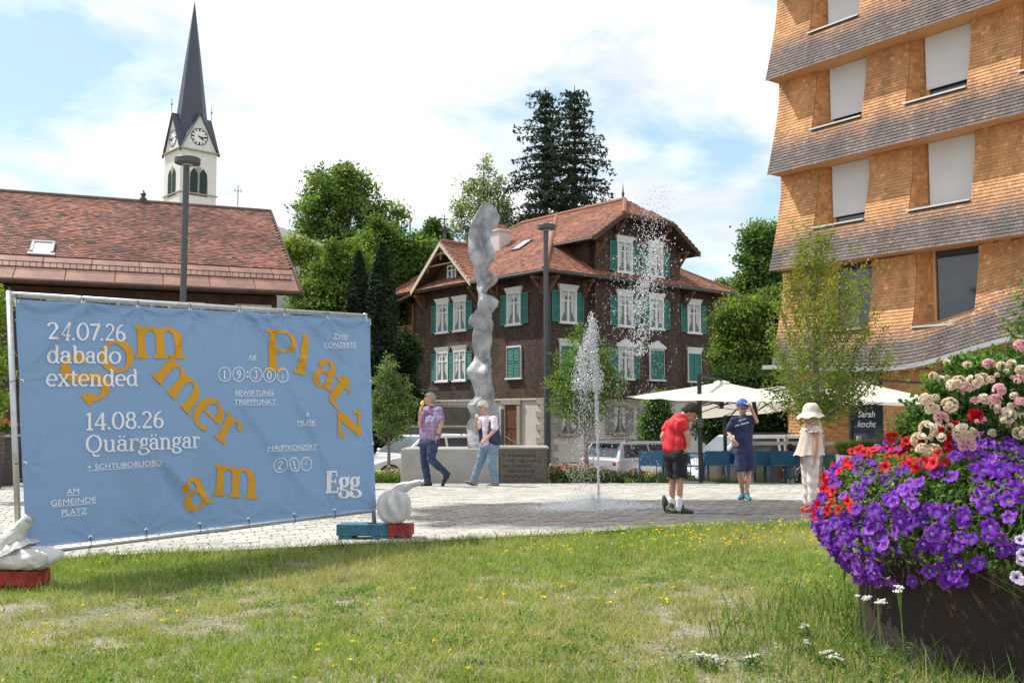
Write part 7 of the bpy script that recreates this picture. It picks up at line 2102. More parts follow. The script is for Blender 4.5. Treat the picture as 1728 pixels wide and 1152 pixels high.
def car(name,label,cat_,x,Y,heading,paint,L2=4.1,Wd=1.74,H=1.48,kind='hatch'):
 gz=g(x,Y);t=thing(name,label,cat_,(x,Y,gz),heading)
 hl=L2/2
 if kind=='van':pts=[(hl,.45,.62),(hl-.12,.75,.95),(hl-.55,.98,1.02)]
 bonnet={'hatch':.96,'suv':1.0,'van':1.05}[kind]
 prof=[(-hl,.34),(-hl-.02,.62),(-hl+.03,.98),(-hl+.10,bonnet+.02),(hl-1.35,bonnet-.01),(hl-.75,bonnet-.10),(hl-.25,.74),(hl-.03,.60),(hl,.36),(hl-.2,.24),(-hl+.2,.24)]
 def ring(w,sc_=1.0,dz=0):
  return[(px_,w,pz+dz)for px_,pz in prof]
 mb=MB();ws=[(-1,-.80),(-.93,-.97),(-.4,-1.0),(.4,1.0),(.93,.97),(1,.80)]
 stations=[]
 for yy,sh_ in((-Wd/2*1.0,.93),(-Wd/2*.93,.985),(-Wd/2*.5,1.0),(Wd/2*.5,1.0),(Wd/2*.93,.985),(Wd/2,.93)):
  stations.append([(px_*(.985 if abs(yy)>Wd*.48 else 1),yy,(.24+(pz-.24)*sh_))for px_,pz in prof])
 n=len(prof);vv=[p for s in stations for p in s];ff=[]
 for i in range(len(stations)-1):
  for k in range(n):k2=(k+1)%n;ff.append((i*n+k,(i+1)*n+k,(i+1)*n+k2,i*n+k2))
 ff.append(tuple(range(n)));ff.append(tuple(range((len(stations)-1)*n,len(stations)*n))[::-1])
 mb.add(vv,ff);body=mb.build('body',paint,t);md=body.modifiers.new('b','BEVEL');md.width=.03;md.segments=3;md.limit_method='ANGLE'
 body.data.polygons.foreach_set('use_smooth',[True]*len(body.data.polygons))
 xf0,xf1,xr1,xr0={'hatch':(hl-1.25,hl-2.0,-hl+.55,-hl+.12),'suv':(hl-1.3,hl-1.95,-hl+.38,-hl+.08),'van':(hl-.75,hl-1.45,-hl+.15,-hl+.03)}[kind]
 zb_,wb0,wt=bonnet-.02,Wd/2*.95,Wd/2*.76
 def hexa(mb,x0,x1,x2,x3,z0,z1,w0,w1,mi=0):
  mb.add([(x0,-w0,z0),(x0,w0,z0),(x3,w0,z0),(x3,-w0,z0),(x1,-w1,z1),(x1,w1,z1),(x2,w1,z1),(x2,-w1,z1)],[(0,3,2,1),(4,5,6,7),(0,1,5,4),(1,2,6,5),(2,3,7,6),(3,0,4,7)],mi)
 mb=MB();hexa(mb,xf0,xf1,xr1,xr0,zb_,H,wb0,wt);cab=mb.build('cabin',paint,t);md=cab.modifiers.new('b','BEVEL');md.width=.05;md.segments=3
 lerp=lambda a,b,f:a+(b-a)*f
 z0,z1=zb_+.05,H-.09;f0,f1=.12,.84
 def yw(f):return lerp(wb0,wt,f)+.006
 for s in(-1,1):
  xa0,xa1=lerp(xf0,xf1,f0)-.16,lerp(xf0,xf1,f1)-.10;xb0,xb1=lerp(xr0,xr1,f0)+.22,lerp(xr0,xr1,f1)+.12;xm=(xa1+xb1)/2
  for(p0,p1,p2,p3)in(((xa0,f0),(xa1,f1),(xm+.04,f1),(xm+.04,f0)),((xm-.04,f0),(xm-.04,f1),(xb1,f1),(xb0,f0))):
   mb=MB();mb.add([(p[0],s*yw(p[1]),lerp(zb_,H,p[1]))for p in(p0,p1,p2,p3)],[(0,1,2,3)if s>0 else(0,3,2,1)]);mb.build('side_window',M_glass,t)
 mb=MB();o_=.012;mb.add([(lerp(xf0,xf1,.08)+o_,-lerp(wb0,wt,.08)+.09,lerp(zb_,H,.08)),(lerp(xf0,xf1,.08)+o_,lerp(wb0,wt,.08)-.09,lerp(zb_,H,.08)),(lerp(xf0,xf1,.9)+o_,lerp(wb0,
wt,.9)-.07,lerp(zb_,H,.9)+o_),(lerp(xf0,xf1,.9)+o_,-lerp(wb0,wt,.9)+.07,lerp(zb_,H,.9)+o_)],[(0,1,2,3)]);mb.build('windscreen',mat('windscreen_glass',(.10,.13,.14),.08,.1,
2,spec=1.0)if 'windscreen_glass' not in MATS else MATS['windscreen_glass'],t)
 mb=MB();mb.add([(lerp(xr0,xr1,.15)-o_,-lerp(wb0,wt,.15)+.12,lerp(zb_,H,.15)),(lerp(xr0,xr1,.15)-o_,lerp(wb0,wt,.15)-.12,lerp(zb_,H,.15)),(lerp(xr0,xr1,.85)-o_,lerp(wb0,wt,
.85)-.10,lerp(zb_,H,.85)),(lerp(xr0,xr1,.85)-o_,-lerp(wb0,wt,.85)+.10,lerp(zb_,H,.85))],[(0,3,2,1)]);mb.build('rear_window',M_glass,t)
 mb=MB();mb.box(xr1-.22,-wt*.95,H-.03,xr1+.05,wt*.95,H+.01);mb.build('roof_spoiler',paint,t)
 for s in(-1,1):
  mb=MB();mb.tube([(xf1-.2,s*wt*.95,H+.0),(xf1-.3,s*wt*.95,H+.05),(xr1+.3,s*wt*.95,H+.05),(xr1+.2,s*wt*.95,H)],.013,6);mb.build('roof_rail',M_trim,t)
  mb=MB();mb.ball((xf0-.22,s*(wb0+.09),zb_+.10),(.05,.075,.05),12,8);mb.box(xf0-.25,min(s*wb0,s*(wb0+.08)),zb_+.06,xf0-.20,max(s*wb0,s*(wb0+.08)),zb_+.09);mb.build('wing_mirror',
paint,t,smooth=True)
  mb=MB();mb.ball((-hl+.04,s*Wd*.40,.86),(.05,.10,.08),12,8);mb.build('tail_light',M_tail,t,smooth=True)
  mb=MB();mb.ball((hl-.14,s*Wd*.38,.68),(.14,.17,.08),12,8);mb.build('headlight',M_hl,t,smooth=True)
  for xw in(hl-.78,-hl+.72):
   mb=MB();mb.tube([(xw,s*(Wd/2-.2),.31),(xw,s*(Wd/2+.01),.31)],.315,24);w=mb.build('wheel',M_tyre,t)
   mb=MB();mb.tube([(xw,s*(Wd/2+.0),.31),(xw,s*(Wd/2+.016),.31)],.21,20);mb.build('rim',M_rim,w)
   mb=MB();pts=[(xw+.37*math.cos(a),s*(Wd/2-.005),.31+.37*math.sin(a))for a in np.linspace(0,PI,12)];mb.tube(pts,.035,6);mb.build('wheel_arch',M_trim,t)
 mb=MB();mb.box(-hl-.03,-Wd*.42,.30,-hl+.1,Wd*.42,.46);mb.build('rear_bumper',M_trim,t)
 mb=MB();mb.box(hl-.10,-Wd*.38,.30,hl+.015,Wd*.38,.44);mb.build('front_grille',M_trim,t)
 mb=MB();mb.box(-hl-.035,-.26,.62,-hl-.02,.26,.73);mb.build('number_plate',M_white,t)
 return t
M_cw=mat('white_car_paint',(.74,.74,.74),.22,.02,2,coat=.8);M_cs=mat('silver_car_paint',(.50,.51,.53),.25,.03,2,metal=.4,coat=.8)
car('parked_car','white hatchback parked behind the flower bed left of the plinth','car',(697-864)/FPX*28.4,28.4,R(180+38),M_cw)
car('parked_car','silver estate seen from behind below the villa, left of the blue chairs','car',(1092-864)/FPX*31.5,31.5,R(38),M_cs,4.4,1.78,1.50,'suv')
car('parked_van','white van parked behind the boy in navy and the blue chairs','van',(1262-864)/FPX*30.5,30.5,R(180+14),M_cw,4.3,1.8,1.62,'van')
def leafball(blobs,nclump,per,ls,pal,flat=.75,cs=.16,shell=.55,up=.35,hang=0.0):
 """leaf cards gathered in clumps spread through the volume of ellipsoids. blobs: (cx,cy,cz,rx,ry,rz)"""
 per=int(per*1.75);nclump=int(nclump*1.1)
 vol=np.array([b[3]*b[4]*b[5]for b in blobs])**.8;vol/=vol.sum()
 Cs_,sz,sh_=[],[],[]
 for b,v in zip(blobs,vol):
  n=max(3,int(nclump*v));d=unit(rng.normal(0,1,(n,3)));r_=shell+(1-shell)*rng.random(n)**.6
  r_=np.where(rng.random(n)<.25,rng.random(n)**.5*shell,r_)
  r_*=1+rng.normal(0,.07,n)
  c=np.array(b[:3])+d*r_[:,None]*np.array(b[3:]);Cs_.append(c);sz.append(np.full(n,min(b[3:])*cs));
 c=np.concatenate(Cs_);s=np.concatenate(sz)*(.7+.7*rng.random(len(c)))
 s=np.maximum(s,ls*1.6)
 n=len(c)*per
 ci=np.repeat(np.arange(len(c)),per)
 off_=rng.normal(0,1,(n,3))*s[ci][:,None]*np.array([1,1,flat]);
 if hang:off_[:,2]-=np.abs(off_[:,0])*hang
 C=c[ci]+off_
 V,F=cards(C,ls*.72*(.7+.6*rng.random(n)),up,.62)
 p=np.array(pal);mixf=rng.random(len(c));colc=p[0]+(p[1]-p[0])*mixf[:,None];colc=colc*1.25*(.65+.65*rng.random((len(c),1)))
 col=colc[ci]*(.75+.5*rng.random((n,1)))
 if len(p)>2:
  k=rng.random(n)<.10;col[k]=p[2]
 return V,F,np.repeat(np.clip(col,.005,1),4,0),c
def trunk_mesh(t,base_r,H,limbs,m=M_bark,lean=(0,0),n=9,frac=.25):
 mb=MB();top_=Vector((lean[0],lean[1],H))
 pts=[Vector((0,0,-.1)),Vector((lean[0]*.1+.02*H*.1,0,H*.25)),Vector((lean[0]*.5,lean[1]*.5,H*.6)),top_]
 mb.tube(pts,[base_r*1.15,base_r*.85,base_r*.5,base_r*.15],n)
 for l in limbs:
  l=Vector(l);f=rnd.uniform(frac,.85)*min(1,max(.25,l.z/H));z=min(H*.9,max(H*frac*.8,l.z*rnd.uniform(.55,.8)))
  s=Vector((lean[0]*z/H,lean[1]*z/H,z));mid=s.lerp(l,.5)+Vector((rnd.uniform(-.1,.1),rnd.uniform(-.1,.1),.08))*H*.12;r0=base_r*.42*(1-z/H*.6)
  mb.tube([s,mid,l],[r0,r0*.6,r0*.2],6)
 return mb.build('trunk',m,t)
def tree(name,label,cat_,base,blobs,nclump,per,ls,pal,tr=.15,H=None,group=None,nl=14,m=M_leaf,bm_=M_bark,**kw):
 """blobs in world coordinates"""
 base=Vector(base);t=thing(name,label,cat_,base,0,group)
 loc=[(b[0]-base.x,b[1]-base.y,b[2]-base.z,*b[3:])for b in blobs]
 V,F,Cc,cl_=leafball(loc,nclump,per,ls,pal,**kw)
 npmesh('crown',V,F,m,t,Cc,kind='stuff')
 H=H or max(b[2]+b[5]*.6 for b in loc)
 idx=rng.choice(len(cl_),min(nl,len(cl_)),replace=False)
 trunk_mesh(t,tr,H,[cl_[i]for i in idx],bm_)
 return t
def PB(px,py,Y,rpx,rpy,ry=None,dy=0):
 """ellipsoid seen at a pixel with pixel radii"""
 p=P(px,py,Y+dy);s=Y/FPX;return(p.x,Y+dy,p.z,rpx*s,(ry if ry else rpx*.8)*s,rpy*s)
G1=[(.062,.115,.024),(.15,.225,.05)];G2=[(.04,.085,.02),(.10,.17,.035)];GD=[(.012,.032,.018),(.03,.06,.025)];GY=[(.12,.19,.03),(.24,.31,.06)]
GM=[(.06,.12,.03),(.13,.22,.05)];GB=[(.12,.17,.09),(.24,.29,.15)]
def base_at(px,Y):x=(px-864)/FPX*Y;return(x,Y,g(x,Y))
Y=74
tree('walnut_tree','tall round-crowned broadleaf tree right of the farmhouse roof, its dark limbs showing','tree',base_at(560,Y),[PB(565,330,Y,58,50),PB(525,355,Y,32,38),
PB(610,345,Y,40,40),PB(545,395,Y,45,45),PB(635,375,Y,30,30),PB(665,365,Y,24,24),PB(665,395,Y,22,20),PB(590,300,Y,35,24),PB(515,400,Y,28,30),PB(610,420,Y,45,45)],420,26,.19,
[(.07,.13,.03),(.17,.25,.065)],.42,nl=40,cs=.17,shell=.55)
Y=60
tree('ash_tree','bright green tree leaning out over the right end of the farmhouse roof','tree',base_at(520,Y),[PB(505,425,Y,32,22),PB(545,440,Y,30,30),PB(490,410,Y,18,12),
PB(530,480,Y,30,30)],150,50,.15,GY,.2,cs=.25)
Y=50
tree('large_shrub','light green bushy tree between the farmhouse corner and the dark columnar conifers','tree',base_at(560,Y),[PB(560,500,Y,50,60),PB(508,515,Y,26,36),PB(530,
540,Y,45,60),PB(600,470,Y,35,60),PB(575,440,Y,30,35),PB(560,600,Y,60,60)],330,52,.12,G1,.2,cs=.25)
Y=62
tree('maple_tree','dense mid green tree mass behind the two dark columnar conifers','tree',base_at(690,Y),[PB(700,430,Y,42,36),PB(670,460,Y,40,50),PB(725,450,Y,28,32),PB(640,
420,Y,40,36),PB(700,500,Y,45,55),PB(655,540,Y,45,60),PB(640,390,Y,30,25),PB(690,580,Y,50,60)],420,52,.14,[(.05,.10,.022),(.13,.20,.045)],.3,cs=.25)
tree('maple_tree','small round treetop peeping up left of the villa turret spike','tree',base_at(735,84),[PB(732,392,84,20,20),PB(745,408,84,20,16)],60,46,.17,G2,.2,cs=.3)
def column_conifer(px,Y,top,w,label):
 b=base_at(px,Y);H=P(px,top,Y).z-b[2];wr=w*Y/FPX/2
 t=thing('columnar_thuja',label,'conifer',b,0,'dark columnar conifers left of the villa')
 n=9000;z=rng.random(n)**.9*H;f=z/H;a=rng.random(n)*2*PI;rr=wr*np.where(f>.75,(1-f)/.25,1)**.7*(.75+.3*rng.random(n))*(1+.12*np.sin(a*5+z*2))
 C=np.stack([rr*np.cos(a),rr*np.sin(a),z],-1);V,F=cards(C,.13*(.6+.7*rng.random(n)),.1,.45)
 col=np.array([.034,.058,.028])*(.5+1.0*rng.random((n,1)));npmesh('crown',V,F,M_needle,t,np.repeat(col,4,0),kind='stuff')
 mb=MB();mb.tube([(0,0,0),(0,0,H*.9)],[.2,.03],8);mb.build('trunk',M_bark,t)
column_conifer(603,44,425,40,'left one of two dark slim conifers behind the banner top, the lower tip')
column_conifer(643,43,410,48,'right and broader one of two dark slim conifers behind the banner corner')
Y=86
tree('birch_tree','airy pale green birch standing behind the sculpture head','tree',base_at(815,Y),[PB(818,285,Y,14,26),PB(800,320,Y,26,26),PB(835,315,Y,24,26),PB(815,355,
Y,42,34),PB(775,345,Y,14,14),PB(850,360,Y,22,34),PB(785,390,Y,26,20),PB(830,395,Y,38,22),PB(770,365,Y,14,20)],300,17,.16,GB,.25,nl=24,cs=.26,shell=.5,hang=.3)
def spruce(px,Y,top,bot,wpx,label,seed):
 r_=np.random.default_rng(seed);b=base_at(px,Y);H=P(px,top,Y).z-b[2];zb0=P(px,bot,Y).z-b[2];Rm=wpx*Y/FPX/2
 t=thing('spruce_tree',label,'conifer',b,0,'tall dark spruces behind the villa roof')
 Vs_,Fs_,Cs_=[],[],[];off=0;Cpts=[];mb=MB();mb.tube([(0,0,0),(0,0,H*.6),(0,0,H)],[.38,.22,.03],8)
 z=zb0-2
 while z<H-.2:
  f=(H-z)/(H-zb0);L0=Rm*min(1,(f**.55))*(1.0+.12*math.sin(z*1.9+seed))+.35
  nb=int(6+5*min(1,f));a0=r_.random()*6
  for k in range(nb):
   a=a0+2*PI*k/nb+r_.normal(0,.2);L2=L0*(r_.uniform(.72,1.2)if r_.random()<.72 else r_.uniform(.35,.7))
   up0=.35 if f<.25 else .05;dr=-.30 if f>.3 else -.02
   n=max(4,int(L2/.28));
   for q in range(n):
    s=(q+.6)/n;x=L2*s;zz_=z+up0*x*(1-s)+dr*x*s+.12*x*s*s
    w=.10+.42*math.sin(PI*min(1,s*.9+.1))*min(1,L2/3)
    m_=9;ao=r_.normal(0,w*.5,m_);
    Cpts.append(np.stack([x*math.cos(a)-ao*math.sin(a)+r_.normal(0,.1,m_),x*math.sin(a)+ao*math.cos(a)+r_.normal(0,.1,m_),zz_-np.abs(ao)*.35-np.abs(r_.normal(0,.14+.18*s,
m_))+.04],-1))
   if L2>1:mb.tube([(0,0,z),(L2*.5*math.cos(a),L2*.5*math.sin(a),z+up0*L2*.25+dr*L2*.25),(L2*.95*math.cos(a),L2*.95*math.sin(a),z+dr*L2+.1*L2)],[.06,.04,.012],4)
  z+=.62+.30*min(1,f)
 C=np.concatenate(Cpts);n=len(C);V,F=cards(C,.19*(.6+.8*rng.random(n)),.25,.38)
 col=np.array([.035,.060,.036])*(.55+.9*rng.random((n,1)))+np.array([.012,.012,.0])*(rng.random((n,1))<.3)
 npmesh('crown',V,F,M_needle,t,np.repeat(col,4,0),kind='stuff');mb.build('trunk',M_bark,t)
spruce(922,80,148,395,158,'left one of two tall dark spruces above the villa roof',3)
spruce(972,82,144,400,165,'right one of two tall dark spruces above the villa roof',5)
Y=62
tree('walnut_tree','broadleaf tree rising beside the left edge of the shingled building','tree',base_at(1300,Y),[PB(1285,400,Y,36,28),PB(1310,420,Y,40,40),PB(1262,440,Y,18,
20),PB(1290,460,Y,40,40),PB(1270,490,Y,36,30)],260,30,.16,[(.05,.105,.025),(.12,.19,.05)],.3,cs=.24)
Y=48
tree('linden_tree','bright green bushy trees filling the gap right of the villa','tree',base_at(1262,Y),[PB(1250,545,Y,42,45),PB(1295,550,Y,45,50),PB(1240,610,Y,40,50),PB(1290,
620,Y,48,55),PB(1320,520,Y,30,40),PB(1222,580,Y,20,40)],420,52,.11,[(.07,.125,.024),(.18,.25,.05)],.25,cs=.25)
tree('linden_tree','far treetop just above the right eave of the villa','tree',base_at(1215,75),[PB(1215,490,75,20,16),PB(1235,505,75,22,20)],60,46,.15,G2,.2,cs=.3)
Y=38
tree('dark_hedge_tree','dark shady evergreen mass under the parasols right of the villa','tree',base_at(1250,Y),[PB(1235,700,Y,48,50),PB(1290,690,Y,50,55),PB(1250,650,Y,55,
35),PB(1330,690,Y,45,60),PB(1200,725,Y,22,30)],420,52,.09,[(.018,.045,.012),(.045,.085,.02)],.2,cs=.28)
tree('dark_shrub','dark dense shrubs left of the villa behind the young shrub tree','shrub',base_at(660,46),[PB(655,620,46,40,60),PB(690,610,46,22,60),PB(640,700,46,40,50),
PB(690,690,46,30,40)],300,50,.10,[(.018,.04,.014),(.04,.075,.022)],.2,cs=.28)
Y=26.5
tree('ginkgo_sapling','upright young leafy tree right beside the banner, in front of the villa stairs','tree',base_at(657,Y),[PB(655,630,Y,14,34,dy=0),PB(650,660,Y,22,36),
PB(675,665,Y,20,34),PB(660,700,Y,36,40),PB(640,690,Y,18,28),PB(690,690,Y,12,26)],230,22,.045,[(.08,.13,.045),(.17,.23,.09)],.05,cs=.24,bm_=M_barkl)
Y=24
tree('young_linden','young green tree on a thin trunk just behind the fountain jet','tree',base_at(988,Y),[PB(985,570,Y,26,24),PB(965,610,Y,34,30),PB(1010,610,Y,34,32),PB(985,
650,Y,52,36),PB(948,650,Y,26,32),PB(1030,655,Y,26,34),PB(980,690,Y,50,26),PB(940,690,Y,14,12)],330,19,.040,[(.06,.12,.025),(.14,.22,.05)],.07,H=P(988,600,Y).z-g(1.8,Y),nl=26,
cs=.24,bm_=M_barkl)
Y=40
tree('climbing_shrub','dark slim shrub against the pale ground floor of the villa','shrub',base_at(1106,Y),[PB(1106,685,Y,18,28),PB(1100,720,Y,24,30),PB(1120,705,Y,18,30),
PB(1108,745,Y,26,20)],200,40,.07,GM,.06,cs=.25)
Y=18.2;b=base_at(1377,Y);t=thing('young_hornbeam','slender young tree with yellow-green leaves before the shingled building','tree',b)
mb=MB();H=P(1377,430,Y).z-b[2];mb.tube([(0,0,0),(.02,0,H*.35),(0,.02,H*.7),(0,0,H)],[.075,.058,.03,.006],9)
r_=np.random.default_rng(8);tips=[]
def px2l(px,py,dy=0):return P(px,py,Y+dy)-Vector(b)
spec=[(1300,655,.2),(1318,600,-.3),(1300,560,.5),(1315,520,0),(1332,470,.2),(1350,405,-.1),(1345,440,.3),(1378,398,.1),(1395,405,0),(1412,445,.4),(1430,470,-.2),(1455,455,
.1),(1440,500,-.5),(1462,485,.3),(1455,560,.3),(1480,590,-.3),(1490,615,.2),(1505,600,.4),(1430,560,.8),(1340,560,-.8),(1400,520,-.9),(1370,480,.7),(1430,640,-.6),(1325,640,
.7),(1390,600,-1.0),(1350,610,-1.1),(1455,640,.8),(1310,580,1.0),(1345,660,-.7),(1420,660,.5),(1330,500,.6),(1385,440,-.3),(1405,480,-.7),(1470,540,-.1),(1360,520,-.8),(1420,
600,.9)]
Cp=[]
for(px,py,dy)in spec:
 tip=px2l(px,py,dy*1.0);zs_=max(H*.28,tip.z-abs(tip.x)*1.1-.5-.35*abs(dy));zs_=min(zs_,tip.z-.1);s=Vector((0,0,zs_));mid=s.lerp(tip,.5)+Vector((tip.x*.12,dy*.12,-.10))
 mb.tube([s,mid,tip],[.020,.012,.003],5)
 for f in np.linspace(.18,1.04,15):
  pp=(s*(1-f)**2+mid*2*f*(1-f)+tip*f*f);n=25;rad=.13*(1.25-f*.75)
  Cp.append(np.array(pp)[None]+r_.normal(0,rad,(n,3))*np.array([1,1,.85]))
  if r_.random()<.6:
   e=pp+Vector(tuple(r_.normal(0,.22,3)))+Vector((0,0,.12));mb.tube([pp,e],[.006,.002],4);Cp.append(np.array(e)[None]+r_.normal(0,.07,(16,3)))
mb.build('trunk',M_barkl,t)
C=np.concatenate(Cp);n=len(C);V,F=cards(C,.028*(.7+.6*rng.random(n)),.3,.6)
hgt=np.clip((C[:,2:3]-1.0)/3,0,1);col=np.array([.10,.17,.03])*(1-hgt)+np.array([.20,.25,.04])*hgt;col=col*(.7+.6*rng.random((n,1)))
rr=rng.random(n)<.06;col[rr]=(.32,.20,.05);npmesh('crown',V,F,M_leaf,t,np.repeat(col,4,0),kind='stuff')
Y=8.2;b=base_at(1850,Y);t=thing('branch_tree','near leafy branches of a tree entering at the right picture edge','tree',b)
mb=MB();C0=[];pt0=Vector((0,0,1.7));mb.tube([(0,0,0),(0,0,1.2),tuple(pt0),(0,0,2.6)],[.06,.05,.04,.01],8)
for(px,py)in((1700,545),(1715,500),(1712,575),(1740,480),(1722,530),(1760,560),(1790,470),(1800,530),(1705,560)):
 tip=P(px,py,Y+rnd.uniform(-.2,.2))-Vector(b);mid=pt0 .lerp(tip,.5)+Vector((0,0,.05));mb.tube([pt0,mid,tip],[.015,.008,.002],5)
 for f in np.linspace(.25,1.0,14):C0 .append(np.array(pt0*(1-f)**2+mid*2*f*(1-f)+tip*f*f)[None]+rng.normal(0,.045,(13,3)))
mb.build('trunk',M_barkl,t);C=np.concatenate(C0);n=len(C);V,F=cards(C,.022*(.7+.6*rng.random(n)),.4,.6)
npmesh('crown',V,F,M_leaf,t,np.repeat(np.array([.10,.17,.03])*(.7+.8*rng.random((n,1))),4,0),kind='stuff')
Y=15.0;tree('young_linden','yellow-green leaves of a young tree cut off by the left picture edge','tree',base_at(-30,Y),[PB(-20,520,Y,34,40),PB(-22,600,Y,30,40),PB(-18,650,
Y,30,40),PB(-25,690,Y,34,30)],150,40,.035,GY,.05,cs=.25,bm_=M_barkl)
def flower_patch(label,name,x0,x1,Y0_,Y1_,h,n,cols_,leafc,zoff=0,sizes=(.03,.05),nfl=900):
 t=thing(name,label,'flower bed',((x0+x1)/2,(Y0_+Y1_)/2,g((x0+x1)/2,(Y0_+Y1_)/2)))
 X=rng.uniform(x0,x1,n);Yq=rng.uniform(Y0_,Y1_,n);hh=h*(.35+.65*vnoise(X,Yq,1.8,6));Z=g(X,Yq)+hh*rng.random(n)**.7+zoff
 C=np.stack([X,Yq,Z],-1)-np.array(t.location);V,F=cards(C,rng.uniform(.02,.045,n),.3,.45)
 npmesh('foliage',V,F,M_leaf,t,np.repeat(np.array(leafc)*(.5+1.0*rng.random((n,1))),4,0),kind='stuff')
 X=rng.uniform(x0,x1,nfl);Yq=rng.uniform(Y0_,Y1_,nfl);hh=h*(.35+.65*vnoise(X,Yq,1.8,6));Z=g(X,Yq)+hh*(.85+.25*rng.random(nfl))+zoff
 k=3;C=np.repeat(np.stack([X,Yq,Z],-1),k,0)+rng.normal(0,.018,(nfl*k,3))-np.array(t.location);V,F=cards(C,rng.uniform(sizes[0],sizes[1],nfl*k)*.6,.4,.85)
 cc=np.array(cols_)[rng.integers(0,len(cols_),nfl)];npmesh('blossoms',V,F,M_petal,t,np.repeat(np.repeat(cc,k,0)*(.75+.4*rng.random((nfl*k,1))),4,0),kind='stuff')
xx=lambda px,Y:(px-864)/FPX*Y
flower_patch('low bed of yellow and pink flowers before the white hatchback','flower_bed',xx(560,23.3),xx(684,23.3),22.9,24.6,.42,7000,[(.75,.55,.12),(.75,.60,.50),(.55,.22,
.18),(.80,.75,.62)],(.12,.20,.04),nfl=520)
flower_patch('loose bed of dusty pink flowers between plinth and blue chairs','flower_bed',xx(928,23.4),xx(1082,23.4),23.0,24.8,.50,9000,[(.55,.22,.25),(.65,.38,.36),(.42,
.12,.14),(.70,.55,.45)],(.10,.16,.04),nfl=520)
flower_patch('weedy flower strip under the blue cafe chairs','flower_bed',xx(1082,23.6),xx(1180,23.6),24.8,25.8,.40,4000,[(.6,.3,.3),(.7,.6,.3)],(.09,.15,.04),nfl=160)
flower_patch('tuft of tall dry and pink grasses behind the bed right of the plinth','flower_bed',xx(925,26),xx(1000,26),25.6,26.4,.75,1800,[(.5,.2,.22)],(.12,.15,.06),nfl=120)
flower_patch('flowering pots on the terrace wall below the villa windows','flower_box',xx(752,38),xx(800,38),37.6,38.4,.8,2600,[(.62,.10,.12),(.75,.70,.70),(.5,.2,.3)],(.05,
.09,.03),zoff=1.15,nfl=260)
flower_patch('red geraniums above the bench at the left picture edge','flower_box',xx(-40,19),xx(17,19),18.6,19.3,.35,1500,[(.6,.03,.03)],(.06,.11,.03),zoff=.98,nfl=160)
p0=xx(740,38.6);t=thing('terrace_wall','dark grey rendered terrace wall behind the walking couple','wall',(p0,38.6,g(p0,38.6)))
mb=MB();mb.box(-1.6,-1.0,-.2,2.4,-.2,1.9-.0);mb.build('wall_body',MATS['grey_render'],t);mb=MB();mb.box(-1.65,-1.05,1.9,2.45,-.15,1.98);mb.build('coping',M_stone,t)
mb=MB();mb.box(-40.2,0,0,-40,.1,.1)
t=thing('flower_shelf','low dark wall carrying the red geraniums at the left picture edge','wall',(xx(-15,19),18.95,g(-10,19)));mb=MB();mb.box(-.9,-.3,0,.45,.35,.95);mb.build('wall_body',
MATS['bench_base_dark'],t);mb=MB();mb.box(-.95,-.35,.95,.5,.4,.99);mb.build('coping',M_stone,t)
x=rng.uniform(2.6,8.5,2600);y=22.55+np.abs(rng.normal(0,.12,2600));k=vnoise(x,y,1.3,17)>.42;x,y=x[k],y[k]
V,F,Cc=blades(x,y,.05+.12*rng.random(len(x)),np.full(len(x),.006),.4+.6*rng.random(len(x)),np.array([.13,.20,.05])*(.6+.8*rng.random((len(x),1))))
tag(npmesh('edge_weeds',V,F,M_grass,cols=Cc),'sparse weeds growing at the back edge of the paving before the chairs','weeds',kind='stuff')
t=thing('forest_edge','far dense green trees closing the view between and behind the houses','trees',(0,95,0));t['kind']='stuff'
bl_=[];
for px in range(-200,2000,34):bl_.append(PB(px+rnd.uniform(-10,10),640+rnd.uniform(-25,10),98,26,48,40))
V,F,Cc,_=leafball([(b[0],b[1]-95,b[2],*b[3:])for b in bl_],1500,26,.42,G2,cs=.3);o=npmesh('treeline',V,F,M_leaf,t,Cc,kind='stuff')
pz=g(*PLC);t=thing('round_planter','big round rusted steel planter at the right overflowing with petunias','planter',(PLC[0],PLC[1],pz))
RZ=.56
M_cor=mat('corten_steel',(0.040,.023,.018),.85,.45,3.2,.35,60,col2=(.022,.016,.015),stretch=(1,1,.35))
mb=MB();mb.lathe([(PLR-.02,-.05),(PLR,.0),(PLR,RZ),(PLR-.02,RZ+.006),(PLR-.035,RZ),(PLR-.035,RZ-.12)],n=72);mb.build('planter_shell',M_cor,t,smooth=False)
mb=MB();mb.lathe([(0.01,RZ-.09),(PLR-.03,RZ-.12),(PLR-.03,RZ-.14)],n=40);mb.build('soil',mat('potting_soil',(.05,.035,.025),.95,.3,20,.5,60),t)
mb=MB();mb.lathe([(PLR-.06,RZ-.12),(PLR-.12,RZ+.08),(PLR-.35,RZ+.24),(.01,RZ+.28)],n=40);mb.build('root_mound',mat('dark_undergrowth',(.03,.05,.015),.95,.5,30,.8,60),t)
loc0=np.array([PLC[0],PLC[1],pz])
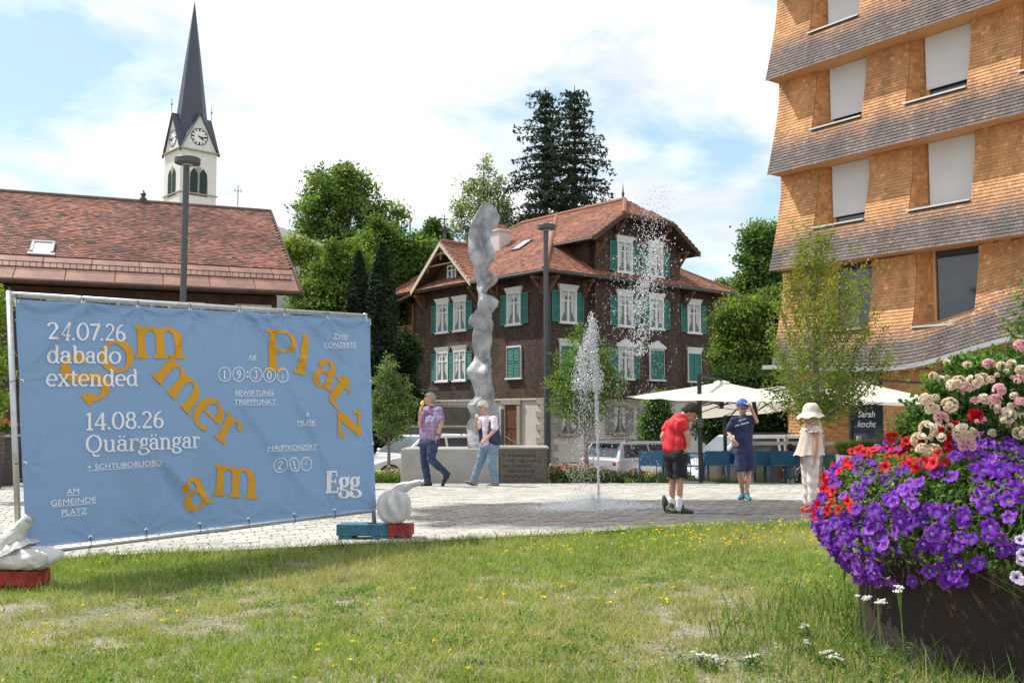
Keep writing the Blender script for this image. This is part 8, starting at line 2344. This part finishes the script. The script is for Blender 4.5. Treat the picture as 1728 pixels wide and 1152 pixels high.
def radial_flower(n_l,rad,depth,c_in,c_out,c_mid,ruffle=.1,seg=30,notch=.16):
 mb=MB();rings=[(.0,-1.0,c_in),(.13,-.55,c_in),(.30,-.16,c_mid),(.7,.0,c_out),(1.0,-.04,c_out)]
 n0=len(mb.v)
 for i,(r_,z,c)in enumerate(rings):
  for k in range(seg):
   a=2*PI*k/seg;lobe=1-notch*(abs(math.sin(a*n_l/2+PI/2))<.28)*(i==4)-.06*(1-abs(math.cos(a*n_l/2)))*(i>=3)
   zz_=z*depth+(ruffle*rad*math.sin(a*n_l+1)*(i==4))+(.5*ruffle*rad*math.sin(a*n_l*2)*(i==4));cc=c
   if i==3 and(k%(seg//n_l))==0:cc=tuple(q*.6 for q in c)
   mb.v.append((rad*r_*lobe*math.cos(a),rad*r_*lobe*math.sin(a),zz_));mb.c.append(cc)
 for i in range(len(rings)-1):
  for k in range(seg):
   k2=(k+1)%seg;mb.f.append((i*seg+k,i*seg+k2,(i+1)*seg+k2,(i+1)*seg+k));mb.m.append(0)
 return mb
PUR=[(.20,.028,.47),(.25,.04,.54),(.34,.09,.60),(.15,.02,.36)]
me_pur=[radial_flower(5,.036,.03,(.55,.5,.62),c,(.10,.02,.33),.10+.03*i).mesh('petunia_flower',M_petal,True)for i,c in enumerate(PUR)]
me_red=[radial_flower(5,.033,.03,(.25,.02,.02),c,(.45,.02,.02),.12).mesh('petunia_flower',M_petal,True)for c in((.68,.010,.028),(.74,.03,.05),(.55,.006,.02))]
me_wht=[radial_flower(5,.030,.02,(.10,.03,.15),(.72,.66,.80),(.35,.22,.45),.08).mesh('petunia_flower',M_petal,True)]
def mound_pt(phi,s):
 """phi angle on the planter, s in 0 (inside top) .. 1 (hanging outside bottom) -> local pos, normal"""
 ca_,sa_=math.cos(phi),math.sin(phi)
 bul=.13+.03*max(0,math.cos(phi-PI))
 prof=[(PLR-.55,RZ+.34),(PLR-.25,RZ+.36),(PLR+bul*.3,RZ+.28),(PLR+bul,RZ+.10),(PLR+bul*1.05,RZ-.06),(PLR+.06,RZ-.20)]
 f=s*5;i=min(4,int(f));f-=i;r_=prof[i][0]+(prof[i+1][0]-prof[i][0])*f;z=prof[i][1]+(prof[i+1][1]-prof[i][1])*f
 tr_,tz=prof[i+1][0]-prof[i][0],prof[i+1][1]-prof[i][1];nr,nz=-tz,tr_;l=math.hypot(nr,nz);nr/=l;nz/=l
 return Vector((r_*ca_,r_*sa_,z)),Vector((nr*ca_,nr*sa_,nz))
petp=thing('petunia_plant','mass of violet petunias spilling over the rim of the rusty planter','flowers',tuple(loc0))
petr=thing('petunia_plant','bright red petunias along the far left rim of the rusty planter','flowers',tuple(loc0))
petw=thing('petunia_plant','few white petunias with dark throats at the right picture edge','flowers',tuple(loc0))
r_=random.Random(21)
def put_flower(me_list,parent,pos,nrm,sc_=1.0):
 me=r_.choice(me_list);o=bpy.data.objects.new('petunia_flower',me);link(o,parent)
 toward=Vector((-.55,-.75,.35));n=(nrm*.55+toward*.55+Vector((r_.gauss(0,.32),r_.gauss(0,.32),r_.gauss(0,.28)))).normalized()
 o.location=pos;o.rotation_euler=(n.to_track_quat('Z','Y')@Matrix.Rotation(r_.random()*6.28,3,'Z').to_quaternion()).to_euler();s=sc_*r_.uniform(.8,1.12);o.scale=(s,s,s*1.0)
cnt=0;placed=[]
def pxof(v):
 w=Vector(v)+Vector(loc0);c_=math.cos(PITCH);s_=math.sin(PITCH);y=w.y;z=w.z-E
 f=y*c_+z*s_;u=-y*s_+z*c_;return 864+FPX*w.x/f,576-FPX*u/f
def in_red(px,py):return(py<790+.0*px and 1375<px<1600 and py<845-.35*(px-1400)+20)or(px<1440 and py<880 and r_.random()<.75)
tries=0
extra_fl=[]
while cnt<640 and tries<30000:
 tries+=1;phi=R(r_.uniform(112,290));s=r_.random()**.8;pos,nn=mound_pt(phi,s)
 if s>.86 and r_.random()<.5:continue
 pos=pos+nn*r_.uniform(-.01,.05)
 pos.z+=.03*math.sin(phi*9)+.02*math.sin(phi*23)
 px,py=pxof(pos)
 if px>1760 or py>985-max(0,(px-1610))*.42:continue
 if any((pos-q_).length<.031 for q_ in placed[-700:]):continue
 if s<.35 and math.cos(phi)>-.2 and math.sin(phi)<0 and r_.random()<.3:continue
 red=in_red(px,py)and r_.random()<.88
 placed.append(pos.copy());cnt+=1
 extra_fl.append((pos,nn,red))
extra_fl.sort(key=lambda q_:(q_[0]+Vector(loc0)).length)
npu=0;masses={True:([],[],[],0),False:([],[],[],0)}
for pos,nn,red in extra_fl:
 if red or npu<290:
  put_flower(me_red if red else me_pur,petr if red else petp,pos,nn,.92);npu+=(not red)
 else:
  put_flower(me_pur,petp,pos,nn,.92);o=petp.children[-1];me=o.data
  o.matrix_world;Mx_=Matrix.LocRotScale(o.location,o.rotation_euler,o.scale)
  VV,FF,CC,off=masses[False];n_=len(me.vertices)
  VV+=[tuple(Mx_@v.co)for v in me.vertices];FF+=[tuple(i+off for i in p.vertices)for p in me.polygons];CC+=[tuple(c.color)[:3]for c in me.color_attributes['Col'].data]
  masses[False]=(VV,FF,CC,off+n_);bpy.data.objects.remove(o)
if masses[False][0]:npmesh('petunia_flowers',masses[False][0],masses[False][1],M_petal,petp,np.array(masses[False][2]),smooth=True,kind='stuff')
for(px,py,Y)in((1722,910,3.75),(1727,935,3.72),(1724,945,3.75),(1716,973,3.7),(1722,978,3.72),(1738,900,3.7),(1742,960,3.7)):
 put_flower(me_wht,petw,P(px,py,Y)-Vector(loc0),Vector((-.3,-.9,.2)),.85)
def mound_leaves(n,phi0,phi1,s0,s1,ls,col,parent,name='foliage',depth=.08):
 C=[]
 for _ in range(n):
  p,nn=mound_pt(R(rnd.uniform(phi0,phi1)),s0+(s1-s0)*rnd.random());C.append(p+nn*rnd.uniform(-depth,.03))
 C=np.array([tuple(c)for c in C]);V,F=cards(C,ls*(.6+.7*rng.random(n)),.5,.5)
 npmesh(name,V,F,M_leaf,parent,np.repeat(np.array(col)*(.5+1.0*rng.random((n,1))),4,0),kind='stuff')
mound_leaves(15000,105,300,.0,.84,.016,(.12,.21,.045),petp)
mound_leaves(2600,120,205,.0,.5,.016,(.11,.20,.05),petr)
mound_leaves(500,255,300,.6,1.0,.016,(.11,.20,.05),petw)
C=rng.uniform(-1,1,(15000,3));C=C[np.hypot(C[:,0],C[:,1])<1];C=C*np.array([PLR-.08,PLR-.08,.15])+np.array([0,0,RZ+.10])
V,F=cards(C,.018*(.6+.7*rng.random(len(C))),.6,.5);npmesh('foliage',V,F,M_leaf,petp,np.repeat(np.array([.06,.13,.03])*(.5+1.0*rng.random((len(C),1))),4,0),kind='stuff')
mb=MB()
for _ in range(60):
 phi=R(rnd.uniform(110,290));pts=[mound_pt(phi+.1*k*rnd.uniform(-.3,.3),min(1,.45+.13*k))[0]for k in range(5)];mb.tube(pts,.002,4)
mb.build('stem',mat('green_stem',(.10,.17,.04),.7,.2,20),petp)
rose=thing('rose_bush','big bush of cream and pale pink roses growing out of the planter','shrub',tuple(loc0))
bl_=[]
for(px,py,Y,rx,ry)in((1700,690,4.9,95,75),(1640,740,4.8,75,60),(1740,760,4.6,90,70),(1710,640,5.1,80,45),(1600,735,5.0,50,45),(1680,790,4.6,80,50),(1560,745,4.9,45,50),(1600,
690,4.7,50,50),(1650,650,4.8,60,45),(1790,620,5.0,70,60)):
 b_=PB(px,py,Y,rx,ry);bl_.append((b_[0]-loc0[0],b_[1]-loc0[1],b_[2]-loc0[2],b_[3],b_[4],b_[5]))
V,F,Cc,cl_=leafball(bl_,1150,26,.021,[(.035,.085,.018),(.10,.18,.04)],cs=.14,shell=.6,up=.6)
npmesh('foliage',V,F,M_leaf,rose,Cc,kind='stuff')
mb=MB()
for i in rng.choice(len(cl_),46,replace=False):
 e=Vector(tuple(cl_[i]));s=Vector((rnd.uniform(-.3,.3),rnd.uniform(-.2,.3),RZ-.1));mb.tube([s,s.lerp(e,.5)+Vector((0,0,.08)),e],[.008,.006,.003],5)
mb.build('cane',mat('rose_cane',(.08,.10,.04),.8,.2,20),rose)
def rosette(mb,c,r0,n_,col,M3):
 for ring in range(4):
  k=4+ring*2;rr=r0*(.18+.25*ring)
  for q_ in range(k):
   a=2*PI*q_/k+ring*.7;tilt=.25+.28*ring;w=r0*(.28+.1*ring)
   ctr=Vector((rr*math.cos(a),rr*math.sin(a),r0*(.35-.10*ring)));t_=Vector((-math.sin(a),math.cos(a),0));o_=Vector((math.cos(a)*math.sin(tilt),math.sin(a)*math.sin(tilt),
math.cos(tilt)))
   f=1+rnd.uniform(-.1,.1);cc=tuple(min(1,x*f)for x in col)
   pts=[ctr-t_*w*.6-o_*w*.6,ctr+t_*w*.6-o_*w*.6,ctr+t_*w*.8+o_*w*.35,ctr+o_*w*.75+Vector((math.cos(a),math.sin(a),0))*w*.15,ctr-t_*w*.8+o_*w*.35]
   mb.add([Vector(c)+M3@p for p in pts],[(0,1,2,3,4)],0,cc)
def cluster(nr,R0,r0,cols_):
 mb=MB();k=0
 while k<nr:
  d=Vector((rnd.gauss(0,1),rnd.gauss(0,1),rnd.gauss(0,1))).normalized()
  if d.z<-.25:continue
  c=Vector((d.x*R0,d.y*R0,d.z*R0*.8));M3=d.to_track_quat('Z','Y').to_matrix();rosette(mb,c,r0*rnd.uniform(.8,1.15),4,rnd.choice(cols_),M3);k+=1
 return mb
CR=[(.88,.80,.64),(.90,.85,.74),(.88,.74,.66),(.84,.72,.52)];PK=[(.88,.55,.58),(.90,.68,.66),(.86,.45,.52)]
me_cl=[cluster(12,.040,.020,CR).mesh('rose_cluster',M_petal,True),cluster(14,.046,.020,CR).mesh('rose_cluster',M_petal,True),cluster(10,.036,.019,PK+CR[:1]).mesh('rose_cluster',
M_petal,True)]
me_pk=[cluster(5,.018,.024,PK).mesh('rose_cluster',M_petal,True),cluster(7,.024,.022,PK).mesh('rose_cluster',M_petal,True)]
lst=[(1003,505,.55,'p'),(1118,503,.9,'p'),(975,590,.8,'c'),(1050,590,1,'c'),(1010,620,.8,'k'),(1170,625,.9,'p'),(1150,680,1,'p'),(930,700,.9,'c'),(845,720,.8,'c'),(815,675,
.8,'c'),(885,765,1,'k'),(1095,670,.7,'c'),(1210,750,1,'c'),(1000,840,1.35,'c'),(1010,895,1.2,'k'),(780,870,1,'c'),(815,810,.9,'c'),(850,925,.9,'c'),(1265,575,.8,'p'),(1270,
410,.9,'p'),(1270,835,.8,'c'),(940,600,.7,'c'),(1240,655,.5,'c'),(1180,510,.6,'c'),(1270,690,.8,'p'),(1275,530,.7,'c'),(1230,500,.6,'c'),(1090,575,.8,'c'),(1280,430,.8,'p'),
(1050,680,.6,'k'),(870,820,.8,'c'),(795,915,.7,'c')]+[(rnd.uniform(820,1285),rnd.uniform(480,860),rnd.uniform(.3,.55),rnd.choice('ccpk'))for _ in range(26)]
for(zx,zy,s,kd)in lst:
 px,py=1280+zx/2.88,440+zy/2.88;Y=4.25+(0.3 if py<640 else 0)+rnd.uniform(-.05,.1)
 me=rnd.choice(me_pk)if kd=='p' and s<.8 else(me_cl[2]if kd in 'pk' else rnd.choice(me_cl[:2]));p=P(px,py,Y)-Vector(loc0)
 n=Vector((-.3,-.6,.6));o=place(me,'rose_cluster',rose,p,(n.to_track_quat('Z','Y')@Matrix.Rotation(rnd.random()*6,3,'Z').to_quaternion()).to_euler(),(s*.72,)*3)
 mb=MB();e=p+Vector((.12+rnd.uniform(-.05,.05),.25,-.22));mb.tube([e,e.lerp(p,.5)+Vector((.02,0,.03)),p],.0018,4);mb.build('rose_stem',MATS['rose_cane'],rose)
me_rr=cluster(3,.012,.026,[(.55,.015,.02),(.65,.03,.03)]).mesh('red_rose',M_petal,True)
for(zx,zy,s)in((1055,750,1.2),(950,800,1),(915,860,.8),(920,905,.8),(890,820,.5),(650,855,1.0)):
 px,py=1280+zx/2.88,440+zy/2.88;p=P(px,py,4.3)-Vector(loc0);place(me_rr,'red_rose',rose,p,(.7,-.4,rnd.random()*6),(s*.72,)*3)
M_stem=MATS['green_stem'];M_umb=mat('white_umbel',(.74,.73,.66),.8,.12,60)
yar=[(1480,1012,3.9,.26,'white yarrow with broad heads directly before the planter'),(1455,1008,4.2,.22,'small white yarrow left of the broad yarrow heads at the planter'),
(1517,992,3.75,.30,'tallest yarrow, single greyish head before the dark planter'),(1396,1100,3.65,.12,'low white yarrow in the bare patch left of the planter'),(1412,1108,
3.6,.10,'low yarrow pair partner, nearest to the bottom edge'),(1360,1055,4.0,.12,'white yarrow at the left of the bare patch, upper one'),(1362,1082,3.9,.10,'white yarrow at the left of the bare patch, lower one'),
(1268,1105,3.7,.06,'flat white yarrow low in the grass, halfway to the planter'),(1178,1100,3.75,.06,'flat white yarrow low in the grass, farthest left'),(1202,1108,3.7,.05,
'flat white yarrow just right of the farthest left one'),(1422,905+42,5.0,.20,'yarrow behind the left wall of the planter')]
for(px,py,Y,h,lb)in yar:
 if py>1040:Y=hit(px,py+24).y
 top_=P(px,py,Y);gz=g(top_.x,Y);t=thing('yarrow_plant',lb,'wild flower',(top_.x,Y,gz));H=max(.05,top_.z-gz)
 mb=MB();mb.tube([(0.02,0,0),(.01,0,H*.6),(0,0,H)],.0028,5);
 hs_=[(rnd.uniform(-.026,.026),rnd.uniform(-.02,.02),rnd.uniform(-.012,.006))for _ in range(5)]
 for a in hs_:mb.tube([(0.005,0,H*.75),(a[0],a[1],H+a[2])],.0015,4)
 mb.build('stem',M_stem,t);mb=MB()
 for a in hs_:
  for _ in range(11):
   mb.ball((a[0]+rnd.gauss(0,.0065),a[1]+rnd.gauss(0,.0065),H+a[2]+.003+rnd.gauss(0,.002)),(.0036,.0036,.0028),6,4)
 mb.build('flower_head',M_umb,t)
 n=120;C=np.stack([rng.normal(0,.03,n),rng.normal(0,.03,n),rng.random(n)*H*.6],-1);V,F=cards(C,.010+.006*rng.random(n),.3,.3);npmesh('foliage',V,F,M_leaf,t,np.repeat(np.array([.08,
.15,.04])*(.6+.8*rng.random((n,1))),4,0),kind='stuff')
M_wat=bpy.data.materials.new('spray_water');M_wat.use_nodes=True
b=M_wat.node_tree.nodes['Principled BSDF'];b.inputs['Base Color'].default_value=(.92,.94,.96,1);b.inputs['Roughness'].default_value=.08;b.inputs['Transmission Weight'].default_value=.6;b.inputs['IOR'].default_value=1.33
fp=hit(1010,861);FJ=Vector((fp.x,fp.y,fp.z+.018));Yf=fp.y
def drops(pts,size,stretch=1.8,dirv=None):
 """small elongated octahedra"""
 n=len(pts);base=np.array([(1,0,0),(0,1,0),(-1,0,0),(0,-1,0),(0,0,1),(0,0,-1)],float)
 s=np.broadcast_to(size,(n,));d=unit(rng.normal(0,.25,(n,3))+np.array([0,0,1.0]))if dirv is None else unit(dirv+rng.normal(0,.15,(n,3)))
 a=unit(np.cross(d,rng.normal(0,1,(n,3))));b_=np.cross(d,a);st=stretch*(.7+.6*rng.random(n))
 V=pts[:,None,:]+(a[:,None,:]*base[None,:,0:1]+b_[:,None,:]*base[None,:,1:2]+d[:,None,:]*base[None,:,2:3]*st[:,None,None])*s[:,None,None]
 f=np.array([(0,1,4),(1,2,4),(2,3,4),(3,0,4),(1,0,5),(2,1,5),(3,2,5),(0,3,5)]);F=(np.arange(n)*6)[:,None,None]+f[None]
 return V.reshape(-1,3),F.reshape(-1,3)
def P3(px,py,dy):return np.array(P(px,py,Yf+dy))
def spray(name,label,groups):
 t=thing(name,label,'fountain',tuple(FJ));VV,FF=[],[];off=0
 for pts,sz,st in groups:
  V,F=drops(np.array(pts)-np.array(FJ),sz,st);VV.append(V);FF.append(F+off);off+=len(V)
 npmesh('water_drops',np.concatenate(VV),np.concatenate(FF),M_wat,t,smooth=True,kind='stuff')
 mb=MB();mb.lathe([(.05,-.012),(.05,.004),(.018,.004),(.018,-.01)],n=16);mb.build('nozzle',M_galv,t)
 if name=='fountain_jet':
  for q_ in range(3):
   mb=MB();p_=[];rr_=[]
   for k_ in range(60):
    u=k_/59*(.78+.08*q_);w_=P3(1010-9*u**2+math.sin(k_*.9+q_*2)*(.3+1.6*u*u),858-u*300,math.sin(k_*.7+q_)*.012*u)-np.array(FJ);p_.append(tuple(w_));rr_.append((.009-.004*u)*(.6+.5*abs(math.sin(k_*1.3+q_*4))))
   mb.tube(p_,rr_,7);mb.build('water_strand',M_wat,t,smooth=True)
 return t
def samp(n,f):return[f()for _ in range(n)]
G_=random.Random(4)
def jet_col():
 u=G_.random()**.9;py=858-u*300;w=.9+3.2*u**2.5;return P3(1010-9*u**2+G_.gauss(0,w),py,G_.gauss(0,.010+.02*u))
def jet_top():
 u=G_.random()**.8;py=533+u*125;left=G_.random()<.55;c=998-(20*u if left else -9*u)+3*math.sin(u*9);w=2.6+(8*u if left else 3.5*u);return P3(c+G_.gauss(0,w),py+G_.gauss(0,
4),G_.gauss(0,.03+.05*u))
def jet_fall():
 u=G_.random();py=630+u*225;return P3(985+G_.gauss(-6*u,9+9*u),py,G_.gauss(0,.1))
def splash():
 r_=abs(G_.gauss(0,.36));a=G_.random()*6.28;h=abs(G_.gauss(0,.06))*math.exp(-r_*1.2)*1.5;x=FJ.x-.08+r_*1.25*math.cos(a);y=FJ.y+r_*.8*math.sin(a);return np.array([x,y,g(x,
y)+.02+h])
def splash2():
 r_=abs(G_.gauss(0,.8));a=G_.random()*6.28;h=abs(G_.gauss(0,.02));x=FJ.x+r_*1.5*math.cos(a);y=FJ.y+r_*.8*math.sin(a);return np.array([x,y,g(x,y)+.02+h])
ra=np.random.default_rng(5)
spray('fountain_jet','thin white fountain jet shooting from the wet paving with a foaming top',[(samp(3200,jet_col),.0040*(.6+.8*ra.random(3200)),2.6),(samp(3600,jet_top),
.0048*(.4+1.0*ra.random(3600)),2.2),(samp(1500,jet_fall),.0028*(.5+.8*ra.random(1500)),5),(samp(15000,splash),.0042*(.4+.9*ra.random(15000)),1.3),(samp(1500,splash2),.004*(.5+.9*ra.random(1500)),
1.2)])
FJ2=FJ.copy()
def pl_top():
 u=G_.random()**.75;py=310+u*290;c=1118-42*u**.8-4*math.sin(u*6);w=5+16*math.sin(PI*min(1,u*.8+.15));return P3(c+G_.gauss(0,w),py,G_.gauss(0,.10+.15*u))
def pl_fall():
 u=G_.random();py=430+u*400;return P3(1068+G_.gauss(-10*u,26+26*u),py,G_.gauss(0,.3))
def pl_core():
 u=G_.random();py=400+u*130;return P3(1112-38*u+G_.gauss(0,9),py,G_.gauss(0,.08))
FJ=FJ+Vector((.42,.25,0))
spray('fountain_spray','broad falling plume of separate water drops in front of the villa gable',[(samp(2100,pl_top),.0052*(.4+1.1*ra.random(2100)),2.0),(samp(700,pl_core),
.0064*(.5+.9*ra.random(700)),1.9),(samp(1700,pl_fall),.0026*(.5+.8*ra.random(1700)),6)])
